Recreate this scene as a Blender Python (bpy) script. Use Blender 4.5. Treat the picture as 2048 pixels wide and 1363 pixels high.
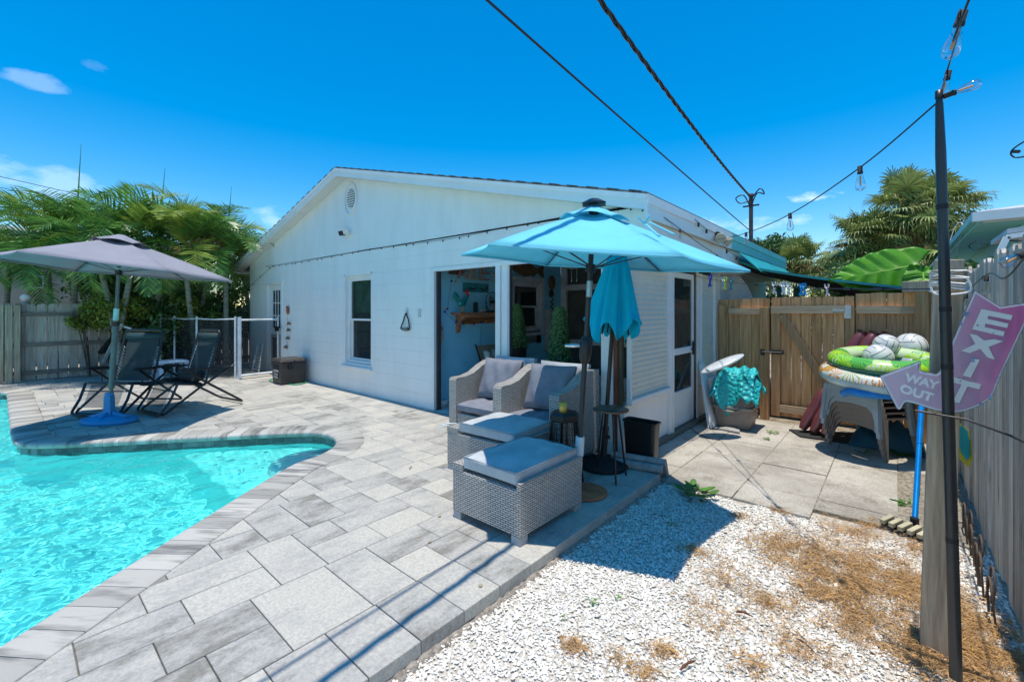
import bpy, math, random
import numpy as np
from mathutils import Vector, Matrix, Euler
R=math.radians
random.seed(7)
for o in list(bpy.data.objects): bpy.data.objects.remove(o)
C=bpy.context.scene.collection
scene=bpy.context.scene
# ---------------------------------------------------------------- camera
F=883.;CX=1024.;HY=620.;H=1.4;TH=math.atan(766/883.)
c_,s_=math.cos(TH),math.sin(TH)
cam=bpy.data.cameras.new('camera'); co=bpy.data.objects.new('camera',cam); C.objects.link(co)
co.location=(0,0,H); co.rotation_euler=(R(90),0,TH)
cam.lens=F/2048*36; cam.sensor_width=36; cam.shift_y=-61.5/2048; cam.clip_start=.02; cam.clip_end=4000
scene.camera=co
# ---------------------------------------------------------------- light
SUN=Vector((.04,-.035,1)).normalized()
el=math.asin(SUN.z); rot=math.atan2(SUN.x,SUN.y)
w=bpy.data.worlds.new('World'); scene.world=w; w.use_nodes=True
nt=w.node_tree; N=nt.nodes; Lk=nt.links; N.clear()
out=N.new('ShaderNodeOutputWorld'); bg=N.new('ShaderNodeBackground'); sky=N.new('ShaderNodeTexSky')
sky.sky_type='NISHITA'; sky.sun_disc=False; sky.sun_elevation=el; sky.sun_rotation=rot
sky.air_density=1.0; sky.dust_density=.1; sky.ozone_density=1.0; sky.altitude=0
bg.inputs[1].default_value=.15
hs=N.new('ShaderNodeHueSaturation'); hs.inputs['Saturation'].default_value=1.6; hs.inputs['Hue'].default_value=.496; hs.inputs['Value'].default_value=.84
Lk.new(sky.outputs[0],hs.inputs['Color'])
# small clouds at fixed directions of the sky
tc=N.new('ShaderNodeTexCoord')
def mth(op,a,b=None,cl=False):
    n=N.new('ShaderNodeMath'); n.operation=op; n.use_clamp=cl
    for i,v in enumerate((a,b)):
        if v is None: continue
        if isinstance(v,(int,float)): n.inputs[i].default_value=v
        else: Lk.new(v,n.inputs[i])
    return n.outputs[0]
def skydir(px,py):
    x=(px-CX)/F; z=(HY-py)/F
    return Vector((x*c_-s_, x*s_+c_, z)).normalized()
def cloud(px,py,wd,hd,st,seed):
    d=skydir(px,py); e1=Vector((d.y,-d.x,0)).normalized(); e2=e1.cross(d).normalized()
    ns=N.new('ShaderNodeTexNoise'); ns.inputs['Scale'].default_value=11; ns.inputs['Detail'].default_value=6; ns.inputs['Roughness'].default_value=.6
    mp=N.new('ShaderNodeMapping'); mp.inputs['Location'].default_value=(seed,seed*2,0); mp.inputs['Scale'].default_value=(1,1,2.2)
    Lk.new(tc.outputs['Generated'],mp.inputs[0]); Lk.new(mp.outputs[0],ns.inputs['Vector'])
    def dt(v):
        n=N.new('ShaderNodeVectorMath'); n.operation='DOT_PRODUCT'; n.inputs[1].default_value=v; Lk.new(tc.outputs['Generated'],n.inputs[0]); return n.outputs['Value']
    u=mth('DIVIDE',dt(e1),wd); v=mth('DIVIDE',dt(e2),hd)
    r=mth('ADD',mth('MULTIPLY',u,u),mth('MULTIPLY',v,v))
    g=mth('SUBTRACT',1.,r); g=mth('ADD',g,mth('MULTIPLY',mth('SUBTRACT',ns.outputs['Fac'],.52),6.5))
    fr=mth('GREATER_THAN',dt(d),.5)
    return mth('MULTIPLY',mth('MULTIPLY',mth('MULTIPLY',g,.9,True),st*.8),fr)
msk=None
for a in [(60,352,.10,.03,.3,1.3),(64,160,.032,.013,.22,4.1),(1632,392,.05,.012,.75,7.7),(1560,442,.07,.018,.4,9.2),(540,428,.028,.022,.3,2.2),(1420,450,.06,.02,.35,3.3),(195,132,.02,.010,.10,5.5)]:
    m_=cloud(*a); msk=m_ if msk is None else mth('ADD',msk,m_,True)
mx=N.new('ShaderNodeMixRGB'); Lk.new(msk,mx.inputs[0]); Lk.new(hs.outputs[0],mx.inputs[1]); mx.inputs[2].default_value=(5.6,6.3,7.3,1)
Lk.new(mx.outputs[0],bg.inputs[0]); Lk.new(bg.outputs[0],out.inputs[0])
sl=bpy.data.lights.new('sun','SUN'); sl.energy=2.95; sl.angle=R(.5); sl.color=(1,.93,.82)
so=bpy.data.objects.new('sun',sl); C.objects.link(so); so.rotation_euler=(-SUN).to_track_quat('-Z','Y').to_euler(); so.location=(0,0,30)
scene.view_settings.view_transform='Standard'; scene.view_settings.look='None'; scene.view_settings.exposure=.64; scene.view_settings.gamma=1
scene.render.engine='CYCLES'
scene.cycles.max_bounces=10; scene.cycles.diffuse_bounces=5; scene.cycles.transparent_max_bounces=24; scene.cycles.transmission_bounces=8
scene.cycles.sample_clamp_indirect=6
# ---------------------------------------------------------------- pixel helpers (a point of the photograph on a known plane)
def g(px,py,z=0.):
    D=(H-z)*F/(py-HY); x=(px-CX)/F*D
    return Vector((x*c_-D*s_, x*s_+D*c_, z))
def ray(px):
    x=(px-CX)/F; return (x*c_-s_, x*s_+c_)
def atY(px,py,Y):
    d=ray(px); t=Y/d[1]; return Vector((d[0]*t,Y,H-t*(py-HY)/F))
def atX(px,py,X):
    d=ray(px); t=X/d[0]; return Vector((X,d[1]*t,H-t*(py-HY)/F))
def atD(px,py,D):
    d=ray(px); return Vector((d[0]*D,d[1]*D,H-D*(py-HY)/F))
# ---------------------------------------------------------------- materials
MATS={}
def base(name):
    m=bpy.data.materials.new(name); m.use_nodes=True; n=m.node_tree.nodes; l=m.node_tree.links
    b=n['Principled BSDF']; MATS[name]=m; return m,n,l,b
def M(name,col,rough=.6,metal=0,var=.12,scale=4.,bump=0.,bscale=40.,stretch=(1,1,1),island=0.,col2=None,spec=.5,transl=0.,coat=0.,detail=4,fac=(.35,.65)):
    m,n,l,b=base(name)
    b.inputs['Roughness'].default_value=rough; b.inputs['Metallic'].default_value=metal
    b.inputs['Specular IOR Level'].default_value=spec; b.inputs['Coat Weight'].default_value=coat
    tc=n.new('ShaderNodeTexCoord'); mp=n.new('ShaderNodeMapping'); mp.inputs['Scale'].default_value=stretch
    l.new(tc.outputs['Object'],mp.inputs[0])
    ns=n.new('ShaderNodeTexNoise'); ns.inputs['Scale'].default_value=scale; ns.inputs['Detail'].default_value=detail; ns.inputs['Roughness'].default_value=.6
    l.new(mp.outputs[0],ns.inputs['Vector'])
    rp=n.new('ShaderNodeValToRGB'); l.new(ns.outputs['Fac'],rp.inputs[0])
    c2=col2 or tuple(x*(1-var*2) for x in col)
    c1=col if col2 else tuple(min(1,x*(1+var)) for x in col)
    rp.color_ramp.elements[0].color=(*c2,1); rp.color_ramp.elements[1].color=(*c1,1)
    rp.color_ramp.elements[0].position=fac[0]; rp.color_ramp.elements[1].position=fac[1]
    outc=rp.outputs[0]
    if island:
        ge=n.new('ShaderNodeNewGeometry'); mr=n.new('ShaderNodeMapRange'); l.new(ge.outputs['Random Per Island'],mr.inputs[0])
        mr.inputs[3].default_value=1-island; mr.inputs[4].default_value=1+island
        vm=n.new('ShaderNodeVectorMath'); vm.operation='SCALE'; l.new(outc,vm.inputs[0]); l.new(mr.outputs[0],vm.inputs['Scale']); outc=vm.outputs[0]
        # shift the grain from piece to piece
        cb=n.new('ShaderNodeVectorMath'); cb.operation='SCALE'; cb.inputs[0].default_value=(31,17,53); l.new(ge.outputs['Random Per Island'],cb.inputs['Scale'])
        l.new(cb.outputs[0],mp.inputs['Location'])
    l.new(outc,b.inputs['Base Color'])
    if bump:
        bn=n.new('ShaderNodeTexNoise'); bn.inputs['Scale'].default_value=bscale; bn.inputs['Detail'].default_value=3; l.new(mp.outputs[0],bn.inputs['Vector'])
        bp=n.new('ShaderNodeBump'); bp.inputs['Strength'].default_value=bump; bp.inputs['Distance'].default_value=.01; l.new(bn.outputs['Fac'],bp.inputs['Height']); l.new(bp.outputs[0],b.inputs['Normal'])
    if transl:
        tr=n.new('ShaderNodeBsdfTranslucent'); l.new(outc,tr.inputs[0]); mi=n.new('ShaderNodeMixShader'); mi.inputs[0].default_value=transl
        l.new(b.outputs[0],mi.inputs[1]); l.new(tr.outputs[0],mi.inputs[2]); l.new(mi.outputs[0],n['Material Output'].inputs[0])
    return m
def wood(name,col,col2,island=.18,axis='Z',rough=.8,scale=3.):
    st={'Z':(16,16,.9),'X':(.9,16,16),'Y':(16,.9,16)}[axis]
    m=M(name,col,rough,0,col2=col2,scale=scale,stretch=st,bump=.5,bscale=6,island=island,detail=6,spec=.2,fac=(.3,.7)); return m
def wicker(name,col,dark):
    m,n,l,b=base(name); b.inputs['Roughness'].default_value=.38
    tc=n.new('ShaderNodeTexCoord'); sx=n.new('ShaderNodeSeparateXYZ'); l.new(tc.outputs['Object'],sx.inputs[0])
    ge=n.new('ShaderNodeNewGeometry'); sn=n.new('ShaderNodeSeparateXYZ'); l.new(ge.outputs['Normal'],sn.inputs[0])
    def mt(op,a,bb):
        q=n.new('ShaderNodeMath'); q.operation=op
        for i,v in enumerate((a,bb)):
            if isinstance(v,(int,float)): q.inputs[i].default_value=v
            else: l.new(v,q.inputs[i])
        return q.outputs[0]
    top=mt('GREATER_THAN',sn.outputs[2],.6)
    ntop=mt('SUBTRACT',1.,top)
    u=mt('ADD',sx.outputs[0],mt('MULTIPLY',sx.outputs[1],ntop)); v=mt('ADD',mt('MULTIPLY',sx.outputs[2],ntop),mt('MULTIPLY',sx.outputs[1],top))
    cb=n.new('ShaderNodeCombineXYZ'); l.new(u,cb.inputs[0]); l.new(v,cb.inputs[1])
    br=n.new('ShaderNodeTexBrick'); l.new(cb.outputs[0],br.inputs[0]); br.inputs['Scale'].default_value=1
    br.inputs['Brick Width'].default_value=.042; br.inputs['Row Height'].default_value=.0135; br.inputs['Mortar Size'].default_value=.0028; br.inputs['Mortar Smooth'].default_value=.8
    br.inputs['Color1'].default_value=(*col,1); br.inputs['Color2'].default_value=tuple([x*.72 for x in col])+(1,); br.inputs['Mortar'].default_value=(*dark,1); br.inputs['Bias'].default_value=-.3
    # each strand bows up in its middle
    du=mt('PINGPONG',u,.021); 
    l.new(br.outputs[0],b.inputs['Base Color'])
    bp=n.new('ShaderNodeBump'); bp.inputs['Strength'].default_value=1; bp.inputs['Distance'].default_value=.012; bp.invert=True
    l.new(br.outputs['Fac'],bp.inputs['Height']); l.new(bp.outputs[0],b.inputs['Normal'])
    return m
# ---------------------------------------------------------------- mesh builder
ORG={}
class MB:
    def __init__(s): s.v=[];s.f=[];s.m=[];s.sm=[];s.uv=None
    def add(s,vs,fs,mi=0,sm=False):
        k=len(s.v); s.v+= [tuple(p) for p in vs]; s.f+=[tuple(i+k for i in q) for q in fs]; s.m+=[mi]*len(fs); s.sm+=[sm]*len(fs); return s
    def box(s,x0,x1,y0,y1,z0,z1,mi=0):
        v=[(x,y,z) for x in (x0,x1) for y in (y0,y1) for z in (z0,z1)]
        return s.add(v,[(0,1,3,2),(4,6,7,5),(0,4,5,1),(2,3,7,6),(0,2,6,4),(1,5,7,3)],mi)
    def hexa(s,P,mi=0):   # 8 points: bottom 4 then top 4
        return s.add(P,[(3,2,1,0),(4,5,6,7),(0,1,5,4),(1,2,6,5),(2,3,7,6),(3,0,4,7)],mi)
    def bar(s,p,q,w,h=None,up=(0,0,1),mi=0):
        p=Vector(p);q=Vector(q);h=h or w;d=(q-p).normalized();u=Vector(up)
        if abs(d.dot(u))>.99: u=Vector((1,0,0)) if abs(d.x)<.9 else Vector((0,1,0))
        a=d.cross(u).normalized()*w/2; b=a.cross(d).normalized()*h/2
        return s.hexa([p-a-b,p+a-b,p+a+b,p-a+b,q-a-b,q+a-b,q+a+b,q-a+b],mi)
    def tube(s,pts,r,n=8,mi=0,closed=False,cap=True):
        pts=[Vector(p) for p in pts]; K=len(pts); rr=r if isinstance(r,(list,tuple)) else [r]*K
        vs=[];fs=[]; prev=None
        for i,p in enumerate(pts):
            if closed: d=pts[(i+1)%K]-pts[i-1]
            else: d=pts[min(i+1,K-1)]-pts[max(i-1,0)]
            d=d.normalized() if d.length>1e-9 else Vector((0,0,1))
            if prev is None:
                u=Vector((0,0,1)) if abs(d.z)<.9 else Vector((1,0,0))
                a=d.cross(u).normalized()
            else:
                a=(prev-d*prev.dot(d)); a=a.normalized() if a.length>1e-6 else d.orthogonal().normalized()
            prev=a; b=d.cross(a)
            for k in range(n):
                t=2*math.pi*k/n; vs.append(p+(a*math.cos(t)+b*math.sin(t))*rr[i])
        for i in range(K if closed else K-1):
            j=(i+1)%K
            for k in range(n): fs.append((i*n+k,i*n+(k+1)%n,j*n+(k+1)%n,j*n+k))
        s.add(vs,fs,mi,True)
        if cap and not closed:
            s.add(vs[:n],[tuple(range(n-1,-1,-1))],mi); s.add(vs[-n:],[tuple(range(n))],mi)
        return s
    def lathe(s,prof,c=(0,0,0),n=24,mi=0,sm=True,M_=None,sx=1,sy=1,mod=None,cap=True):
        c=Vector(c); vs=[];fs=[]
        for i,(r,z) in enumerate(prof):
            for k in range(n):
                t=2*math.pi*k/n; q=r*(mod(t,i) if mod else 1)
                p=Vector((q*math.cos(t)*sx,q*math.sin(t)*sy,z))
                if M_ is not None: p=M_@p
                vs.append(c+p)
        for i in range(len(prof)-1):
            for k in range(n): fs.append((i*n+k,i*n+(k+1)%n,(i+1)*n+(k+1)%n,(i+1)*n+k))
        s.add(vs,fs,mi,sm)
        if cap:
            if prof[0][0]>1e-4: s.add(vs[:n],[tuple(range(n-1,-1,-1))],mi)
            if prof[-1][0]>1e-4: s.add(vs[-n:],[tuple(range(n))],mi)
        return s
    def ball(s,c,r,n=12,mi=0,M_=None):
        rx,ry,rz=r if isinstance(r,(tuple,list)) else (r,r,r)
        pr=[(math.sin(math.pi*i/n),-math.cos(math.pi*i/n)*rz) for i in range(n+1)]
        return s.lathe([(max(a,1e-5),b) for a,b in pr],c,n*2,mi,True,M_,rx,ry,cap=False)
    def prism(s,out,fn,w0,w1,mi=0,side=None):
        K=len(out); vs=[fn(u,v,w0) for u,v in out]+[fn(u,v,w1) for u,v in out]
        s.add(vs,[tuple(range(K-1,-1,-1)),tuple(range(K,2*K))],mi)
        return s.add(vs,[(i,(i+1)%K,K+(i+1)%K,K+i) for i in range(K)],mi if side is None else side)
    def grid(s,fn,nu,nv,mi=0,sm=True,skip=None):
        vs=[fn(i/nu,j/nv) for i in range(nu+1) for j in range(nv+1)]
        fs=[(i*(nv+1)+j,(i+1)*(nv+1)+j,(i+1)*(nv+1)+j+1,i*(nv+1)+j+1) for i in range(nu) for j in range(nv) if not(skip and skip(i,j))]
        return s.add(vs,fs,mi,sm)
    def quad(s,a,b,c,d,mi=0): return s.add([a,b,c,d],[(0,1,2,3)],mi)
    def mesh(s,me,mat,mi=0):
        return s.add([mat@v.co for v in me.vertices],[tuple(p.vertices) for p in me.polygons],mi)
    def build(s,name,mats,parent=None,bevel=0,sub=0,solid=0,loc=None,fixn=True,segs=2,label=None,thick_off=0):
        if not isinstance(mats,(list,tuple)): mats=[mats]
        if parent is not None: o0=ORG[parent.name]
        elif loc is not None: o0=Vector(loc)
        else:
            A=np.array(s.v); o0=Vector((float((A[:,0].min()+A[:,0].max())/2),float((A[:,1].min()+A[:,1].max())/2),float(A[:,2].min())))
        me=bpy.data.meshes.new(name)
        me.from_pydata([(a-o0.x,b-o0.y,c-o0.z) for a,b,c in s.v],[],s.f)
        for m in mats: me.materials.append(m)
        me.polygons.foreach_set('material_index',s.m); me.polygons.foreach_set('use_smooth',s.sm)
        if s.uv:
            ul=me.uv_layers.new(name='UVMap'); ul.data.foreach_set('uv',[c for q in s.uv for c in q])
        me.update()
        if fixn:
            import bmesh
            bm=bmesh.new(); bm.from_mesh(me); bmesh.ops.recalc_face_normals(bm,faces=bm.faces); bm.to_mesh(me); bm.free()
        o=bpy.data.objects.new(name,me); C.objects.link(o)
        if parent is not None: o.parent=parent; ORG[o.name]=o0
        else: o.location=o0; ORG[o.name]=o0
        if solid:
            md=o.modifiers.new('solid','SOLIDIFY'); md.thickness=solid; md.offset=thick_off
        if bevel:
            md=o.modifiers.new('bevel','BEVEL'); md.width=bevel; md.segments=segs; md.limit_method='ANGLE'; md.angle_limit=R(40)
        if sub:
            md=o.modifiers.new('sub','SUBSURF'); md.levels=sub; md.render_levels=sub
        if label: o['label']=label
        return o
def thing(name,label,cat,loc=(0,0,0),rz=0,group=None):
    o=bpy.data.objects.new(name,None); C.objects.link(o); o.location=loc; o.rotation_euler=(0,0,rz)
    o.empty_display_size=.1
    ORG[o.name]=Vector(loc) if not rz else Vector((0,0,0))
    tag(o,label,cat,group); return o
def tag(o,label=None,cat=None,group=None,kind=None):
    if label: o['label']=label
    if cat: o['category']=cat
    if group: o['group']=group
    if kind: o['kind']=kind
    return o
def local(name,label,cat,loc,rz=0,group=None):   # parts are then given in local coordinates
    o=thing(name,label,cat,loc,rz,group); ORG[o.name]=Vector((0,0,0)); return o
def dup(root,loc,rz,label=None):
    def cp(o,par):
        q=o.copy(); C.objects.link(q); q.parent=par; ORG[q.name]=ORG[o.name]
        for ch in [x for x in bpy.data.objects if x.parent==o]: cp(ch,q)
        return q
    r=cp(root,None); r.location=loc; r.rotation_euler=(0,0,rz)
    if label: r['label']=label
    return r
def text_mesh(s,size=1.,ext=0.,off=0.):
    cu=bpy.data.curves.new('t','FONT'); cu.body=s; cu.size=size; cu.extrude=ext; cu.offset=off; cu.resolution_u=4; cu.align_x='CENTER'; cu.align_y='CENTER'
    o=bpy.data.objects.new('t',cu); C.objects.link(o); dg=bpy.context.evaluated_depsgraph_get(); me=bpy.data.meshes.new_from_object(o.evaluated_get(dg)); bpy.data.objects.remove(o); return me
def catmull(P,n=6,closed=False):
    P=[Vector(p) for p in P]; K=len(P); out=[]
    for i in range(K if closed else K-1):
        p0=P[i-1] if (closed or i>0) else P[0]; p1=P[i]; p2=P[(i+1)%K]; p3=P[(i+2)%K] if (closed or i+2<K) else P[-1]
        for k in range(n):
            t=k/n; out.append(.5*((2*p1)+(p2-p0)*t+(2*p0-5*p1+4*p2-p3)*t*t+(3*p1-p0-3*p2+p3)*t**3))
    if not closed: out.append(P[-1])
    return out
def inside(x,y,P):
    r=False; j=len(P)-1
    for i in range(len(P)):
        xi,yi=P[i][0],P[i][1]; xj,yj=P[j][0],P[j][1]
        if (yi>y)!=(yj>y) and x<(xj-xi)*(y-yi)/(yj-yi)+xi: r=not r
        j=i
    return r
def split(poly,a,b):   # convex polygon split by the line a-b
    nx,ny=-(b[1]-a[1]),b[0]-a[0]; d=[(p[0]-a[0])*nx+(p[1]-a[1])*ny for p in poly]
    if min(d)>-1e-7 or max(d)<1e-7: return [poly]
    A=[];B=[];K=len(poly)
    for i in range(K):
        p,q=poly[i],poly[(i+1)%K]; dp,dq=d[i],d[(i+1)%K]
        if dp>=0: A.append(p)
        if dp<=0: B.append(p)
        if dp*dq<0:
            t=dp/(dp-dq); m=(p[0]+(q[0]-p[0])*t,p[1]+(q[1]-p[1])*t); A.append(m);B.append(m)
    return [x for x in (A,B) if len(x)>2]
def cut_out(rect,P):   # parts of a convex polygon lying outside polygon P
    x0=min(p[0] for p in rect);x1=max(p[0] for p in rect);y0=min(p[1] for p in rect);y1=max(p[1] for p in rect)
    pcs=[rect]
    for i in range(len(P)):
        a,b=P[i],P[(i+1)%len(P)]
        if max(a[0],b[0])<x0 or min(a[0],b[0])>x1 or max(a[1],b[1])<y0 or min(a[1],b[1])>y1: continue
        pcs=[q for p in pcs for q in split(p,a,b)]
    res=[]
    for p in pcs:
        cx=sum(q[0] for q in p)/len(p); cy=sum(q[1] for q in p)/len(p)
        if not inside(cx,cy,P): res.append(p)
    return res
# ================================================================ MATERIAL SET
white=M('white paint',(.86,.86,.83),.55,col2=(.79,.79,.755),scale=1.6,stretch=(2.5,2.5,.6),bump=.18,bscale=22,detail=8,fac=(.3,.6))
trim=M('white trim',(.82,.82,.8),.4,var=.02)
soffit=M('soffit paint',(.76,.76,.71),.6,var=.03)
blueW=M('blue wall paint',(.26,.70,.92),.6,var=.05,scale=2)
black=M('black metal',(.012,.013,.015),.4,var=.1)
blackm=M('matt black',(.015,.015,.016),.75,var=.1)
darkg=M('dark grey',(.06,.06,.065),.6)
chrome=M('chrome',(.75,.75,.77),.12,1,var=.02)
gold=M('gold',(.85,.5,.08),.35,.3,var=.05)
teal=M('teal canvas',(.24,.76,.90),.75,var=.03,scale=3,bump=.15,bscale=400,transl=.3,spec=.2)
teal2=M('closed teal canvas',(.0,.5,.74),.8,var=.04,scale=3,bump=.15,bscale=300,spec=.2)
greyc=M('grey canvas',(.36,.355,.40),.8,var=.03,scale=3,bump=.12,bscale=400,transl=.18,spec=.2)
cush=M('grey blue cushion',(.22,.23,.27),.85,var=.07,scale=9,bump=.9,bscale=7,spec=.2)
cushl=M('light cushion',(.50,.52,.53),.85,var=.08,scale=5,bump=.8,bscale=6,spec=.2)
wick=wicker('grey wicker',(.67,.62,.57),(.03,.028,.027))
fenceg=wood('weathered grey boards',(.70,.61,.51),(.33,.275,.22),.28)
fencel=wood('left weathered boards',(.54,.47,.40),(.28,.225,.18),.22)
fenceb=wood('brown boards',(.76,.45,.22),(.40,.20,.085),.2,scale=2.2)
woodL=wood('light lumber',(.70,.52,.34),(.45,.3,.17),.15,'X')
postw=wood('grey post wood',(.60,.47,.34),(.28,.21,.14),.05)
darkw=wood('rustic shelf wood',(.46,.22,.12),(.2,.09,.05),.1,'Y')
glass,_n,_l,_b=base('window glass'); _b.inputs['Base Color'].default_value=(.02,.025,.025,1); _b.inputs['Roughness'].default_value=.03; _b.inputs['Specular IOR Level'].default_value=.9
rust=M('rust',(.55,.17,.07),.8,col2=(.32,.09,.035),scale=9,bump=.3)
bluep=M('blue plastic',(.01,.22,.62),.4,var=.1)
bluep2=M('faded blue plastic',(.02,.33,.72),.5,var=.15,scale=9)
terra=M('stone grey',(.4,.39,.37),.9,col2=(.28,.27,.26),scale=20,bump=.4)
leafm=M('palm leaf green',(.21,.40,.08),.34,col2=(.06,.16,.03),scale=3,island=.35,transl=.25)
leafy=M('yellow palm leaf',(.36,.42,.05),.45,col2=(.16,.26,.04),scale=4,island=.25,transl=.3)
leafd=M('dry palm leaf',(.42,.26,.08),.7,col2=(.2,.11,.04),scale=5,island=.3,transl=.2)
leaft=M('tree leaf',(.10,.20,.05),.5,col2=(.04,.10,.025),scale=2,island=.45,transl=.2)
leafs=M('sabal leaf',(.32,.37,.10),.5,col2=(.12,.18,.05),scale=3,island=.4,transl=.2)
trunkm=M('palm trunk',(.36,.34,.27),.85,col2=(.16,.17,.12),scale=3,stretch=(1,1,9),bump=.5,bscale=8)
barkm=M('bark',(.16,.12,.09),.9,col2=(.07,.05,.04),scale=12,bump=.6)

# ================================================================ SETTING
INNER=[(-2.0,-1.15),(-2.743,-.1),(-3.1,.36),(-3.459,.82),(-3.9,1.4),(-4.13,1.74),(-4.2,2.0),(-4.36,2.24),(-4.6,2.39),(-4.88,2.42),(-5.12,2.31),(-5.34,2.06),(-5.56,1.79),(-5.9,1.36),(-6.4,.72),(-6.75,.3),(-6.98,.13),(-7.35,.08),(-8.5,.07),(-10,.06),(-11.3,.05),(-11.55,-.02),(-11.9,-.35)]
IN=catmull([(a,b,0) for a,b in INNER],5)
# resample evenly
def resample(P,ds):
    out=[P[0]];acc=0
    for i in range(len(P)-1):
        a,b=P[i],P[i+1];L=(b-a).length
        while acc+L>=ds:
            t=(ds-acc)/L; a=a.lerp(b,t); out.append(a); L=(b-a).length; acc=0
        acc+=L
    return out
IN=resample(IN,.05)
def outn(i):
    d=(IN[min(i+1,len(IN)-1)]-IN[max(i-1,0)]).normalized()
    return Vector((d.y,-d.x,0))
NR=[outn(i) for i in range(len(IN))]
for _ in range(3): NR=[(NR[max(i-1,0)]+NR[i]+NR[min(i+1,len(NR)-1)]).normalized() for i in range(len(NR))]
CW=.27
OUT=[IN[i]+NR[i]*CW for i in range(len(IN))]
FAR=[(-14.2,-3.5),(-6,-6),(-.9,-2.6)]
# the deck: pavers round the pool
POOL=[(p.x,p.y) for p in OUT[::3]]+FAR
deckM,n,l,b=base('grey paver stone')
b.inputs['Roughness'].default_value=.75; b.inputs['Specular IOR Level'].default_value=.3
at=n.new('ShaderNodeAttribute'); at.attribute_name='tone'
tcn=n.new('ShaderNodeTexCoord')
def pnoise(sc,det,st,rough=.6):
    mp=n.new('ShaderNodeMapping'); mp.inputs['Scale'].default_value=st; l.new(tcn.outputs['Object'],mp.inputs[0])
    ad=n.new('ShaderNodeVectorMath'); ad.operation='ADD'; sc_=n.new('ShaderNodeVectorMath'); sc_.operation='SCALE'; sc_.inputs[0].default_value=(13,29,7)
    l.new(at.outputs['Fac'],sc_.inputs['Scale']); l.new(mp.outputs[0],ad.inputs[0]); l.new(sc_.outputs[0],ad.inputs[1])
    x=n.new('ShaderNodeTexNoise'); x.inputs['Scale'].default_value=sc; x.inputs['Detail'].default_value=det; x.inputs['Roughness'].default_value=rough; l.new(ad.outputs[0],x.inputs['Vector']); return x.outputs['Fac']
n1=pnoise(2.0,7,(3.6,1.5,1),.68); n2=pnoise(60,3,(1,1,1),.8); n3=pnoise(7,5,(1,1,1),.75)
rp=n.new('ShaderNodeValToRGB'); e=rp.color_ramp.elements; e[0].position=.28; e[0].color=(.25,.235,.205,1); e[1].position=.64; e[1].color=(.52,.49,.43,1)
x=e.new(.42); x.color=(.41,.395,.365,1)
sm=n.new('ShaderNodeMath'); sm.operation='ADD'; l.new(n1,sm.inputs[0])
mr=n.new('ShaderNodeMapRange'); l.new(at.outputs['Fac'],mr.inputs[0]); mr.inputs[3].default_value=-.15; mr.inputs[4].default_value=.15; l.new(mr.outputs[0],sm.inputs[1])
sm2=n.new('ShaderNodeMath'); sm2.operation='MULTIPLY_ADD'; l.new(n3,sm2.inputs[0]); sm2.inputs[1].default_value=.22; l.new(sm.outputs[0],sm2.inputs[2])
sm3=n.new('ShaderNodeMath'); sm3.operation='SUBTRACT'; l.new(sm2.outputs[0],sm3.inputs[0]); sm3.inputs[1].default_value=.11
l.new(sm3.outputs[0],rp.inputs[0])
mxx=n.new('ShaderNodeMixRGB'); mxx.blend_type='MULTIPLY'; mxx.inputs[0].default_value=.55; l.new(rp.outputs[0],mxx.inputs[1])
r2=n.new('ShaderNodeValToRGB'); r2.color_ramp.elements[0].position=.35; r2.color_ramp.elements[0].color=(.62,.61,.6,1); r2.color_ramp.elements[1].position=.6; r2.color_ramp.elements[1].color=(1.1,1.1,1.08,1); l.new(n2,r2.inputs[0]); l.new(r2.outputs[0],mxx.inputs[2])
l.new(mxx.outputs[0],b.inputs['Base Color'])
bp=n.new('ShaderNodeBump'); bp.inputs['Strength'].default_value=.35; bp.inputs['Distance'].default_value=.004; l.new(n2,bp.inputs['Height']); l.new(bp.outputs[0],b.inputs['Normal'])
sand=M('joint sand',(.2,.175,.14),.95,var=.2,scale=30)
V=[];Fc=[];T=[];
def paver(x0,x1,y0,y1,th=.045,edge=False):
    gp=.0022; dz=random.uniform(-.0012,.0012); tone=random.random()
    rect=[(x0+gp,y0+gp),(x1-gp,y0+gp),(x1-gp,y1-gp),(x0+gp,y1-gp)]
    for pc in cut_out(rect,POOL):
        k=len(V);K=len(pc); ins=.002
        cx=sum(p[0] for p in pc)/K; cy=sum(p[1] for p in pc)/K
        V.extend([(p[0],p[1],-th) for p in pc]); V.extend([(p[0],p[1],dz-.003) for p in pc])
        V.extend([(p[0]-math.copysign(min(ins,abs(p[0]-cx)),p[0]-cx),p[1]-math.copysign(min(ins,abs(p[1]-cy)),p[1]-cy),dz) for p in pc])
        Fc.append(tuple(range(k+2*K,k+3*K)))
        for i in range(K):
            j=(i+1)%K; Fc.append((k+i,k+j,k+K+j,k+K+i)); Fc.append((k+K+i,k+K+j,k+2*K+j,k+2*K+i))
        T.extend([tone]*(3*K))
u=.1235
XE=-1.515
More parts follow.
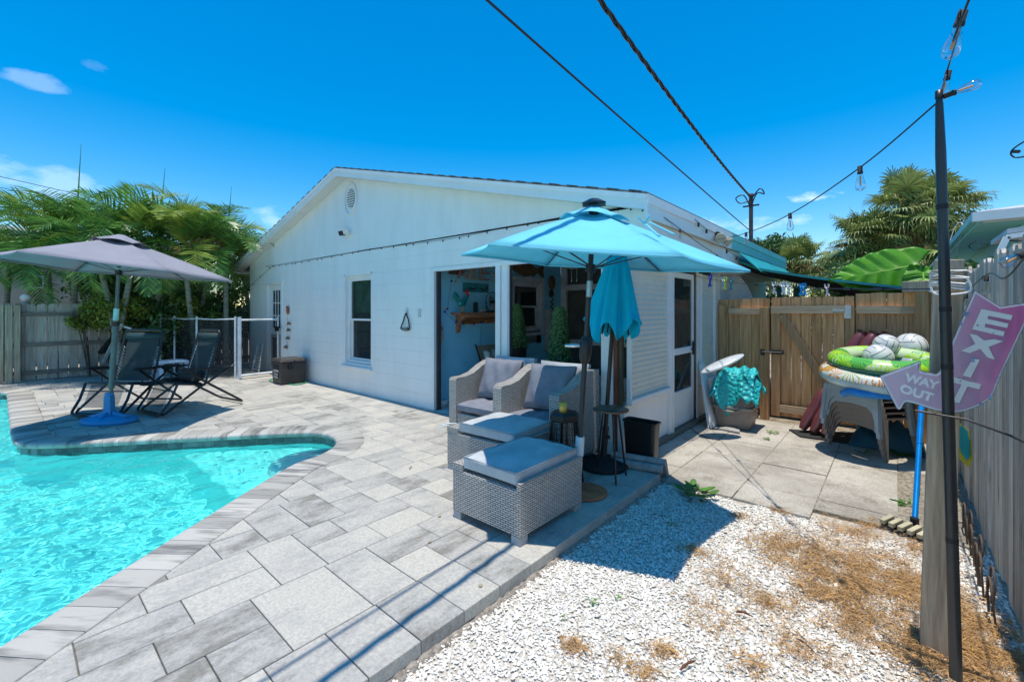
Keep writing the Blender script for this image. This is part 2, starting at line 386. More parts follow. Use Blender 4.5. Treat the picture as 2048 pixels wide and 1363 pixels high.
# edge course
y=-.32
while y<3.62:
    L=random.choice([2,3,2])*u; y1=min(y+L,3.69)
    if 3.69-y1<.1: y1=3.69
    paver(XE-.355,XE,y,y1,.062); y=y1
lane=0; xr=XE-.355
while xr>-12.9:
    xl=xr-4*u; y=-4.6+random.choice([0,1,2,3])*u*.8
    ytop=3.955 if xl<-4.9 else 3.93
    if xl<-10.5: ytop=6.5
    # porch floor continues the paving
    while y<ytop:
        k=random.random()
        if k<.22: L=2*u; a=[(xl,xr)]
        elif k<.26: L=3*u; a=[(xl,xr)]
        elif k<.50: L=2*u; a=[(xl,xl+2*u),(xl+2*u,xr)]
        else:
            L=6*u; a=[]; y1=min(y+L,ytop)
            A_,B_=random.choice([((2,2,2),(3,3)),((3,3),(2,2,2)),((2,4),(3,3)),((3,3),(2,2,2)),((3,3),(4,2))])
            for x0_,x1_,sq in ((xl,xl+2*u,A_),(xl+2*u,xr,B_)):
                yy_=y
                for s_q in sq:
                    ye_=min(yy_+s_q*u,ytop)
                    if ye_>yy_+.02 and (y1>-1.2 or xl<-5): paver(x0_,x1_,yy_,ye_)
                    yy_=ye_
        y1=min(y+L,ytop)
        if y1>-1.2 or xl<-5:
            for q in a: paver(q[0],q[1],y,y1)
        y=y1
    xr=xl; lane+=1
me=bpy.data.meshes.new('paving'); me.from_pydata(V,[],Fc); me.materials.append(deckM)
ta=me.attributes.new('tone','FLOAT','POINT'); ta.data.foreach_set('value',T)
o=bpy.data.objects.new('pool_deck',me); C.objects.link(o); tag(o,kind='structure')
# bedding under the pavers, with the pool cut out of it
mb=MB()
yy=-4.6
while yy<3.7:
    xx=-12.9
    while xx<XE-.01:
        x1=min(xx+.5,XE-.012); y1=min(yy+.5,3.68)
        for pc in cut_out([(xx,yy),(x1,yy),(x1,y1),(xx,y1)],POOL):
            mb.add([(p[0],p[1],-.011) for p in pc],[tuple(range(len(pc)))])
        xx=x1 if x1>xx+.4 else XE
    yy+=.5
mb.box(XE-.35,XE-.012,-.3,3.68,-.09,-.013)
mb.box(-12.9,-1.9,3.7,8.,-.09,-.0121)
tag(mb.build('deck_bed',sand,fixn=False,loc=(0,0,0)),kind='structure')
# ground outside the deck
soil=M('dry sandy soil',(.42,.37,.3),.95,col2=(.2,.16,.11),scale=5,bump=.4,bscale=60)
mb=MB(); z=-.088
mb.quad((XE-.05,-8,z),(400,-8,z),(400,500,z),(XE-.05,500,z)); mb.quad((-500,3.7,z-.004),(XE-.05,3.7,z-.004),(XE-.05,500,z-.004),(-500,500,z-.004))
mb.quad((-500,-300,z-.004),(-12.88,-300,z-.004),(-12.88,3.7,z-.004),(-500,3.7,z-.004)); mb.quad((-12.88,-300,z-.008),(400,-300,z-.008),(400,-8,z-.008),(-12.88,-8,z-.008))
tag(mb.build('ground',soil,loc=(0,0,0)),kind='structure')
# concrete patio behind the gravel
conc,n,l,b=base('old rough concrete'); b.inputs['Roughness'].default_value=.92; b.inputs['Specular IOR Level'].default_value=.2
tcc=n.new('ShaderNodeTexCoord')
def cnoise(sc,det,rg_):
    x=n.new('ShaderNodeTexNoise'); x.inputs['Scale'].default_value=sc; x.inputs['Detail'].default_value=det; x.inputs['Roughness'].default_value=rg_; l.new(tcc.outputs['Object'],x.inputs['Vector']); return x.outputs['Fac']
def cramp(src,p0,c0,p1,c1):
    x=n.new('ShaderNodeValToRGB'); x.color_ramp.elements[0].position=p0; x.color_ramp.elements[0].color=(*c0,1); x.color_ramp.elements[1].position=p1; x.color_ramp.elements[1].color=(*c1,1); l.new(src,x.inputs[0]); return x.outputs[0]
c_a=cramp(cnoise(1.4,8,.65),.36,(.36,.33,.285),.60,(.58,.545,.48)); c_b=cramp(cnoise(85,4,.75),.36,(.66,.64,.61),.58,(1.06,1.05,1.03)); c_d=cramp(cnoise(4.5,10,.7),.30,(.45,.42,.38),.46,(1,1,1))
m1_=n.new('ShaderNodeMixRGB'); m1_.blend_type='MULTIPLY'; m1_.inputs[0].default_value=.9; l.new(c_a,m1_.inputs[1]); l.new(c_b,m1_.inputs[2])
m2_=n.new('ShaderNodeMixRGB'); m2_.blend_type='MULTIPLY'; m2_.inputs[0].default_value=.8; l.new(m1_.outputs[0],m2_.inputs[1]); l.new(c_d,m2_.inputs[2]); l.new(m2_.outputs[0],b.inputs['Base Color'])
bp=n.new('ShaderNodeBump'); bp.inputs['Strength'].default_value=.8; bp.inputs['Distance'].default_value=.006; l.new(c_b,bp.inputs['Height']); l.new(bp.outputs[0],b.inputs['Normal'])
tag(MB().box(-1.97,.42,3.9,6.7,-.13,-.0595).build('patio_joint',M('joint dirt',(.30,.26,.2),.95,var=.3,scale=40),loc=(0,0,0)),kind='structure')
mb=MB(); ys=[3.72,4.12,4.75,5.35,5.95,6.6]; xs=[-1.5,-.96,-.45,.02]
random.seed(3)
zc=-.055
for i in range(len(ys)-1):
    sh=0
    xx=[-1.98]+[a+sh for a in xs]+([.3] if i>2 else [])
    for a,b_ in zip(xx[:-1],xx[1:]):
        if i==0 and b_>-.1: y0=3.9
        else: y0=ys[i]
        mb.box(a+.004,b_-.004,y0+.004,ys[i+1]-.004,zc-.04,zc+random.uniform(-.004,.004))
tag(mb.build('concrete_patio',conc,bevel=.004,loc=(0,0,0)),kind='structure')
# ---- gravel of white shells
gravel=M('white shell gravel',(.82,.79,.73),.7,col2=(.58,.54,.47),scale=14,island=.16,spec=.3,fac=(.28,.5))
rng=np.random.default_rng(5)
def gz(x,y): return -.078+.006*np.sin(x*7+1)*np.cos(y*5)
def zone(x,y):
    ok=(x>XE+.004)&(x<.43)&(y>.55)&(y<4.0)
    e=(y>3.74+.06*np.sin(x*9)+.03*np.sin(x*23))&(x<.05)
    return ok&~e
nP=60000
x=rng.uniform(XE,.43,nP*2); y=rng.uniform(.55,4.02,nP*2); k=zone(x,y); x=x[k][:nP]; y=y[k][:nP]
# a strip of the same gravel along the right fence
xs2=rng.uniform(.03,.4,1800); ys2=rng.uniform(4.,6.4,1800); x=np.concatenate([x,xs2]); y=np.concatenate([y,ys2])
nP=len(x)
ang=np.linspace(0,2*np.pi,7)[:-1]
ring=np.stack([np.cos(ang),np.sin(ang)],1)
tv=np.concatenate([np.c_[ring,np.full(6,-.25)],np.c_[ring*.72,np.full(6,.42)],[[0,0,.62]]])
tf=[(i,(i+1)%6,6+(i+1)%6,6+i) for i in range(6)]
tt=[(6+i,6+(i+1)%6,12) for i in range(6)]
sz=rng.uniform(.0036,.0088,nP)*np.where(rng.random(nP)<.06,1.8,1); asp=rng.uniform(.6,1,nP); th=rng.uniform(0,6.28,nP); hh=sz*rng.uniform(.3,.6,nP)
tx=rng.uniform(-.5,.5,nP); ty=rng.uniform(-.5,.5,nP)
jit=rng.uniform(.8,1.2,(nP,13,1))
P=tv[None]*jit
px_=P[...,0]*sz[:,None]; py_=P[...,1]*(sz*asp)[:,None]; pz_=P[...,2]*hh[:,None]
ct,st=np.cos(th)[:,None],np.sin(th)[:,None]
X=px_*ct-py_*st; Y=px_*st+py_*ct; Z=pz_+X*tx[:,None]+Y*ty[:,None]
zz=gz(x,y)+rng.uniform(-.002,.007,nP)
X+=x[:,None];Y+=y[:,None];Z+=zz[:,None]
VV=np.stack([X,Y,Z],-1).reshape(-1,3)
def fast_mesh(name,VV,quads,tris,mat):
    me=bpy.data.meshes.new(name); nq,nt_=len(quads),len(tris)
    me.vertices.add(len(VV)); me.vertices.foreach_set('co',VV.astype(np.float32).ravel())
    loops=np.concatenate([np.asarray(quads,dtype=np.int32).ravel(),np.asarray(tris,dtype=np.int32).ravel()])
    me.loops.add(len(loops)); me.loops.foreach_set('vertex_index',loops)
    st=np.concatenate([np.arange(nq)*4,nq*4+np.arange(nt_)*3]).astype(np.int32)
    me.polygons.add(nq+nt_); me.polygons.foreach_set('loop_start',st)
    me.update(calc_edges=True); me.materials.append(mat); return me
off=(np.arange(nP)*13)[:,None,None]
Q=(np.array(tf)[None]+off).reshape(-1,4); Tt=(np.array(tt)[None]+off).reshape(-1,3)
me=fast_mesh('gravel',VV,Q,Tt,gravel)
o=bpy.data.objects.new('gravel',me); C.objects.link(o); tag(o,'loose white shell gravel filling the bed beside the paving','gravel',kind='stuff')
bedM=M('gravel bed',(.62,.58,.51),.95,col2=(.38,.33,.27),scale=60,bump=.5,bscale=120)
mb=MB()
mb.grid(lambda a,b_:(XE+.001+a*(.43-XE),.3+b_*6.3,float(gz(XE+a*(.43-XE),.3+b_*6.3))-.003-(.05 if (.3+b_*6.3>3.95 and XE+a*(.43-XE)<.02) else 0)),30,90)
tag(mb.build('gravel_bed',bedM,loc=(0,0,0),fixn=False),kind='structure')
mb=MB(); rgm=np.random.default_rng(9)
mort=[(XE+.004+.022*abs(math.sin(i*1.7)+.5*math.sin(i*.61))+.012*rgm.random(),-.30+i*.03,-.055-.014*rgm.random()) for i in range(134)]
mb.grid(lambda a,b_:(mort[int(round(a*133))][0] if b_>.4 else XE-.004,mort[int(round(a*133))][1],(mort[int(round(a*133))][2] if b_<.9 else -.092)-(.012 if .4<b_<.9 else 0)),133,2,0,True)
tag(mb.build('edge_mortar',M('crumbling mortar',(.42,.37,.31),.95,col2=(.2,.17,.14),scale=40,bump=.8,bscale=90),loc=(0,0,0),fixn=False),kind='structure')
# ---- dry needles in patches
need=M('dry needles',(.60,.37,.15),.75,col2=(.34,.19,.075),scale=30,island=.4,transl=.15)
cl=[(1620,1110,.32,2.0),(1760,1150,.30,2.6),(1690,1170,.2,1.2),(1700,1060,.16,.6),(1840,1180,.2,1),(1560,1090,.14,.5),(1450,1150,.16,.4),(1430,1230,.14,.3),(1700,1230,.18,.7),(1800,1280,.2,1.0),(1900,1330,.16,1.1),(1980,1300,.16,1.2),(1950,1240,.14,.9),(1600,1290,.12,.3),(1500,1330,.08,.18),(1240,1310,.05,.12),(1150,1290,.05,.14),(1330,1300,.05,.12),(1740,1045,.07,.25),(1560,1020,.06,.14),(1480,1030,.06,.1),(1860,1100,.12,.5),(2010,1340,.2,1.),(1390,1100,.06,.12),(1290,1340,.05,.1),(1650,1180,.12,.5),(1540,1200,.1,.3)]
pts=[]
for (cx,cy,sg,wt) in cl:
    q=g(min(cx,2040),cy,-.07); m_=int(950*wt)
    a=rng.normal(0,1,(m_,2))*[sg*.62,sg*.62]
    lump=(np.sin((a[:,0]+q.x)*31)+np.sin((a[:,1]+q.y)*27+2)+np.sin((a[:,0]-a[:,1])*19))>-.7
    a=a[lump|(rng.random(len(a))<.35)]
    pts.append(np.c_[a[:,0]+q.x,a[:,1]+q.y])
pts=np.concatenate(pts); pts=pts[(pts[:,0]<.43)&(pts[:,0]>XE+.02)&(pts[:,1]<4.0)]
nB=len(pts); th=rng.uniform(0,6.28,nB); Ln=rng.uniform(.02,.085,nB)**1.0; cur=rng.uniform(-1.3,1.3,nB); z0=gz(pts[:,0],pts[:,1])+rng.uniform(.004,.022,nB); wd=rng.uniform(.0006,.0014,nB); rise=rng.uniform(-.2,.35,nB)
lit=rng.random(nB)<.012; wd=np.where(lit,rng.uniform(.003,.007,nB),wd); Ln=np.where(lit,Ln*.5+.01,Ln)
segs=4; VV=[]
for s_i in range(segs+1):
    t=s_i/segs-.5; a=th+cur*t; cx=pts[:,0]+np.cos(a)*Ln*t; cy=pts[:,1]+np.sin(a)*Ln*t; cz=z0+rise*Ln*(t+.5)*.5+.006*(1-4*t*t)
    for sd in (-1,1):
        VV.append(np.stack([cx-np.sin(a)*wd*sd,cy+np.cos(a)*wd*sd,cz+sd*wd*.4],-1))
VV=np.stack(VV,1).reshape(-1,3); off=(np.arange(nB)*(2*(segs+1)))[:,None,None]
Q=(np.array([(2*i,2*i+1,2*i+3,2*i+2) for i in range(segs)])[None]+off).reshape(-1,4)
me=fast_mesh('needles',VV,Q,np.zeros((0,3),int),need)
o=bpy.data.objects.new('dry_grass',me); C.objects.link(o); tag(o,'brown dried grass and needles scattered over the white gravel','dry grass',kind='stuff')

# ================================================================ POOL
pool=thing('swimming_pool','turquoise swimming pool with rounded grey stone coping','pool',(-6,-1,0))
copM,n,l,b=base('striped coping stone'); b.inputs['Roughness'].default_value=.6
uvn=n.new('ShaderNodeUVMap'); mp=n.new('ShaderNodeMapping'); mp.inputs['Scale'].default_value=(1,.16,1); l.new(uvn.outputs[0],mp.inputs[0])
ns=n.new('ShaderNodeTexNoise'); ns.inputs['Scale'].default_value=16; ns.inputs['Detail'].default_value=5; l.new(mp.outputs[0],ns.inputs['Vector'])
ns2=n.new('ShaderNodeTexNoise'); ns2.inputs['Scale'].default_value=3; ns2.inputs['Detail'].default_value=6; l.new(mp.outputs[0],ns2.inputs['Vector'])
ad=n.new('ShaderNodeMath'); ad.operation='ADD'; l.new(ns.outputs['Fac'],ad.inputs[0]); l.new(ns2.outputs['Fac'],ad.inputs[1])
rp=n.new('ShaderNodeValToRGB'); rp.color_ramp.elements[0].position=.8; rp.color_ramp.elements[0].color=(.21,.20,.185,1); rp.color_ramp.elements[1].position=1.08; rp.color_ramp.elements[1].color=(.50,.475,.425,1)
l.new(ad.outputs[0],rp.inputs[0]); 
ge=n.new('ShaderNodeNewGeometry'); mr=n.new('ShaderNodeMapRange'); l.new(ge.outputs['Random Per Island'],mr.inputs[0]); mr.inputs[3].default_value=.62; mr.inputs[4].default_value=1.12
vm=n.new('ShaderNodeVectorMath'); vm.operation='SCALE'; l.new(rp.outputs[0],vm.inputs[0]); l.new(mr.outputs[0],vm.inputs['Scale']); l.new(vm.outputs[0],b.inputs['Base Color'])
bp=n.new('ShaderNodeBump'); bp.inputs['Strength'].default_value=.4; bp.inputs['Distance'].default_value=.004; l.new(ns.outputs['Fac'],bp.inputs['Height']); l.new(bp.outputs[0],b.inputs['Normal'])
prof=[(.06,-.06),(.0,-.058),(-.014,-.045),(-.02,-.028),(-.014,-.008),(.002,.002),(.03,.006),(CW-.006,.006),(CW-.002,.002),(CW-.002,-.02)]
plen=[0]
for i in range(1,len(prof)): plen.append(plen[-1]+math.dist(prof[i],prof[i-1]))
mb=MB(); mb.uv=[]
i=0; per=3
while i+per<len(IN):
    vs=[];npf=len(prof)
    for k in range(per+1):
        j=i+k; p=IN[j]; q=NR[j]
        if k==0: tdir=(IN[j+1]-IN[j]).normalized()*.0018
        elif k==per: tdir=-(IN[j]-IN[j-1]).normalized()*.0018
        else: tdir=Vector((0,0,0))
        for (a,z) in prof:
            w_=p+q*a+tdir; vs.append((w_.x,w_.y,z))
    fs=[(k*npf+m_,k*npf+m_+1,(k+1)*npf+m_+1,(k+1)*npf+m_) for k in range(per) for m_ in range(npf-1)]
    mb.add(vs,fs,0,True)
    for k in range(per):
        for m_ in range(npf-1):
            s0,s1=(i+k)*.05,(i+k+1)*.05
            mb.uv+=[(s0,plen[m_]),(s0,plen[m_+1]),(s1,plen[m_+1]),(s1,plen[m_])]
    mb.add(vs[:npf],[tuple(range(npf))]); mb.uv+=[(i*.05,plen[q]) for q in range(npf)]
    mb.add(vs[-npf:],[tuple(range(npf))]); mb.uv+=[(i*.05,plen[q]) for q in range(npf)]
    i+=per
mb.build('coping',copM,pool,fixn=False)
# tile band and shell
WZ=-.12
tileM=M('grey waterline tile',(.16,.18,.17),.25,col2=(.07,.09,.09),scale=9,island=.4)
mb=MB()
for i in range(0,len(IN)-3,3):
    a=IN[i]+NR[i]*.018; b_=IN[i+3]+NR[i+3]*.018; d=(b_-a).normalized()*.002
    for (z0,z1) in ((-.06,-.128),(-.132,-.2)):
        mb.quad((a.x+d.x,a.y+d.y,z1),(b_.x-d.x,b_.y-d.y,z1),(b_.x-d.x,b_.y-d.y,z0),(a.x+d.x,a.y+d.y,z0))
mb.build('tile_band',tileM,pool,fixn=False)
plast=M('pool plaster',(.46,.92,.87),.7,var=.03,scale=3)
grout=M('grout',(.25,.28,.27),.8)
mb=MB()
K=len(IN)
W2=[IN[i]+NR[i]*.022 for i in range(K)]
PB=-1.15
for i in range(K-1):
    a,b_=W2[i],W2[i+1]; mb.quad((a.x,a.y,-.2),(b_.x,b_.y,-.2),(b_.x,b_.y,-.055),(a.x,a.y,-.055),1)
    fl=Vector((0,0,0)); 
    prev=None
    for k in range(7):
        t=k/6*math.pi/2; r_=.25; z=PB+r_*(1-math.sin(math.pi/2-t+0)) if False else None
    pts=[(0,-.2),(0,PB+.25)]+[(.25*(1-math.cos(t)),PB+.25-.25*math.sin(t)) for t in (R(30),R(60),R(90))]
    for (o1,z1),(o2,z2) in zip(pts[:-1],pts[1:]):
        A=a-NR[i]*o1;B=b_-NR[i+1]*o1;Cc=b_-NR[i+1]*o2;Dd=a-NR[i]*o2
        mb.add([(A.x,A.y,z1),(B.x,B.y,z1),(Cc.x,Cc.y,z2),(Dd.x,Dd.y,z2)],[(0,1,2,3)],0,True)
fl=[(p.x-q.x*.249,p.y-q.y*.249) for p,q in zip(W2[::4],NR[::4])]
mb.add([(a,b_,PB) for a,b_ in fl+FAR],[tuple(range(len(fl)+3))],0)
a=[(p.x,p.y) for p in (W2[0],W2[-1])]
ring=[a[1]]+FAR+[a[0]]
for p,q in zip(ring[:-1],ring[1:]): mb.quad((p[0],p[1],PB),(q[0],q[1],PB),(q[0],q[1],-.0),(p[0],p[1],-.0))
mb.build('basin',[plast,grout],pool,fixn=False)
# step with rounded end at the tip of the pool arm
stepM=M('step plaster',(.75,.78,.78),.6); meshM=M('step tread',(.62,.70,.72),.7,bump=.4,bscale=200)
cst=g(622,912,-.12)
mb=MB(); mb.lathe([(.42,-1.0),(.42,-.2),(.40,-.165),(.36,-.15),(.0001,-.15)],(cst.x+.12,cst.y-.02,0),28,0); mb.lathe([(.33,-.149),(.33,-.143),(.0001,-.143)],(cst.x+.14,cst.y,0),28,1)
mb.build('entry_step',[stepM,meshM],pool)
mb=MB(); mb.box(-5.9,-3.4,1.3,2.75,-1.3,-.34); mb.build('bench',plast,pool,bevel=.03)
# water
wm,n,l,b=base('pool water'); n.remove(b)
ou=n['Material Output']; tcw=n.new('ShaderNodeTexCoord')
def wn(sc,det,dist):
    q=n.new('ShaderNodeTexNoise'); q.inputs['Scale'].default_value=sc; q.inputs['Detail'].default_value=det; q.inputs['Distortion'].default_value=dist; l.new(tcw.outputs['Object'],q.inputs['Vector']); return q.outputs['Fac']
wa=wn(2.6,2,.6); wb=wn(11,2,.5)
m1=n.new('ShaderNodeMath'); m1.operation='MULTIPLY_ADD'; l.new(wb,m1.inputs[0]); m1.inputs[1].default_value=.28; l.new(wa,m1.inputs[2])
bp=n.new('ShaderNodeBump'); bp.inputs['Strength'].default_value=.0; l.new(m1.outputs[0],bp.inputs['Height'])
rf=n.new('ShaderNodeBsdfRefraction'); rf.inputs['IOR'].default_value=1.33; rf.inputs['Roughness'].default_value=0; rf.inputs[0].default_value=(.56,.99,.98,1)
gl=n.new('ShaderNodeBsdfGlossy'); gl.inputs['Roughness'].default_value=.02; gl.inputs[0].default_value=(1,1,1,1)
fr=n.new('ShaderNodeFresnel'); fr.inputs[0].default_value=1.33
mi=n.new('ShaderNodeMixShader'); l.new(fr.outputs[0],mi.inputs[0]); l.new(rf.outputs[0],mi.inputs[1]); l.new(gl.outputs[0],mi.inputs[2])
l.new(mi.outputs[0],ou.inputs[0])

def wave(x,y):
    z=0
    for (kx,ky,a,p) in WV: z=z+a*np.sin(kx*x+ky*y+p)
    return z
rng2=np.random.default_rng(11); WV=[]
for i in range(46):
    lam=float(np.exp(rng2.uniform(np.log(.06),np.log(.42)))); t=rng2.normal(2.2,1.1); k=6.283/lam
    WV.append((k*math.cos(t),k*math.sin(t),(1.5 if lam>.3 else 1)*.0029*lam**1.0,rng2.uniform(0,6.28)))
step=.0155
gx=np.arange(-13,-1.0,step); gy=np.arange(-3.0,2.5,step)
GX,GY=np.meshgrid(gx,gy,indexing='ij')
# calmer under the far rim of the arm, livelier towards the open pool
GZ=WZ+wave(GX,GY)
PIN=[(p.x,p.y) for p in IN[::3]]+FAR
PW=[(p.x+q.x*.02,p.y+q.y*.02) for p,q in zip(IN[::3],NR[::3])]+FAR
cxm=(GX[:-1,:-1]+GX[1:,1:])/2; cym=(GY[:-1,:-1]+GY[1:,1:])/2
ins=np.zeros_like(cxm,dtype=bool); Pn=np.array(PW); j=len(Pn)-1
for i in range(len(Pn)):
    xi,yi=Pn[i];xj,yj=Pn[j]
    cnd=((yi>cym)!=(yj>cym)); 
    if yj!=yi: ins^=cnd&(cxm<(xj-xi)*(cym-yi)/(yj-yi)+xi)
    j=i
# grow by one cell so that the surface meets the walls
gr=ins.copy()
for a,b_ in ((1,0),(-1,0),(0,1),(0,-1),(1,1),(-1,-1),(1,-1),(-1,1)): gr|=np.roll(np.roll(ins,a,0),b_,1)
ins=gr
ii,jj=np.nonzero(ins); ny=GX.shape[1]
Q=np.stack([ii*ny+jj,(ii+1)*ny+jj,(ii+1)*ny+jj+1,ii*ny+jj+1],1)
VV=np.stack([GX,GY,GZ],-1).reshape(-1,3)
used=np.unique(Q); rm=-np.ones(len(VV),int); rm[used]=np.arange(len(used))
me=fast_mesh('water',VV[used],rm[Q],np.zeros((0,3),int),wm)
me.polygons.foreach_set('use_smooth',[True]*len(me.polygons))
water=bpy.data.objects.new('water',me); C.objects.link(water); tag(water,kind='structure')
water.cycles.is_caustics_caster=True
for o in bpy.data.objects:
    if o.name in('basin','bench','entry_step','tile_band'): o.cycles.is_caustics_receiver=True
sl.cycles.is_caustics_light=True
# ================================================================ HOUSE
WY=3.95; SX=-1.97; HX0=-11.9; PKX=-7.25
house=thing('house','white single storey house with low gable roof and open corner porch','house',(-6.9,5.6,0))
def P3(f):  # outline helper for wall prisms: u along X, v up, w along Y
    return lambda u,v,w:(u,w,v)
def zr(x): return 3.80-(x-PKX)*.2516 if x>PKX else 3.80-(PKX-x)*.265
JX0,JX1=-4.95,-2.2
glassT,_n,_l,_b=base('clear window glass'); _b.inputs['Base Color'].default_value=(.03,.045,.045,1); _b.inputs['Roughness'].default_value=.0; _b.inputs['Specular IOR Level'].default_value=.8; _b.inputs['Alpha'].default_value=.45
# gable wall: block courses as shallow grooves (real geometry: separate courses)
mb=MB()
def wallpiece(x0,x1,z0,z1,y0=WY,y1=WY+.2): mb.box(x0,x1,y0,y1,z0,z1)
openings=[(-10.86,-9.98,0,2.0),(-7.343,-6.456,.445,2.03),(JX0,SX-.12,-.1,1.985)]
co=.2
zz=-.09;first=True
zs=[-.09]+[.2+i*.2 for i in range(12)]
for z0,z1 in zip(zs[:-1],zs[1:]):
    segx=[(HX0,-1.71 if z0>=1.99 else SX)]
    zc_=(z0+z1)/2
    cuts=sorted(openings)
    cur=HX0; segs_=[]
    right=-1.71 if z1>2.05 else JX0
    for (a,b_,c0,c1) in cuts:
        if c0-.001<zc_<c1: segs_.append((cur,a)); cur=b_
    if cur<right: segs_.append((cur,right))
    elif zc_<1.985: pass
    for a,b_ in segs_:
        if b_>a+.001: wallpiece(a,b_,z0+.0014,z1-.0014 if z1<2.39 else z1)
mb2=mb
# mortar plane just behind the faces
gr_=MB()
def gq(a,b_,z0,z1): gr_.quad((a,WY+.004,z0),(b_,WY+.004,z0),(b_,WY+.004,z1),(a,WY+.004,z1))
gq(HX0,-10.86,-.09,2.0); gq(-9.98,-7.343,-.09,2.03); gq(-7.343,-6.456,-.09,.445); gq(-6.456,JX0,-.09,2.03); gq(HX0,-1.711,2.03,2.4); 
# trimming pieces round the openings where courses do not fit
mb.box(JX0,-1.71,WY,WY+.2,1.985,1.9985)
mb.build('wall',white,house)
gr_.build('wall_joint',M('joint paint',(.7,.7,.68),.7),house,fixn=False)
# gable triangle
mb=MB(); zt=2.4-.0
mb.prism([(HX0,zt),(-1.71,zt),(-1.71,zr(-1.71)-.03),(PKX,3.77),(HX0,zr(HX0)-.03)],P3(0),WY-.001,WY+.2)
mb.build('gable_wall',white,house)
# header box over the side wall, long left wall, rear wall
mb=MB(); mb.box(-1.95,-1.71,WY+.2,9.5,1.93,2.36); mb.build('side_header',white,house)
mb=MB(); mb.box(HX0,HX0+.2,WY+.2,10.,-.09,zr(HX0)-.03); mb.box(HX0+.2,SX,9.9,10.1,-.09,2.35); mb.box(-2.1,SX,7.0,9.9,-.09,2.35); mb.build('outer_wall',white,house)
# roof: two slabs with shingle top, rake boards, fascia, soffit
shingle=M('dark shingles',(.19,.175,.16),.95,col2=(.09,.085,.08),scale=30,bump=.6,bscale=60)
RY0,RY1=WY-.22,10.3
mb=MB()
for x0,x1 in ((PKX,-1.66),(HX0-.58,PKX)):
    a0,a1=zr(x0),zr(x1)
    mb.hexa([(x0,RY0,a0+.035),(x1,RY0,a1+.035),(x1,RY1,a1+.035),(x0,RY1,a0+.035),(x0,RY0,a0+.055),(x1,RY0,a1+.055),(x1,RY1,a1+.055),(x0,RY1,a0+.055)])
xx=-1.7
while xx>HX0-.4:      # ragged shingle tabs that stand out at the rake
    w_=.14; z=zr(xx)+.055; z2=zr(xx-w_)+.055; dd=random.uniform(0,.004)
    mb.hexa([(xx-w_+.01,RY0-.012,z2),(xx,RY0-.012,z),(xx,RY0+.1,z),(xx-w_+.01,RY0+.1,z2),(xx-w_+.01,RY0-.012,z2+.002+dd),(xx,RY0-.012,z+.004),(xx,RY0+.1,z+.004),(xx-w_+.01,RY0+.1,z2+.002+dd)])
    xx-=w_*1.6
roof=mb.build('roof',shingle,house)
mb=MB()
for x0,x1 in ((PKX,-1.66),(HX0-.58,PKX)):
    a0,a1=zr(x0),zr(x1)
    mb.hexa([(x0,RY0,a0-.10),(x1,RY0,a1-.10),(x1,RY0+.022,a1-.10),(x0,RY0+.022,a0-.10),(x0,RY0,a0+.034),(x1,RY0,a1+.034),(x1,RY0+.022,a1+.034),(x0,RY0+.022,a0+.034)])
    mb.hexa([(x0,RY0-.014,a0-.015),(x1,RY0-.014,a1-.015),(x1,RY0-.001,a1-.015),(x0,RY0-.001,a0-.015),(x0,RY0-.014,a0+.034),(x1,RY0-.014,a1+.034),(x1,RY0-.001,a1+.034),(x0,RY0-.001,a0+.034)])
mb.build('rake_board',trim,house)
mb=MB()
for x0,x1 in ((PKX,-1.68),(HX0-.53,PKX)):
    a0,a1=zr(x0)-.085,zr(x1)-.085
    mb.hexa([(x0,RY0+.023,a0),(x1,RY0+.023,a1),(x1,WY-.002,a1),(x0,WY-.002,a0),(x0,RY0+.023,a0+.02),(x1,RY0+.023,a1+.02),(x1,WY-.002,a1+.02),(x0,WY-.002,a0+.02)])
mb.box(HX0-.53,HX0-.001,WY,10.2,zr(HX0-.5)-.09,zr(HX0-.5)-.075)
mb.build('soffit',soffit,house)
fz=zr(-1.66)
mb=MB(); mb.box(-1.68,-1.655,RY0+.001,6.4,fz-.17,fz+.034); mb.box(-1.655,-1.643,RY0+.001,6.4,fz-.05,fz+.034); mb.build('fascia',trim,house); mb=MB(); mb.box(HX0-.56,HX0-.535,RY0+.023,10.2,zr(HX0-.58)-.1,zr(HX0-.58)+.034)
mb.build('fascia',trim,house)
tealf=M('teal painted eave',(.10,.55,.52),.5,var=.04)
mb=MB(); mb.box(-1.68,-1.655,6.4,10.3,fz-.17,fz+.034); mb.box(-1.655,-1.643,6.4,10.3,fz-.05,fz+.034); mb.build('rear_fascia',tealf,house)
# gable vent: round louvre with a keyed ring
vc=atY(702,397,WY); mb=MB()
rg=[(vc.x+.2*math.cos(t),WY-.012,vc.z+.27*math.sin(t)) for t in [i*2*math.pi/32 for i in range(32)]]
mb.tube(rg,.018,6,closed=True)
dk=MB(); dk.prism([(.13*math.cos(t),.17*math.sin(t)) for t in [i*2*math.pi/28 for i in range(28)]],lambda u,v,w_:(vc.x+u,WY-w_,vc.z+v),.001,.006)
for i in range(9):
    z=vc.z-.16+i*.04; hw=.13*math.sqrt(max(0,1-((z-vc.z)/.175)**2)); mb.bar((vc.x-hw,WY-.016,z),(vc.x+hw,WY-.016,z),.018,.014)
vt=mb.build('gable_vent',trim,house); dk.build('vent_opening',M('vent shade',(.25,.28,.29),.8),vt)
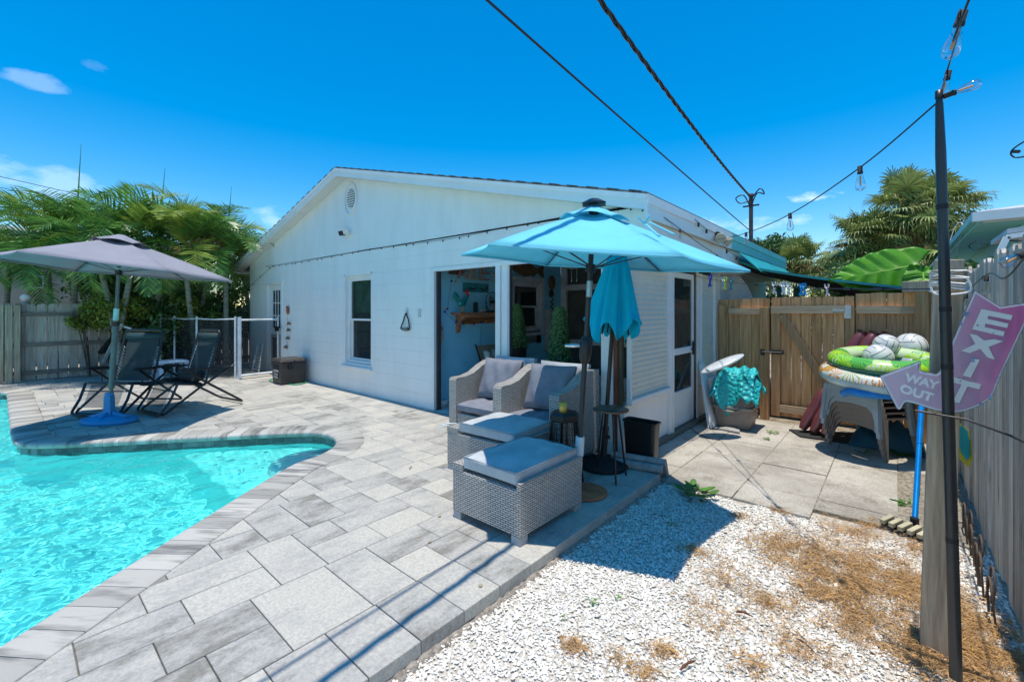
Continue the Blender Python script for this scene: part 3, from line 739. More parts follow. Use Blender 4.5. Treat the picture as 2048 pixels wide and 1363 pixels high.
# window ---------------------------------------------------------------
def sash_window(par,x0,x1,z0,z1,y,mats=(trim,glass),name='window',fn=None,blind=None):
    fn=fn or (lambda u,v,w_:(u,y+w_,v))
    def bx(mb,a,b_,c,d,w0,w1,mi=0):
        mb.hexa([fn(a,c,w0),fn(b_,c,w0),fn(b_,c,w1),fn(a,c,w1),fn(a,d,w0),fn(b_,d,w0),fn(b_,d,w1),fn(a,d,w1)],mi)
    t=.05; mb=MB(); zm=(z0+z1)/2+.02
    bx(mb,x0,x0+t,z0,z1,0,.08); bx(mb,x1-t,x1,z0,z1,0,.08); bx(mb,x0+t,x1-t,z0,z0+t,0,.08); bx(mb,x0+t,x1-t,z1-t,z1,0,.08)
    wdw=mb.build(name,mats[0],par,bevel=.004)
    s=MB(); q=.035
    a,b_=x0+t,x1-t
    for (c,d,w0) in ((z0+t,zm,.045),(zm-.04,z1-t,.012)):
        bx(s,a+.001,a+q,c,d,w0,w0+.03); bx(s,b_-q,b_-.001,c,d,w0,w0+.03); bx(s,a+q,b_-q,c+.001,c+q,w0,w0+.03); bx(s,a+q,b_-q,d-q,d-.001,w0,w0+.03)
    s.build('sash',mats[0],wdw,bevel=.003)
    p=MB()
    for (c,d,w0) in ((z0+t,zm,.06),(zm-.04,z1-t,.027)):
        bx(p,a+q,b_-q,c+q,d-q,w0,w0+.005)
    p.build('pane',mats[1],wdw)
    if blind:
        bl=MB(); bx(bl,a+.02,b_-.02,blind[0],z1-t-.02,.085,.09); bl.build('blind',blind[1],wdw)
    return wdw
greenb=M('green blind',(.10,.40,.22),.7,var=.2,scale=6)
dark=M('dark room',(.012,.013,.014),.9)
curt=M('dim curtain',(.09,.09,.085),.9,col2=(.03,.03,.03),scale=2,stretch=(30,1,1))
wd_=sash_window(house,-7.31,-6.49,.49,1.99,WY+.05,(trim,glassT),blind=(1.35,greenb))
mb=MB(); mb.box(-7.34,-6.46,WY+.15,WY+.16,.45,2.02); mb.build('backing',curt,wd_)
mb=MB(); mb.box(-7.42,-6.44,WY-.045,WY+.0495,.395,.445); mb.build('window_sill',trim,house,bevel=.006)
mb=MB(); mb.box(-7.343,-7.3105,WY+.0,WY+.15,.4455,2.0295); mb.box(-6.4895,-6.4565,WY+.0,WY+.15,.4455,2.0295); mb.box(-7.31,-6.49,WY+.002,WY+.15,1.9905,2.0295); mb.box(-7.31,-6.49,WY+.002,WY+.15,.4455,.4895);mb.build('window_reveal',trim,house)
# rear door with nine small panes and a dog flap ------------------------
door=MB(); dx0,dx1=-10.80,-10.04; yb=WY+.04
def dbox(a,b_,c,d,w0=0,w1=.04,m=door): m.box(a,b_,yb+w0,yb+w1,c,d)
gx0,gx1,gz0,gz1=-10.63,-10.2,1.0,1.84
dbox(dx0,gx0,.03,1.96); dbox(gx1,dx1,.03,1.96); dbox(gx0,gx1,gz1,1.96); dbox(gx0,gx1,.82,gz0); dbox(gx0,gx1,.03,.2)
dr=door.build('door',trim,house,bevel=.004)
mt_=MB()
for i in (1,2): 
    x=gx0+(gx1-gx0)*i/3; mt_.box(x-.009,x+.009,yb+.006,yb+.03,gz0,gz1); z=gz0+(gz1-gz0)*i/3; mt_.box(gx0,gx1,yb+.008,yb+.028,z-.009,z+.009)
mt_.build('muntin',trim,dr)
pn=MB(); pn.box(gx0,gx1,yb+.018,yb+.022,gz0,gz1); pn.build('pane',glass,dr)
tan=M('tan plastic',(.42,.38,.3),.6)
ff=MB(); 
for (a,b_,c,d) in ((gx0-.02,gx0+.04,.14,.86),(gx1-.04,gx1+.04,.14,.86),(gx0+.04,gx1-.04,.80,.86),(gx0+.04,gx1-.04,.14,.22)): ff.box(a,b_,yb-.02,yb-.002,c,d)
fl_=ff.build('dog_flap_frame',tan,dr); f2=MB(); f2.box(gx0+.04,gx1-.04,yb-.012,yb-.006,.22,.80); f2.build('dog_flap',darkg,fl_)
hg=MB(); 
for z in (.35,.95,1.75): hg.box(dx0-.035,dx0-.005,yb-.012,yb-.001,z,z+.1)
hg.build('hinge',darkg,dr)
mb=MB(); mb.box(-10.86,dx0-.004,WY-.015,WY+.1,-.0,2.0); mb.box(dx1+.004,-9.98,WY-.015,WY+.1,-.0,2.0); mb.box(dx0-.004,dx1+.004,WY-.015,WY+.1,1.965,2.0); mb.box(-10.92,-9.92,WY-.03,WY-.001,2.001,2.06)
mb.build('door_frame',trim,house,bevel=.004)
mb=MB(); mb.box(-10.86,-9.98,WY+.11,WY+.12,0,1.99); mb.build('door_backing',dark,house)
# outlet and switch plates on the wall
mb=MB(); q=atY(840,626,WY); mb.box(q.x-.04,q.x+.03,WY-.012,WY-.001,q.z-.06,q.z+.06); mb.build('outlet_plate',M('plate grey',(.6,.62,.6),.5),house,bevel=.004)
# ---- porch
mb=MB() # posts, header trim, jambs
mb.box(JX0-.0,JX0+.09,WY-.012,WY+.12,0.002,1.984); mb.build('porch_jamb',trim,house,bevel=.004)
mb=MB(); mb.box(-3.70,-3.62,WY-.0,WY+.1,.002,1.984); mb.box(-3.619,-3.52,WY+.02,WY+.09,.002,1.984); mb.build('porch_post',trim,house,bevel=.004)
mb=MB(); mb.box(-2.2,-2.075,WY-.07,WY+.03,-.07,1.984); mb.build('corner_post',trim,house,bevel=.004)
redw=M('red brown post',(.2,.06,.035),.7); mb=MB(); mb.box(-2.07,-2.035,WY-.05,WY+.02,-.07,1.98); mb.build('red_post',redw,house)
mb=MB(); mb.box(-2.034,-2.0,WY-.03,WY+.02,-.07,1.98); mb.build('gap_shade_strip',M('gap shade',(.09,.075,.045),.7),house)  # solid strip coloured dark to stand for the shade in the gap
mb=MB(); mb.box(JX0+.09,-2.2,WY-.005,WY+.05,1.94,1.984); mb.box(-3.52,-3.505,WY+.03,WY+.05,.003,1.94); mb.build('porch_header',trim,house)
trk=MB(); trk.box(JX0+.091,JX0+.115,WY+.03,WY+.1,.003,1.94); trk.build('dark_track',darkg,house); trk=MB(); trk.box(-3.519,-3.5055,WY+.055,WY+.1,.003,1.94); trk.build('dark_track',darkg,house)
# blue inner wall with courses
BY=7.17
mb=MB()
for i in range(12):
    z0,z1=i*.2,(i+1)*.2
    w0,w1=5.66,6.53; 
    for a,b_ in ([(WY+.2,BY)] if (z1<1.0 or z0>1.92) else [(WY+.2,w0),(w1,BY)]):
        mb.box(JX0-.1,JX0,a,b_,z0+.002,z1-.002)
mb.box(JX0-.1,JX0-.003,WY+.2,5.66,0,2.4); mb.box(JX0-.1,JX0-.003,6.53,BY,0,2.4)
mb.build('porch_blue_wall',blueW,house)
mb=MB(); mb.box(JX0,-2.1,WY+.2,BY+.2,2.3,2.33); mb.build('porch_ceiling',M('porch ceiling',(.8,.82,.8),.7),house)
# the small window of the porch (in the plane X=JX0)
fnw=lambda u,v,w_:(JX0+.01-w_,u,v)
w2=sash_window(house,5.70,6.49,1.03,1.9,0,(M('porch trim',(.66,.64,.66),.5),glass),fn=fnw)
w2.name='porch_window'
mb=MB(); pt=MATS['porch trim']
for (a,b_,c,d) in ((5.58,5.70,1.0,1.99),(6.49,6.6,1.0,1.99),(5.70,6.49,1.9,1.99)): mb.box(JX0+.001,JX0+.03,a,b_,c,d)
mb.box(JX0+.001,JX0+.05,5.56,6.64,.95,1.0); mb.build('porch_window_trim',pt,house,bevel=.004)
q_=MB(); q_.box(JX0,-2.1,WY+.0,BY+.06,-.05,.0015); q_.build('porch_floor',M('porch floor',(.68,.66,.6),.6),house)  # pale floor sheet, added to bounce light into the porch
# rear wall of the porch: screen door and transom
mb=MB()
mb.box(JX0,-4.83,BY,BY+.06,0,2.3); mb.box(-4.83,-2.1,BY,BY+.06,1.78,1.89)
mb.box(-3.95,-3.85,BY+.001,BY+.059,0,1.78); mb.box(-3.0,-2.9,BY+.001,BY+.059,0,1.78); mb.box(-4.83,-2.1,BY+.001,BY+.059,.75,.84); mb.box(-4.83,-2.1,BY+.001,BY+.059,.0,.2)
mb.build('porch_rear_frame',pt,house,bevel=.004)
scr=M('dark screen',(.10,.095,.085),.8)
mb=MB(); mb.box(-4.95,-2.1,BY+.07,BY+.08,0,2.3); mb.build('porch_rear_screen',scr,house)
# side wall: knee walls, shutters, screen door
mb=MB(); mb.box(SX-.08,SX,WY-.04,5.04,-.08,.47); mb.build('knee_wall',white,house); mb=MB(); mb.box(SX-.08,SX,5.97,7.0,-.08,.45); mb.build('knee_wall',white,house)
creamS=M('cream shutter',(.72,.69,.58),.5,var=.03)
def shutter(y0,y1,z0,z1,x=SX,nm='roll_shutter'):
    mb=MB(); pr=[]; z=z0; p=.052
    while z<z1-.001:
        for k in range(6):
            t=k/6; pr.append((x+.012+.010*math.sin(math.pi*t),min(z+p*t,z1)))
        z+=p
    pr=[q for q in pr if q[1]<z1]; pr.append((x+.012,z1))
    mb.grid(lambda a,b_:(pr[min(int(round(a*(len(pr)-1))),len(pr)-1)][0],y0+(y1-y0)*b_,pr[min(int(round(a*(len(pr)-1))),len(pr)-1)][1]),len(pr)-1,1,0,True)
    sh=mb.build(nm,creamS,house,fixn=False)
    f=MB(); t=.035
    f.box(x+.002,x+.045,y0-t,y0,z0-.0,z1); f.box(x+.002,x+.045,y1,y1+t,z0,z1); f.box(x+.001,x+.06,y0-t-.005,y1+t+.005,z0-.05,z0-.001)
    f.build('shutter_frame',trim,sh,bevel=.003)
shutter(4.0,4.92,.53,1.93); shutter(6.06,6.62,.47,1.88)
mb=MB(); mb.box(SX-.05,SX+.03,4.965,5.05,-.08,1.93); mb.box(SX-.05,SX+.045,5.051,5.085,-.08,1.93); mb.box(SX-.05,SX+.02,5.96,6.0,-.08,1.93); mb.build('side_post',trim,house,bevel=.003)
brn=M('brown jamb',(.16,.12,.08),.7); mb=MB(); mb.box(SX-.06,SX+.0,5.90,5.955,-.06,1.93); mb.build('door_jamb',brn,house)
sd=MB(); y0,y1=5.095,5.885; xx=SX-.035
def sb(a,b_,c,d,w=.03): sd.box(xx,xx+w,a,b_,c,d)
sb(y0,y0+.05,.0,1.86); sb(y1-.05,y1,0,1.86); sb(y0+.05,y1-.05,1.79,1.86); sb(y0+.05,y1-.05,.86,.94); sb(y0+.05,y1-.05,0,.05); sb(y0+.05,y1-.05,.36,.42)
sdr=sd.build('screen_door',trim,house,bevel=.004)
q=MB(); q.box(xx+.008,xx+.02,y0+.05,y1-.05,.05,.36); q.build('kick_panel',white,sdr)
q=MB(); q.box(xx+.008,xx+.012,y0+.05,y1-.05,.42,.86); q.box(xx+.008,xx+.012,y0+.05,y1-.05,.94,1.79); q.build('pane',glassT,sdr)
q=MB(); q.box(xx+.031,xx+.05,y1-.06,y1-.02,.83,1.0); q.bar((xx+.05,y1-.02,.93),(xx+.05,y1-.13,.9),.015); q.build('door_handle',black,sdr)
q=MB(); q.grid(lambda a,b_:(SX-.14+.02*math.sin(a*40),y0+.05+(.69)*a,.1+1.7*b_),60,1,0,True); q.build('curtain',M('dim drape',(.13,.12,.13),.9),sdr)
q=MB(); q.box(SX-.04,SX+.03,5.09,5.89,-.08,-.02); q.build('door_sill',M('sill wood',(.25,.14,.07),.8),house)
# ================================================================ PARASOLS
def parasol(name,label,cen,base_p,verts,apex,cmat,polemat,r_pole,vent_h=.07,capmat=None,grp=None):
    """verts: rim corner points (Vector), apex: Vector"""
    root=thing(name,label,'parasol',base_p)
    K=len(verts); hub=Vector(apex)-Vector((0,0,.06))
    mb=MB(); NS=10; NT=8
    vt=.09   # canopy starts under the vent
    for k in range(K):
        A=verts[k];B=verts[(k+1)%K]
        def pt(a,b_,A=A,B=B):
            t=vt+(1-vt)*a
            P_=hub.lerp(A,t); Q_=hub.lerp(B,t); p=P_.lerp(Q_,b_)
            e=4*b_*(1-b_)
            inn=(hub-p); inn.z=0
            p=p+inn*(.055*e*t)            # edge sweeps inward between ribs
            p.z-= .035*e*math.sin(math.pi*min(t,1)) ; p.z+=.012*math.sin(math.pi*t)
            return p
        mb.grid(pt,NT,NS,0,True)
    cn=mb.build('canopy',cmat,root,solid=.0016)
    sd=cn.modifiers[0]
    # hem
    mb=MB()
    for k in range(K):
        A=verts[k];B=verts[(k+1)%K]
        ps=[]
        for j in range(NS+1):
            b_=j/NS; p=A.lerp(B,b_); e=4*b_*(1-b_); inn=hub-p; inn.z=0; ps.append(p+inn*(.055*e))
        mb.grid(lambda a,b_:ps[int(round(a*NS))]-Vector((0,0,.018*b_)),NS,1,0,True)
    mb.build('hem',cmat,cn,solid=.002)
    # vent cap
    mb=MB()
    top=Vector(apex)
    for k in range(K):
        A=hub.lerp(verts[k],.25)+Vector((0,0,.026));B=hub.lerp(verts[(k+1)%K],.25)+Vector((0,0,.026))
        def pt(a,b_,A=A,B=B):
            p=top.lerp(A,.12+.88*a).lerp(top.lerp(B,.12+.88*a),b_); e=math.sin(math.pi*b_); p.z+=.03*e*a*a; return p
        mb.grid(pt,5,8,0,True)
    mb.build('vent_cap',cmat,root,solid=.0016)
    mb=MB()
    for k in range(K):
        a=hub; b_=verts[k]; mid=[a.lerp(b_,t)+Vector((0,0,.012*math.sin(math.pi*t)-.014)) for t in (0,.2,.4,.6,.8,.985)]
        mb2=MB(); mb2.tube(mid,.006,6); mb2.build('rib',polemat,root)
        sl_=hub-Vector((0,0,.42)); st=MB(); st.tube([Vector((sl_.x,sl_.y,sl_.z))+(Vector((b_.x-sl_.x,b_.y-sl_.y,0))).normalized()*.03,mid[3]-Vector((0,0,.01))],.005,6); st.build('strut',polemat,root)
    mb=MB(); mb.tube([base_p,hub+Vector((0,0,.03))],r_pole,12); pl=mb.build('pole',polemat,root)
    hb=MB(); d=(hub-Vector(base_p)).normalized(); hb.tube([hub-d*.40,hub-d*.46],r_pole+.018,12); hb.tube([hub+Vector((0,0,.0)),hub-d*.05],r_pole+.02,12); hb.build('runner',black,root)
    return root,pl,hub,d
# teal parasol over the sofa chairs
bp_=Vector((-1.83,2.86,0)); apx=Vector((-1.72,2.93,2.205))
obs=[(26,1500,543),(86,1315,537),(146,1088,525),(206,907,509),(266,954,497),(326,1372,521)]
tv_=[]
for a,px,py in obs:
    X=-1.72+1.07*math.cos(R(a));Y=2.93+1.07*math.sin(R(a)); tv_.append(Vector((X,Y,1.78-.088*((X+1.72)*.97+(Y-2.93)*.2))))
zf=[1.669,1.785,1.86,1.855,1.775,1.66]
tv_=[Vector((v.x,v.y,(v.z+z)/2)) for v,z in zip(tv_,zf)]
blackp=M('grey black pole',(.035,.04,.045),.35,.3)
tp,pl,hub,dd=parasol('garden_parasol','open bright teal parasol on a black tilting pole over the wicker furniture',None,bp_,tv_,apx,teal,blackp,.02)
mb=MB(); mb.lathe([(.10,0),(.10,.012),(.035,.045),(.012,.05)],apx+Vector((0,0,-.01)),6,0,False); mb.build('solar_cap',black,tp)
def onpole(z): 
    t=(z-bp_.z)/(hub.z-bp_.z); return bp_.lerp(hub,t)
mb=MB(); a=onpole(1.0);b_=onpole(1.19)
mb.tube([onpole(1.0),onpole(1.03),onpole(1.16),onpole(1.2)],[.03,.042,.05,.03],12); hs_=mb.build('crank_housing',black,tp)
mb=MB(); q=onpole(1.13); r_=Vector((-.755,-.655,0)); mb.tube([q+r_*.04,q+r_*.09,q+r_*.16],[.012,.02,.012],10); mb.build('crank_handle',chrome,hs_)
mb=MB(); mb.tube([onpole(.30),onpole(.44)],.034,14); mb.tube([onpole(0.0),onpole(.30)],.028,12); mb.build('white_sleeve',white,tp)
mb=MB(); mb.tube([onpole(1.62),onpole(1.5)],.0225,12); mb.build('pole_joint',M('steel joint',(.35,.5,.55),.3,.6),tp)
mb=MB(); q=tv_[5].lerp(hub,.35)+Vector((.0,0,.07)); 
# closing strap tied in a bow on the canopy
for s__ in (-1,1):
    mb.grid(lambda a,b_:q+Vector((.02*s__*a*2+.012*(b_-.5),-.01*a,.05*a-.0*b_))+Vector((0,0,.004)),4,1,0,True)
mb.grid(lambda a,b_:q.lerp(tv_[5],a*.42)+Vector((.02*(b_-.5),.0,.006-.008*a)),8,1,0,True)
mb.grid(lambda a,b_:q.lerp(tv_[5],a*.42)+Vector((.03+.05*a+.018*(b_-.5),.03*a,.010-.008*a)),8,1,0,True)
mb.build('tie_strap',teal,tp,solid=.002)
# grey parasol by the loungers
gb=Vector((-7.42,.87,0)); ga=Vector((-7.34,.97,2.36)); gv=[]
for k,z in zip(range(6),[1.815,1.872,1.943,1.99,2.0,1.846]):
    pass
ang={0:(-7.01-(-7.34),0)}
gzs={14:1.872,74:1.95,134:2.0,194:2.02,254:1.983,314:1.846}
order=[(-6.18,1.24,1.835),(-7.05,2.12,1.82),(-8.17,1.83,1.88),(-8.5,.66,1.95),(-7.63,-.2,2.0),(-6.51,.09,1.95)]
gv=[Vector(p) for p in order]
# corner order as seen: right tip, far, far left, left, near left, near right
gv=[Vector((-7.34+1.2*math.cos(R(a)),.95+1.2*math.sin(R(a)),z)) for a,z in ((14,1.846),(74,1.813),(134,1.872),(194,1.943),(254,2.0),(314,1.983))]
gpole=M('green grey pole',(.11,.16,.16),.4,.3)
gp_,pl,gh,gd=parasol('garden_parasol','open grey parasol on a pole in a blue base beside the pool',None,gb,gv,ga,greyc,gpole,.019)
def ong(z): return gb.lerp(gh,(z-gb.z)/(gh.z-gb.z))
mb=MB(); mb.tube([ong(.42),ong(1.2)],.03,12); mb.build('lower_pole',gpole,gp_)
mb=MB(); mb.tube([ong(1.2),ong(1.25)],.04,12); mb.bar(ong(1.22)+Vector((0,0,0)),ong(1.14)+Vector((-.11,-.1,0)),.02,.015); mb.build('clamp',black,gp_)
mb=MB(); mb.tube([ong(1.27),ong(1.42)],.028,12); mb.tube([ong(1.85),ong(1.93)],.024,12); mb.build('pole_label',M('mint label',(.4,.7,.66),.5),gp_)
bb,_n,_l,_b=base('weathered blue plastic')
MATS.pop('weathered blue plastic'); bb=M('weathered blue base',(.005,.24,.52),.45,col2=(.015,.20,.40),scale=6,bump=.2,fac=(.3,.5))
mb=MB(); th_=R(-18)
MZ=Matrix.Rotation(R(41),3,'Z'); mb.lathe([(.315,0),(.33,.02),(.325,.045),(.29,.062),(.12,.085),(.06,.10)],gb+Vector((0,0,.001)),36,0,True,MZ@Matrix.Diagonal((1.,.62,1.)))
mb.lathe([(.07,.08),(.06,.13),(.056,.30),(.052,.34)],gb,4,0,False)
for a in (0,math.pi/2,math.pi,1.5*math.pi): mb.bar(gb+MZ@Vector((.28*math.cos(a),.16*math.sin(a),.05)),gb+MZ@Vector((.05*math.cos(a),.05*math.sin(a),.12)),.045,.04)
mb.lathe([(.045,.33),(.045,.37)],gb,12,0)
bs=mb.build('base',bb,gp_,bevel=.006); 
mb=MB()
for sg in (-1,1): mb.lathe([(.045,.0),(.04,.004),(.0001,.004)],gb+MZ@Vector((.235*sg,0,.071)),14,0)
mb.build('base_slot',darkg,bs)
# closed teal parasol, leaning
cb=Vector((-1.98,3.53,0)); ct=Vector((-1.86,3.58,1.86))
cp=thing('closed_parasol','closed teal parasol with folded canopy leaning in a round black base','parasol',cb)
mb=MB(); mb.tube([cb,ct+Vector((0,0,.1))],.019,12); mb.build('pole',black,cp)
d=(ct-cb).normalized()
Mr=d.to_track_quat('Z','Y').to_matrix()
mb=MB(); pr=[(.03,1.98),(.075,1.90),(.12,1.76),(.16,1.60),(.195,1.44),(.225,1.30),(.24,1.23)]
def modf(t,i):
    f=min(1,i/4); return 1+f*(.22*math.cos(6*t+.7)+.10*math.cos(13*t+i*.12)+.05*math.sin(3*t))
vs=[];n_=96;fs=[]
for i,(r_,z) in enumerate(pr):
    for k in range(n_):
        t=2*math.pi*k/n_; q=r_*modf(t,i)
        dz=0
        if i==len(pr)-1: dz=-.09*math.cos(6*t+.7+math.pi)-.03*math.cos(2*t+1)
        if i==len(pr)-2: dz=-.03*math.cos(6*t+.7+math.pi)
        vs.append(cb+Mr@Vector((q*math.cos(t),q*math.sin(t)*.9,z+dz)))
for i in range(len(pr)-1):
    for k in range(n_): fs.append((i*n_+k,i*n_+(k+1)%n_,(i+1)*n_+(k+1)%n_,(i+1)*n_+k))
mb.add(vs,fs,0,True); mb.build('folded_canopy',teal2,cp,solid=.002)
for k in range(6):
    t=R(60*k+25); e=MB(); e.bar(cb+Mr@Vector((.14*math.cos(t),.14*math.sin(t),1.19)),cb+Mr@Vector((.04*math.cos(t),.04*math.sin(t),1.8)),.012,.012); e.build('rib',black,cp)
mb=MB(); mb.lathe([(.215,0),(.22,.02),(.215,.035),(.20,.045),(.05,.075),(.035,.09)],cb+Vector((0,0,.001)),36)
bs=mb.build('base',blackm,cp)
mb=MB()
for k in range(12):
    t=k*math.pi/6; mb.tube([cb+Vector((.06*math.cos(t),.06*math.sin(t),.075)),cb+Vector((.13*math.cos(t+.25),.13*math.sin(t+.25),.064)),cb+Vector((.19*math.cos(t),.19*math.sin(t),.052))],.006,5)
mb.build('scroll_relief',blackm,bs)
mb=MB(); mb.tube([cb+Vector((0,0,.05)),cb+d*.36],.028,12); mb.tube([cb+d*.28,cb+d*.28+Vector((.05,-.03,0))],.007,8); mb.tube([cb+d*.28+Vector((.05,-.03,-.014)),cb+d*.28+Vector((.05,-.03,.014))],.014,8); mb.build('stem',M('stem bronze',(.03,.022,.02),.5),cp)

# ================================================================ WICKER FURNITURE
def bev_box(mb,*a): mb.box(*a)
def cushion(c,sx,sy,sz,rotm=None,puff=.35,n=14,pinch=.0):
    """soft square cushion as a superellipsoid grid; returns MB"""
    mb=MB(); rotm=rotm or Matrix.Identity(3)
    for sgn in (1,-1):
        def pt(a,b_,sgn=sgn):
            u=a*2-1;v=b_*2-1
            h=(1-abs(u)**4)**.5*(1-abs(v)**4)**.5
            k=1-pinch*(1-abs(u)**2)*abs(v)**2*0-pinch*(abs(u)**2)*(1-abs(v)**2)-pinch*(abs(v)**2)*(1-abs(u)**2)
            wr=.012*math.sin(u*9+v*4)*h*puff
            p=Vector((u*sx/2*k,v*sy/2*k,sgn*(sz/2*(1-puff)*(1 if h>0 else 1)+sz/2*puff*h*1.0)+wr))
            return Vector(c)+rotm@p
        mb.grid(pt,n,n,0,True)
    # side band
    def side(a,b_):
        t=a*4; s=int(t)%4; f=t-int(t) if t<4 else 0.; u,v=[(-1+2*f,-1),(1,-1+2*f),(1-2*f,1),(-1,1-2*f)][s]
        k=1-pinch*(abs(u)**2)*(1-abs(v)**2)-pinch*(abs(v)**2)*(1-abs(u)**2)
        return Vector(c)+rotm@Vector((u*sx/2*k,v*sy/2*k,(b_*2-1)*sz/2*(1-puff)))
    mb.grid(side,4*n,2,0,True)
    return mb
def armchair(label,loc,rz,wd=.76,dp=.72):
    t=local('wicker_armchair',label,'armchair',loc,rz,'grey wicker armchairs side by side')
    hw=wd/2; aw=.105
    for sg in (-1,1):
        mb=MB(); x0,x1=(-hw,-hw+aw) if sg<0 else (hw-aw,hw)
        pr=[(0,.05),(0,.655),(.02,.672),(.15,.675),(.28,.70),(.42,.77),(.55,.815),(dp,.82),(dp,.05)]
        mb.prism(pr,lambda u,v,w_:(w_,u,v),x0,x1); mb.build('armrest',wick,t,bevel=.012)
    mb=MB(); mb.box(-hw+aw+.001,hw-aw-.001,.012,dp-.12,.05,.30); mb.build('seat_base',wick,t,bevel=.01)
    mb=MB(); mb.box(-hw+aw+.001,hw-aw-.001,dp-.119,dp-.002,.05,.80); mb.build('backrest',wick,t,bevel=.012)
    if 'grey feet' not in MATS: M('grey feet',(.45,.45,.45),.5)
    for x in (-hw+.05,hw-.05):
        for y in (.05,dp-.05): mb=MB(); mb.box(x-.03,x+.03,y-.03,y+.03,0,.049); mb.build('foot',MATS['grey feet'],t)

    c=cushion((0,.29,.365),wd-2*aw-.02,.58,.13,None,.6); c.build('seat_cushion',cush,t)
    for z_ in (.34,.39):
        q_=MB(); q_.tube([(-hw+aw+.02,.005,z_),(hw-aw-.02,.005,z_)],.005,6); q_.build('piping',cush,t)
    return t
ch1=armchair('wicker armchair nearer the blue porch wall, with a fully sunlit grey pillow',(-3.28,3.19,0),R(2))
rm=Euler((R(68),0,R(4))).to_matrix()
c=cushion((0.01,.40,.64),.50,.46,.17,rm,.75,16,.05); c.build('back_pillow',cush,ch1)
ch2=dup(ch1,(-2.56,3.12,0),R(2),'wicker armchair nearer the corner post, its pillow half shaded by the parasol')
for ch,z in ((ch1,.83),(ch2,.83)):
    m_=cushion((.03,.62,.66),.56,.42,.12,Euler((R(80),0,0)).to_matrix(),.5,12,.03); m_.build('back_cushion',cushl,ch)
def ottoman(label,loc,rz,wx,wy,h):
    t=local('wicker_ottoman',label,'ottoman',loc,rz,'grey wicker ottomans')
    mb=MB(); mb.box(0,wx,0,wy,.05,h-.012); mb.build('body',wick,t,bevel=.008)
    mb=MB(); mb.box(.0,wx*.17,-.001,wy+.001,h-.0118,h+.03); mb.box(wx*.0,wx,wy-.0,wy+.0005,.05,.06); mb.box(wx*.955,wx+.002,-.002,wy+.001,h-.0118,h+.03); mb.build('rim',wick,t,bevel=.007)
    for x in (.04,wx-.04):
        for y in (.04,wy-.04): mb=MB(); mb.box(x-.035,x+.035,y-.035,y+.035,0,.049); mb.build('foot',MATS['grey feet'],t)
    c=cushion((wx*.56,wy/2,h+.048),wx*.76,wy*.985,.115,None,.5,18); c.build('cushion',cushl,t)
    pi=MB(); a,b_=wx*.56-wx*.38,wx*.56+wx*.38
    for z in (h+.085,h+.018): pi.tube([(a,.008,z),(b_,.008,z),(b_,wy-.008,z),(a,wy-.008,z)],.005,6,closed=True)
    pi.build('piping',cushl,t)
    return t
# cushion strip sits between the two raised ends: ends face the pool and the gravel
def ott(label,loc,rz,wx,wy,h):
    t=ottoman(label,loc,rz,wx,wy,h); return t
o1=ott('near wicker ottoman standing at the edge of the gravel',(-2.27,2.0,0),0,.60,.68,.34)
o2=ott('wicker ottoman pushed against the armchairs behind the near one',(-3.0,2.58,0),R(3),.80,.54,.34)
mb=MB(); 
for k in range(5): mb.tube([Vector((-2.98+.012*k,2.60+.008*k,.40)),Vector((-3.04+.01*k,2.55+.01*k,.385)),Vector((-3.07+.015*k,2.54,.34+.01*k))],.004,5)
tag(mb.build('tie_cord',white),'white cushion tie strings hanging over the ottoman corner','cord')
# ================================================================ SMALL THINGS BY THE CHAIRS
lan=thing('lantern','black hexagonal wire lantern stool beside the right armchair','lantern',(-2.05,3.02,0))
mb=MB()
def hexr(r,z): return [Vector((-2.05+r*math.cos(R(60*k+15)),3.02+r*math.sin(R(60*k+15)),z)) for k in range(6)]
A,B=hexr(.155,.01),hexr(.105,.50)
for k in range(6):
    mb.bar(A[k],B[k],.016,.016); mb.bar(A[k],A[(k+1)%6],.014,.014)
mb.build('frame',black,lan)
mb=MB()
for k in range(6):
    a0,a1,b0,b1=A[k],A[(k+1)%6],B[k],B[(k+1)%6]
    for t in (.25,.5,.75): mb.tube([a0.lerp(a1,t),b0.lerp(b1,t)],.002,4)
    for t in (.2,.4,.6,.8): mb.tube([a0.lerp(b0,t),a1.lerp(b1,t)],.002,4)
mb.build('wire',black,lan)
mb=MB(); mb.lathe([(.115,.5),(.13,.51),(.13,.55),(.10,.57),(.001,.57)],(-2.05,3.02,0),6,0,False); mb.build('top',black,lan)
mb=MB(); mb.lathe([(.028,.0),(.03,.004),(.032,.075),(.029,.075),(.027,.006),(.0001,.006)],(-2.05,3.0,.571),20); tag(mb.build('gold_cup',gold),'shiny gold cup standing on the black lantern','cup')
tb=thing('side_table','small round bistro table with three thin black legs','side table',(-1.80,3.34,0))
c=Vector((-1.80,3.34,0)); topm=M('patina table top',(.10,.11,.09),.35,col2=(.05,.055,.05),scale=7,metal=.3)
mb=MB(); mb.lathe([(.14,.56),(.146,.563),(.146,.575),(.143,.578),(.0001,.578)],c,36); mb.build('table_top',topm,tb)
mb=MB(); mb.lathe([(.1462,.561),(.148,.564),(.148,.572),(.1462,.576)],c,36); mb.build('table_rim',M('copper rim',(.22,.12,.06),.4,.6),tb)
for px,py in ((1232,970),(1192,945),(1252,950)):
    q=g(px,py); dv=(q-c); dv=Vector((dv.x,dv.y,0)).normalized(); e=MB(); e.tube([q+Vector((0,0,.002)),Vector((c.x,c.y,0))+dv*.07+Vector((0,0,.56))],[.008,.0095],8); e.build('leg',black,tb)
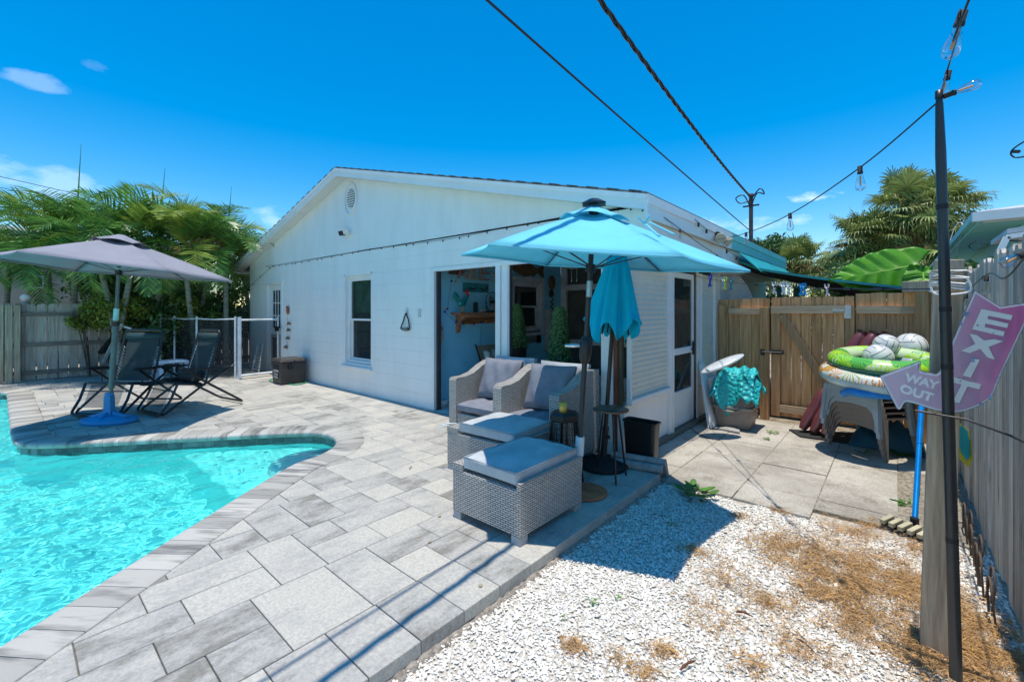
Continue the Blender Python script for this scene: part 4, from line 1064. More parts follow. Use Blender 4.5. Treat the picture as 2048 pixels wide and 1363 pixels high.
# waste bin
bn=thing('waste_bin','black rectangular plastic waste bin standing by the side wall','bin',(-1.76,3.86,-.055))
mb=MB(); x0,x1,y0,y1=-1.93,-1.61,3.79,3.94; zb,ztp=-.055,.385; 
def ringb(s,z,i=0): 
    a=(x0+x1)/2;b_=(y0+y1)/2;hx=(x1-x0)/2*s-i;hy=(y1-y0)/2*s-i
    cr=.03; out=[]
    for (sx_,sy_,a0) in ((1,1,0),(-1,1,90),(-1,-1,180),(1,-1,270)):
        for k in range(4):
            t=R(a0+30*k); out.append((a+sx_*(hx-cr)+cr*math.cos(t),b_+sy_*(hy-cr)+cr*math.sin(t),z))
    return out
rs=[ringb(.82,zb),ringb(.97,ztp-.02),ringb(1.03,ztp-.015),ringb(1.03,ztp),ringb(1.0,ztp),ringb(.97,ztp-.01),ringb(.80,zb+.02,.003)]
vs=[p for r_ in rs for p in r_]; n_=16; fs=[(i*n_+k,i*n_+(k+1)%n_,(i+1)*n_+(k+1)%n_,(i+1)*n_+k) for i in range(len(rs)-1) for k in range(n_)]
mb.add(vs,fs,0,False); mb.add(rs[0],[tuple(range(n_))]); mb.add(rs[-1],[tuple(range(n_))])
mb.build('bin_body',M('black bin plastic',(.02,.02,.02),.35,spec=.5),bn,bevel=.002)
# pair of bullnose coping stones lying at the end of the deck
for k,(dx,dz,lb) in enumerate(((0,0,'front bullnose coping stone of the pair lying at the deck end'),(-.0,.035,'rear bullnose coping stone leaning on the front one at the deck end'))):
    mb=MB(); a=Vector((-1.97,3.60+.075*k,.035+dz)); b_=Vector((-1.50,3.70+.075*k,.035+dz))
    for j in range(3):
        p=a.lerp(b_,j/3+.003);q=a.lerp(b_,(j+1)/3-.003); mb.tube([p,q],.036,14)
        nrm=Vector((-(b_-a).y,(b_-a).x,0)).normalized(); mb.hexa([p+nrm*.0+Vector((0,0,-.035)),q+Vector((0,0,-.035)),q+nrm*.03+Vector((0,0,-.035)),p+nrm*.03+Vector((0,0,-.035)),p+Vector((0,0,.03)),q+Vector((0,0,.03)),q+nrm*.03+Vector((0,0,.01)),p+nrm*.03+Vector((0,0,.01))])
    if k: mb.hexa([b_+Vector((-.05,.03,-.14)),b_+Vector((.0,.03,-.14)),b_+Vector((.0,.07,-.14)),b_+Vector((-.05,.07,-.14)),b_+Vector((-.06,-.01,.02)),b_+Vector((-.01,-.01,.02)),b_+Vector((-.01,.03,.02)),b_+Vector((-.06,.03,.02))])
    tag(mb.build('coping_stone',terra),lb,'coping stone',group='spare coping stones at the deck end')
mb=MB(); mb.lathe([(.165,.0),(.17,.004),(.17,.014),(.163,.018),(.0001,.016)],(-1.80,2.93,.002),40); tag(mb.build('rusty_disc',rust),'rusty round metal plate lying on the deck','metal plate')
# bowl by the porch
mb=MB(); q=g(877,813); mb.lathe([(.045,.0),(.06,.012),(.085,.05),(.098,.10),(.093,.10),(.08,.052),(.05,.018),(.0001,.014)],q+Vector((0.02,.05,.001)),32); tag(mb.build('bowl',white),'white bowl on the floor at the left porch jamb','bowl')
# drawn little things on the deck: round acorn caps
for k,(px,py) in enumerate(((820,937),(822,934),(879,1033),(860,1084),(961,1172))):
    q=g(px,py); mb=MB(); mb.lathe([(.010,0),(.011,.004),(.009,.008),(.0001,.009)],q+Vector((0,0,.002)),12); tag(mb.build('deck_plug',M('tan plug %d'%k,(.45,.36,.25),.8)),['small tan disc on the deck, right of two close together','small tan disc on the deck, left of two close together','small tan disc on the deck left of the ottoman','small dark tan disc on a paver below the ottoman','small tan disc nearest the gravel edge'][k],'disc')

# ================================================================ ZERO GRAVITY LOUNGERS
sling,_n,_l,_b=base('black mesh sling'); _b.inputs['Base Color'].default_value=(.02,.035,.04,1); _b.inputs['Roughness'].default_value=.7
def meshy(name,col,alpha):
    m,n,l,b=base(name); b.inputs['Base Color'].default_value=(*col,1); b.inputs['Roughness'].default_value=.8; b.inputs['Alpha'].default_value=alpha; return m
sling=meshy('lounger mesh',(.03,.045,.05),.86); sling2=meshy('lounger footrest mesh',(.03,.045,.05),.6)
lace=M('white lacing',(.8,.8,.8),.5)
tubem=M('black steel tube',(.02,.022,.025),.3,.2,spec=.6)
def lounger(label,loc,rz):
    t=local('folding_lounger',label,'lounger',loc,rz,'black folding mesh loungers by the pool')
    w=.33; r=.0165
    def rounded(p0,p1,n=4):  # U across: from left side point list to right
        return None
    def U(side,zb=.014,rad=.07):  # side: list of (y,z) from top to the floor end; then across and back up
        L=[Vector((-w,y,z)) for y,z in side]; Rr=[Vector((w,y,z)) for y,z in reversed(side)]
        a=L[-1]; c1=[a+Vector((rad*(1-math.cos(q)),0,0))+(L[-1]-L[-2]).normalized()*rad*math.sin(q) for q in (.4,.8,1.2,1.57)]
        b_=Rr[0]; c2=[Vector((-p.x,p.y,p.z)) for p in reversed(c1)]
        return L+c1+c2+Rr
    m=MB(); m.tube(U([(-.42,.60),(.0,.36),(.40,.08)]),r,8); m.build('rear_leg_frame',tubem,t)
    m=MB(); m.tube(U([(.22,.60),(-.1,.36),(-.50,.08)]),r,8); m.build('front_leg_frame',tubem,t)
    # back frame with rounded top
    m=MB(); wb=.285
    pb=[(-.05,.36),(-.13,.62),(-.235,1.05)]
    L=[Vector((-wb,y,z)) for y,z in pb]; dn=(L[-1]-L[-2]).normalized(); 
    c1=[L[-1]+Vector((.06*(1-math.cos(q)),0,0))+dn*.06*math.sin(q) for q in (.4,.8,1.2,1.57)]
    pts=L+c1+[Vector((-p.x,p.y,p.z)) for p in reversed(c1)]+[Vector((-p.x,p.y,p.z)) for p in reversed(L)]
    m.tube(pts,r,8); m.tube([(-wb,.0,.38),(wb,.0,.38)],.01,6); m.build('back_frame',tubem,t)
    m=MB(); m.grid(lambda a,b_:((b_*2-1)*(wb-.045),-.06-.185*a,.40+.66*a-.02*math.sin(math.pi*a)),8,2,0,True); bk=m.build('back_sling',sling,t)
    m=MB(); m.grid(lambda a,b_:((b_*2-1)*(wb-.002),-.215-.025*a,.985+.085*a),2,2,0,True); m.build('head_band',M('head band',(.03,.06,.065),.7) if 'head band' not in MATS else MATS['head band'],t,solid=.012)
    m=MB(); m.tube([(-wb,-.05,.36),(-wb,.3,.42)],r,8); m.tube([(wb,-.05,.36),(wb,.3,.42)],r,8); m.tube([(-wb,.3,.42),(wb,.3,.42)],r,8); m.build('seat_frame',tubem,t)
    m=MB(); m.grid(lambda a,b_:((b_*2-1)*(wb-.045),-.04+.33*a,.385+.03*a-.03*math.sin(math.pi*a)),6,2,0,True); m.build('seat_sling',M('seat mesh',(.07,.08,.09),.6) if 'seat mesh' not in MATS else MATS['seat mesh'],t)
    m=MB(); side=[(.30,.42),(.38,.22),(.47,.09)]; m.tube(U(side,rad=.06),r,8); m.tube([(-w,.34,.32),(w,.34,.32)],.008,6); m.build('footrest_frame',tubem,t)
    m=MB(); m.grid(lambda a,b_:((b_*2-1)*(wb-.045),.31+.12*a,.41-.29*a),5,2,0,True); m.build('footrest_sling',sling2,t)
    for sg in (-1,1):
        m=MB(); P_=[]
        for k in range(11):
            q_=k/10; P_+=[Vector((sg*(wb-.05),-.065-.12*q_,.43+.42*q_)),Vector((sg*(wb-.006),-.07-.12*(q_+.04),.445+.42*(q_+.04)))]
        m.tube(P_,.0045,4); m.build('lacing',lace,t)
        m=MB(); P_=[]
        for k in range(10):
            q_=k/9; P_+=[Vector((sg*(wb-.05),.32+.11*q_,.39-.25*q_)),Vector((sg*(wb+.02),.325+.11*(q_+.05),.375-.25*(q_+.05)))]
        m.tube(P_,.004,4); m.build('lacing',lace,t)
    for sg in (-1,1):
        m=MB(); x=sg*(w+.01); pr=[(-.38,.585),(-.1,.60),(.1,.615),(.27,.62),(.30,.605),(.26,.59),(-.1,.575),(-.38,.565)]
        m.prism(pr,lambda u,v,w_:(w_,u,v),x-.028,x+.028); m.build('armrest',blackm,t,bevel=.006)
        m=MB(); m.bar((x,.0,.58),(sg*wb,-.13,.52),.014,.02); m.bar((sg*wb,.12,.4),(x,.08,.585),.012,.02); m.build('arm_bracket',black,t)
    return t
def zg(rear,front):
    c=(rear+front)/2; d=front-rear; return (c.x,c.y,0),math.atan2(d.y,d.x)-math.pi/2
lc,lr=zg(Vector((-8.44,1.53,0)),Vector((-7.87,.81,0)))
l1=lounger('left black mesh lounger, the one nearer the fence behind the grey parasol pole',lc,lr)
rc,rr=zg(Vector((-7.66,2.22,0)),Vector((-7.47,1.27,0)))
l2=dup(l1,rc,rr,'right black mesh lounger with a cup tray and round head pillow')
tr=MB(); pr=[(-.30,-.0),(-.16,-.03),(.16,-.03),(.18,.0),(.15,.16),(-.27,.16)]
tr.prism([(.40+v,u-.02) for u,v in pr],lambda u,v,w_:(u-.02,v,w_),.385,.41); tr.prism([(.42+v*.8,u*.8-.02) for u,v in pr],lambda u,v,w_:(u-.01,v,w_),.34,.385)
trr=tr.build('cup_tray',blackm,l2,bevel=.006)
hp=MB(); hp.tube([(-.2,.0,.47),(-.17,.0,.47),(.17,0,.47),(.2,0,.47)],[.05,.085,.085,.05],14); hp.build('head_pillow',M('pillow black',(.03,.033,.035),.8),l2)
tr2=MB(); tr2.lathe([(.12,.37),(.15,.375),(.15,.40),(.14,.40),(.0001,.38)],(-.42,.08,0),24); tr2.build('cup_tray',blackm,l1)
# small blue table behind the loungers
tb2=thing('side_table','low light blue plastic table between the loungers and the pool fence','side table',(-10.9,2.2,0))
q=Vector((-10.9,2.2,0)); lb=M('light blue plastic',(.22,.38,.55),.5); mb=MB(); mb.box(q.x-.24,q.x+.24,q.y-.24,q.y+.24,.36,.40); mb.build('table_top',lb,tb2,bevel=.01)
for a,b_ in ((-.2,-.2),(.2,-.2),(.2,.2),(-.2,.2)): e=MB(); e.box(q.x+a-.03,q.x+a+.03,q.y+b_-.03,q.y+b_+.03,0,.359); e.build('leg',lb,tb2)
# ================================================================ FENCES
def dogear(mb,fn,u0,u1,v0,v1,th,c=.035,round_=False):
    if round_:
        m_=(u0+u1)/2;r_=(u1-u0)/2; out=[(u0,v0),(u1,v0)]+[(m_+r_*math.cos(t),v1-r_*.8+r_*.8*math.sin(t)) for t in [math.pi*i/8 for i in range(9)]]
    else: out=[(u0,v0),(u1,v0),(u1,v1-c),(u1-c*.8,v1),(u0+c*.8,v1),(u0,v1-c)]
    mb.prism(out,fn,0,th)
random.seed(12)
# left fence, seen from the pool
lf=thing('wooden_fence','weathered grey board fence with rounded tops behind the loungers','fence',(-12.9,2,0))
mb=MB(); y=-2.6; fx=-12.88
while y<11.5:
    w_=.135; h_=1.53+random.uniform(-.012,.012); dogear(mb,lambda u,v,w2:(fx-w2,u,v),y,y+w_,.03,h_,.018,round_=True); y+=w_+random.uniform(.012,.022)
mb.build('board',fencel,lf)
for z in (.17,.72,1.32):
    mb=MB(); mb.box(fx+.001,fx+.04,-2.6,11.5,z-.04,z+.04); mb.build('rail',wood('rail wood %d'%int(z*100),(.27,.23,.2),(.13,.1,.08),.1,'Y'),lf)
for y in (.02,2.6,5.2,7.8):
    mb=MB(); mb.box(fx+.041,fx+.14,y,y+.1,-.08,1.5); mb.build('post',postw,lf,bevel=.004)
    if y<.1:
        mb=MB(); mb.box(fx+.041,fx+.12,y+.115,y+.2,-.08,1.5); mb.box(fx+.041,fx+.12,y-.1,y-.015,-.08,1.5); mb.build('post',postw,lf,bevel=.004)
# gate fence at the back right, brown boards
GY=6.72
gf=thing('wooden_fence','brown board fence across the side yard on both sides of the gate','fence',(-.8,GY,0))
def boards(mb,x0,x1,top,z0=.0,w=.145):
    x=x0
    while x<x1-.02:
        xe=min(x+w,x1); mb.box(x,xe-random.uniform(.003,.008),GY+.04,GY+.058,z0,top+random.uniform(-.008,.008)); x=xe
mb=MB(); boards(mb,-1.93,-1.27,1.56); mb.build('board',fenceb,gf); mb=MB(); boards(mb,-.36,.32,1.60); mb.build('board',fenceb,gf)
mb=MB(); mb.box(-1.78,-1.30,GY+.001,GY+.039,1.34,1.43); mb.build('rail',woodL,gf); mb=MB(); mb.box(-1.78,-1.30,GY+.001,GY+.039,.07,.16); mb.build('rail',woodL,gf)
mb=MB(); mb.box(-.35,.20,GY+.001,GY+.039,1.36,1.45); mb.build('rail',woodL,gf)
def post(x,w,z1,par,y0=None,mat=fenceb,nm='post'):
    m_=MB(); y0=GY-.07 if y0 is None else y0; m_.box(x,x+w,y0,y0+.09,-.06,z1); return m_.build(nm,mat,par,bevel=.004)
post(-1.90,.09,1.47,gf,GY-.03); post(-1.37,.10,1.44,gf); post(.17,.11,1.66,gf,GY-.11)
mb=MB(); mb.box(.06,.29,GY-.13,GY+.02,1.60,1.72); mb.build('post_cap',postw,gf,bevel=.006)
gt=thing('wooden_gate','brown wooden yard gate with a diagonal brace and black latch','gate',(-.8,GY,0))
mb=MB(); boards(mb,-1.25,-.37,1.57,.0,.112); mb.build('board',fenceb,gt)
mb=MB(); mb.box(-1.25,-1.15,GY-.0,GY+.038,.0,1.42); mb.build('stile',fenceb,gt)
mb=MB(); mb.box(-.46,-.37,GY-.0,GY+.038,.02,1.46); mb.build('stile',fenceb,gt)
for z in (1.36,.06):
    mb=MB(); mb.box(-1.25 if z>1 else -1.149,-.461,GY-.02,GY-.001,z,z+.095); mb.build('rail',woodL,gt)
mb=MB(); mb.bar((-1.13,GY-.01,1.34),(-.55,GY-.01,.28),.09,.022,up=(0,1,0)); 
mb.build('brace',wood('brace wood',(.48,.31,.17),(.3,.17,.08),.1,'Z'),gt)
mb=MB(); mb.box(-.58,-.47,GY-.03,GY-.021,1.385,1.415); mb.box(-.47,-.40,GY-.012,GY-.001,1.30,1.46); mb.build('hinge',M('galvanised steel',(.4,.43,.45),.35,.8),gt)
mb=MB(); mb.box(-1.36,-1.31,GY-.085,GY-.071,.80,.88); mb.box(-1.24,-1.10,GY-.03,GY-.021,.82,.87); mb.tube([(-1.34,GY-.09,.845),(-1.12,GY-.045,.845)],.009,8); mb.build('latch',black,gt)
mb=MB(); mb.box(-1.62,-1.40,GY-.10,GY+.02,-.06,.05); tag(mb.build('concrete_block',terra,bevel=.01),'broken grey concrete block at the foot of the fence beside the gate','concrete block')
# right fence along the gravel, face towards the yard
rfn=thing('wooden_fence','tall weathered grey picket fence on the right running past the sign','fence',(.42,4,0))
mb=MB(); y=1.05; FXR=.42
while y<7.0:
    w_=random.uniform(.085,.1); j=random.uniform(0,.03); h_=1.725+random.uniform(-.025,.02)+(0 if y<5 else -.1)
    tl=random.uniform(-.008,.008)
    dogear(mb,lambda u,v,w2:(FXR+j+w2,u+tl*v,v),y,y+w_,-.05,h_,.018,.025); y+=w_+random.uniform(.004,.028)
mb.build('picket',fenceg,rfn)
for z in (.35,1.0,1.5):
    mb=MB(); mb.box(FXR+.04,FXR+.08,1.05,7.0,z,z+.08); mb.build('rail',MATS['rail wood 17'],rfn)
mb=MB(); mb.box(FXR-.07,FXR-.002,6.2,6.3,-.05,1.5); mb.build('post',fenceb,rfn)
# fence far behind through the gap: the garden beyond
# ================================================================ POST, POLE, SIGN
wp=thing('wooden_post','thick grey wooden post carrying the exit sign and a coil of cord','post',(.14,2.68,-.08))
def warp(p,z): return p
mb=MB()
b0=[atY(1840,1300,2.6),atY(1905,1325,2.6)]; t0=[atY(1869,520,2.6),atY(1930,520,2.6)]
xb0,xb1=b0[0].x,b0[1].x; xt0,xt1=t0[0].x,t0[1].x
mb.hexa([(xb0,2.6,-.09),(xb1,2.6,-.09),(xb1,2.7,-.09),(xb0,2.7,-.09),(xt0,2.6,1.615),(xt1,2.6,1.61),(xt1,2.7,1.61),(xt0,2.7,1.615)])
mb.build('post_body',postw,wp,bevel=.004)
pz=thing('light_pole','tall thin black metal pole holding up the string of bulbs','pole',(.178,2.4,-.08))
pb=atY(1912,1340,2.40); ptp=atY(1878,192,2.40); 
mb=MB(); mb.tube([pb-Vector((0,0,.03)),pb.lerp(ptp,.33),pb.lerp(ptp,.66),pb.lerp(ptp,.9),pb.lerp(ptp,.985),ptp],[.0195,.0185,.0175,.0165,.012,.008],14); mb.build('tube',M('pole black',(.018,.019,.021),.35,spec=.6),pz)
for f_ in (.22,.52,.62,.8):
    a=pb.lerp(ptp,f_); mb=MB(); mb.tube([a,a+(ptp-pb).normalized()*.02],.0192 if f_<.3 else .0185,14); mb.build('tape_band',blackm,pz)
# coil of cord round the post top
mb=MB()
for k in range(9):
    z=1.565-.010*k; tl=random.uniform(-.012,.012)
    mb.tube([Vector((xt0-.008,2.59,z+tl)),Vector((xt1+.010,2.59,z-tl)),Vector((xt1+.012,2.71,z)),Vector((xt0-.01,2.71,z))],.0042,6,closed=True)
mb.tube(catmull([(xt0-.012,2.585,1.50),(xt0+.0,2.58,1.47),(xt0+.05,2.58,1.465),(xt1+.01,2.585,1.475),(xt1+.015,2.585,1.50),(xt1+.005,2.585,1.53)],5),.0042,6)


tag(mb.build('cord_coil',white),'white cord wound many times round the top of the wooden post','cord')
# sign
SY=2.5
def sp(px,py): 
    v=atY(1740+px/4.542,560+py/4.542,SY); return (v.x,v.z)
OUTL=[(85,870),(450,735),(462,742),(458,815),(470,825),(600,850),(625,835),(950,90),(1185,238),(1480,195),(1488,235),(1185,880),(1125,1030),(1085,1085),(1000,1140),(900,1180),(830,1200),(760,1205),(700,1200),(600,1185),(520,1162),(430,1130),(340,1108),(315,1115),(285,1168),(265,1180),(245,1170)]
def offs(P,d):
    n_=len(P); A=sum(P[i][0]*P[(i+1)%n_][1]-P[(i+1)%n_][0]*P[i][1] for i in range(n_)); sg=1 if A>0 else -1; out=[]
    for i in range(n_):
        a=Vector(P[i-1]);b_=Vector(P[i]);c=Vector(P[(i+1)%n_]); e1=(b_-a).normalized();e2=(c-b_).normalized()
        n1=Vector((-e1.y,e1.x))*sg;n2=Vector((-e2.y,e2.x))*sg; m_=(n1+n2); m_=m_.normalized() if m_.length>.01 else n1; k=d/max(.35,m_.dot(n1)); out.append((b_.x+m_.x*k,b_.y+m_.y*k))
    return out
sg=thing('arrow_sign','faded pink bent arrow sign reading EXIT and WAY OUT','sign',(.14,SY,1.0))
def sfn(u,v,w_): return (u,SY+w_,v)
o_=[sp(*q) for q in OUTL]
mb=MB(); mb.prism(o_,sfn,.003,.010); mb.build('back_plate',darkg,sg)
mb=MB(); mb.prism([sp(*q) for q in offs(OUTL,5)],sfn,.000,.003); mb.build('white_border',M('faded sign white',(.62,.66,.7),.5,col2=(.30,.48,.62),scale=9,fac=(.3,.42)),sg)
pink,n,l,b=base('pink paint fade and reflection'); b.inputs['Roughness'].default_value=.28
tcp=n.new('ShaderNodeTexCoord'); sxp=n.new('ShaderNodeSeparateXYZ'); l.new(tcp.outputs['Object'],sxp.inputs[0])
nn=n.new('ShaderNodeTexNoise'); nn.inputs['Scale'].default_value=7; nn.inputs['Detail'].default_value=4; l.new(tcp.outputs['Object'],nn.inputs['Vector'])
ma=n.new('ShaderNodeMath'); ma.operation='MULTIPLY_ADD'; l.new(nn.outputs['Fac'],ma.inputs[0]); ma.inputs[1].default_value=.16; l.new(sxp.outputs[0],ma.inputs[2])
rp=n.new('ShaderNodeValToRGB'); l.new(ma.outputs[0],rp.inputs[0]); e=rp.color_ramp.elements; e[0].position=.0; e[0].color=(.50,.40,.50,1); e[1].position=.27; e[1].color=(.52,.13,.31,1); x=e.new(.14); x.color=(.52,.32,.46,1)  # ramp along X: real fading, plus a sun reflection put into the lavender end
l.new(rp.outputs[0],b.inputs['Base Color'])
mb=MB(); mb.prism([sp(*q) for q in offs(OUTL,22)],sfn,-.002,-.0001); mb.build('pink_face',pink,sg)
lw=M('sign lettering',(.68,.72,.72),.4,col2=(.5,.62,.66),scale=12,fac=(.2,.4)); lk=M('letter outline',(.3,.3,.33),.5)
LT={'E':[(1010,262),(1292,320),(1278,362),(1075,322),(1065,352),(1255,395),(1243,432),(1048,392),(1038,425),(1220,468),(1208,508),(928,445)],
'X':[(903,487),(968,497),(1035,548),(1125,535),(1205,553),(1075,605),(1130,718),(1065,700),(1000,622),(905,662),(832,642),(955,578)],
'I':[(935,712),(995,722),(915,882),(842,865)],
'T':[(712,868),(1007,945),(992,990),(885,962),(810,1115),(752,1101),(828,946),(697,912)]}
for ch,P in LT.items():
    mb=MB(); mb.prism([sp(*q) for q in offs(P,-5)],sfn,-.0035,-.0021); mb.build('letter_outline',lk,sg)
    mb=MB(); mb.prism([sp(*q) for q in P],sfn,-.005,-.0036); mb.build('letter',lw,sg)
def word(tx,c,xv,yv,h):
    me=text_mesh(tx,1.,.0,.045)
    xs_=[v.co.x for v in me.vertices];ys_=[v.co.y for v in me.vertices]; W_=max(xs_)-min(xs_);H_=max(ys_)-min(ys_);mx_=(max(xs_)+min(xs_))/2;my_=(max(ys_)+min(ys_))/2
    for k,(w0,nm,ex) in enumerate(((-.0025,'word',0),)):
        mb=MB(); vs=[]
        for v in me.vertices:
            a=(v.co.x-mx_)/W_;b_=(v.co.y-my_)/H_; px=c[0]+xv[0]*a+yv[0]*b_; py=c[1]+xv[1]*a+yv[1]*b_; q=sp(px,py); vs.append((q[0],SY-.0035,q[1]))
        mb.add(vs,[tuple(p.vertices) for p in me.polygons]); mb.build('word',lw,sg,solid=.002,fixn=False)
word('WAY',(472,918),(310,82),(22,-72),0); word('OUT',(425,1022),(300,92),(22,-78),0)
chipm=M('chipped sign paint',(.28,.45,.62),.6,col2=(.10,.12,.22),scale=30)
random.seed(5)
for (px,py,r_) in ((975,407,14),(932,728,32),(805,885,13),(818,915,12),(948,903,7),(1118,478,11),(1210,530,15),(870,310,34),(825,395,20),(1090,1062,26),(1010,1125,22),(318,885,9),(450,905,7),(1160,880,9),(1380,480,10)):
    pts_=[(px+r_*random.uniform(.4,1)*math.cos(2*math.pi*i/9),py+r_*random.uniform(.4,1)*1.1*math.sin(2*math.pi*i/9)) for i in range(9)]
    mb=MB(); mb.add([sfn(*sp(*q),-.0062) for q in pts_],[tuple(range(9))]); mb.build('paint_chip',chipm,sg,fixn=False)
# strap that ties sign and pole, with the line leaving to the right
mb=MB(); mb.tube([(.06,2.385,1.0),(.14,2.37,.995),(.2,2.375,.99),(.30,2.3,.965),(.40,2.2,.93)],.0045,6); tag(mb.build('black_strap',black),'black cord tied across the pole below the sign','cord')
# ================================================================ OVERHEAD CABLES, UTILITY POLE
up=thing('utility_pole','rusty metal service pole with looped cables behind the house','pole',(-2.25,10.1,0))
uq=atD(1502,392,9.1); 
mb=MB(); mb.tube([(uq.x,uq.y,1.),(uq.x,uq.y,uq.z)],.04,12); mb.build('mast',M('rusty pipe',(.2,.13,.10),.7,.3,col2=(.12,.08,.07)),up)
mb=MB(); mb.lathe([(.06,0),(.06,.03),(.02,.06)],(uq.x,uq.y,uq.z),10); mb.build('insulator',darkg,up); mb=MB(); mb.bar((uq.x-.15,uq.y,uq.z-.2),(uq.x+.15,uq.y,uq.z-.2),.03,.03); mb.build('cross_arm',darkg,up)
mb=MB(); 
for sgx in (-1,1):
    mb.tube(catmull([(uq.x,uq.y-.05,uq.z-.1),(uq.x+sgx*.18,uq.y-.1,uq.z-.14 if sgx<0 else uq.z+.1),(uq.x+sgx*.26,uq.y-.1,uq.z-.02),(uq.x+sgx*.12,uq.y-.06,uq.z+.02),(uq.x,uq.y-.03,uq.z-.25)],6),.012,6)
mb.build('cable_loop',black,up)
def cable(p,q,sag,n_=40): 
    p=Vector(p);q=Vector(q); return [p.lerp(q,i/n_)-Vector((0,0,sag*4*(i/n_)*(1-i/n_))) for i in range(n_+1)]
# twisted service drop: passes close over the deck
a=atD(1210,0,2.0)  # direction check only
mb=MB(); P=cable((uq.x,uq.y,uq.z-.03),(-1.15,-3.5,4.18),.25,160)
for ph in (0,2.1,4.2):
    mb.tube([p+Vector((.013*math.cos(i*.9+ph),0,.013*math.sin(i*.9+ph))) for i,p in enumerate(P)],.010,5)
tag(mb.build('power_cable',black),'thick twisted black power cable running overhead to the service pole','cable')
mb=MB(); P=cable((uq.x,uq.y,3.02),(-1.44,-3.5,3.30),.03,60); mb.tube(P,.0085,6); tag(mb.build('phone_cable',black),'thin single black cable running overhead below the twisted one','cable')
for k,(y0,y1) in enumerate(((350,394),(372,414))):
    mb=MB(); mb.tube([atD(-40,y0-6,25),atD(180,y1,30)],.02,5); tag(mb.build('far_wire',darkg),['upper thin far wire in front of the left cloud','lower thin far wire in front of the left cloud'][k],'wire')
# ================================================================ STRING LIGHTS
bulbg,n,l,b=base('bulb glass'); n.remove(b); tr_=n.new('ShaderNodeBsdfTransparent'); tr_.inputs[0].default_value=(.93,.95,.96,1); gl=n.new('ShaderNodeBsdfGlossy'); gl.inputs['Roughness'].default_value=.03; lw_=n.new('ShaderNodeLayerWeight'); lw_.inputs[0].default_value=.35; mi=n.new('ShaderNodeMixShader'); l.new(lw_.outputs['Facing'],mi.inputs[0]); l.new(tr_.outputs[0],mi.inputs[1]); l.new(gl.outputs[0],mi.inputs[2]); l.new(mi.outputs[0],n['Material Output'].inputs[0])
fil=M('filament',(.8,.35,.05),.4)
def bulb(par,p,d=(0,0,-1),s=1.):
    p=Vector(p); d=Vector(d).normalized(); Mr=d.to_track_quat('Z','Y').to_matrix()
    mb=MB(); mb.lathe([(.0001,-.012*s),(.016*s,-.01*s),(.016*s,.03*s),(.018*s,.032*s),(.018*s,.045*s)],p,10,0,True,Mr); sk=mb.build('socket',blackm,par)
    mb=MB(); mb.tube([p+Mr@Vector((.012*s,0,.0)),p+Mr@Vector((.028*s,0,-.01*s)),p+Mr@Vector((.026*s,0,.02*s)),p+Mr@Vector((.016*s,0,.03*s))],.003*s,5); mb.build('clip',blackm,sk)
    mb=MB(); mb.lathe([(.014*s,.045*s),(.016*s,.06*s),(.024*s,.09*s),(.031*s,.125*s),(.029*s,.15*s),(.012*s,.165*s),(.0001,.168*s)],p,14,0,True,Mr,cap=False); bg_=mb.build('bulb',bulbg,par)
    mb=MB(); mb.tube([p+Mr@Vector((0,0,.06*s)),p+Mr@Vector((.004*s,0,.13*s))],.0055*s,6); mb.build('filament',fil,bg_)
sl1=thing('string_lights','string of clear bulbs hung from the black pole to the house','string lights',ptp)
T0=ptp+Vector((0,0,-.02)); e1=atX(1432,480,-1.64)
mid=[(1720,335),(1580,428),(1492,466)]
Ds=[]; pD=-T0.x*s_+T0.y*c_; eD=-e1.x*s_+e1.y*c_
def path_pt(px,py):
    # depth along the straight plan line from pole to house
    d=ray(px); ax,ay=T0.x,T0.y; bx_,by_=e1.x-ax,e1.y-ay; det=d[0]*(-by_)+d[1]*bx_; t=(ax*(-by_)+ay*bx_)/det
    return Vector((d[0]*t,d[1]*t,H-t*(py-HY)/F))
PP=[T0]+[path_pt(*q) for q in mid]+[e1]
mb=MB(); mb.tube(catmull(PP,8),.0035,6); 
U1=Vector((.165,1.87,2.33))
up_=atD(1895,140,2.0); up2=atD(1938,0,1.25); up3=Vector((.42,.2,2.75))
mb.tube(catmull([T0,up_,atD(1920,60,1.5),up2,up3],8),.0035,6); mb.build('wire',black,sl1)
for q in PP[1:4]: bulb(sl1,q,(.02,0,-1),.72)
bulb(sl1,atD(1925,28,1.42),(-.25,.1,-1),.80); bulb(sl1,atD(1897,145,2.0),(-.2,.1,-1),.72); bulb(sl1,T0+Vector((.02,0,.015)),(.85,.2,.25),.62)
mb=MB(); mb.lathe([(.012,-.01),(.012,.02),(.0001,.022)],ptp,10); mb.build('pole_hook',black,sl1)
# bulbs along the right fence
sl2=thing('string_lights','string of clear bulbs hanging along the right picket fence','string lights',(.4,3.,1.5))
pts=[atX(2060,500,.36),atX(2010,556,.36)+Vector((0,0,0)),atX(1975,548,.38),atX(1932,590,.385),atX(1915,640,.40),Vector((.40,6.0,1.45))]
mb=MB(); mb.tube(catmull(pts,6),.0035,6); mb.build('wire',black,sl2)
q=atX(2046,508,.33); bulb(sl2,q,(-.25,-.35,-.16),.62); q=atX(1973,553,.37); bulb(sl2,q,(0,0,-1),.55); q=atX(1933,590,.38); bulb(sl2,q,(0,0,-1),.55); q=atX(1862,590,.36); bulb(sl2,q,(-.5,0,-1),.6)
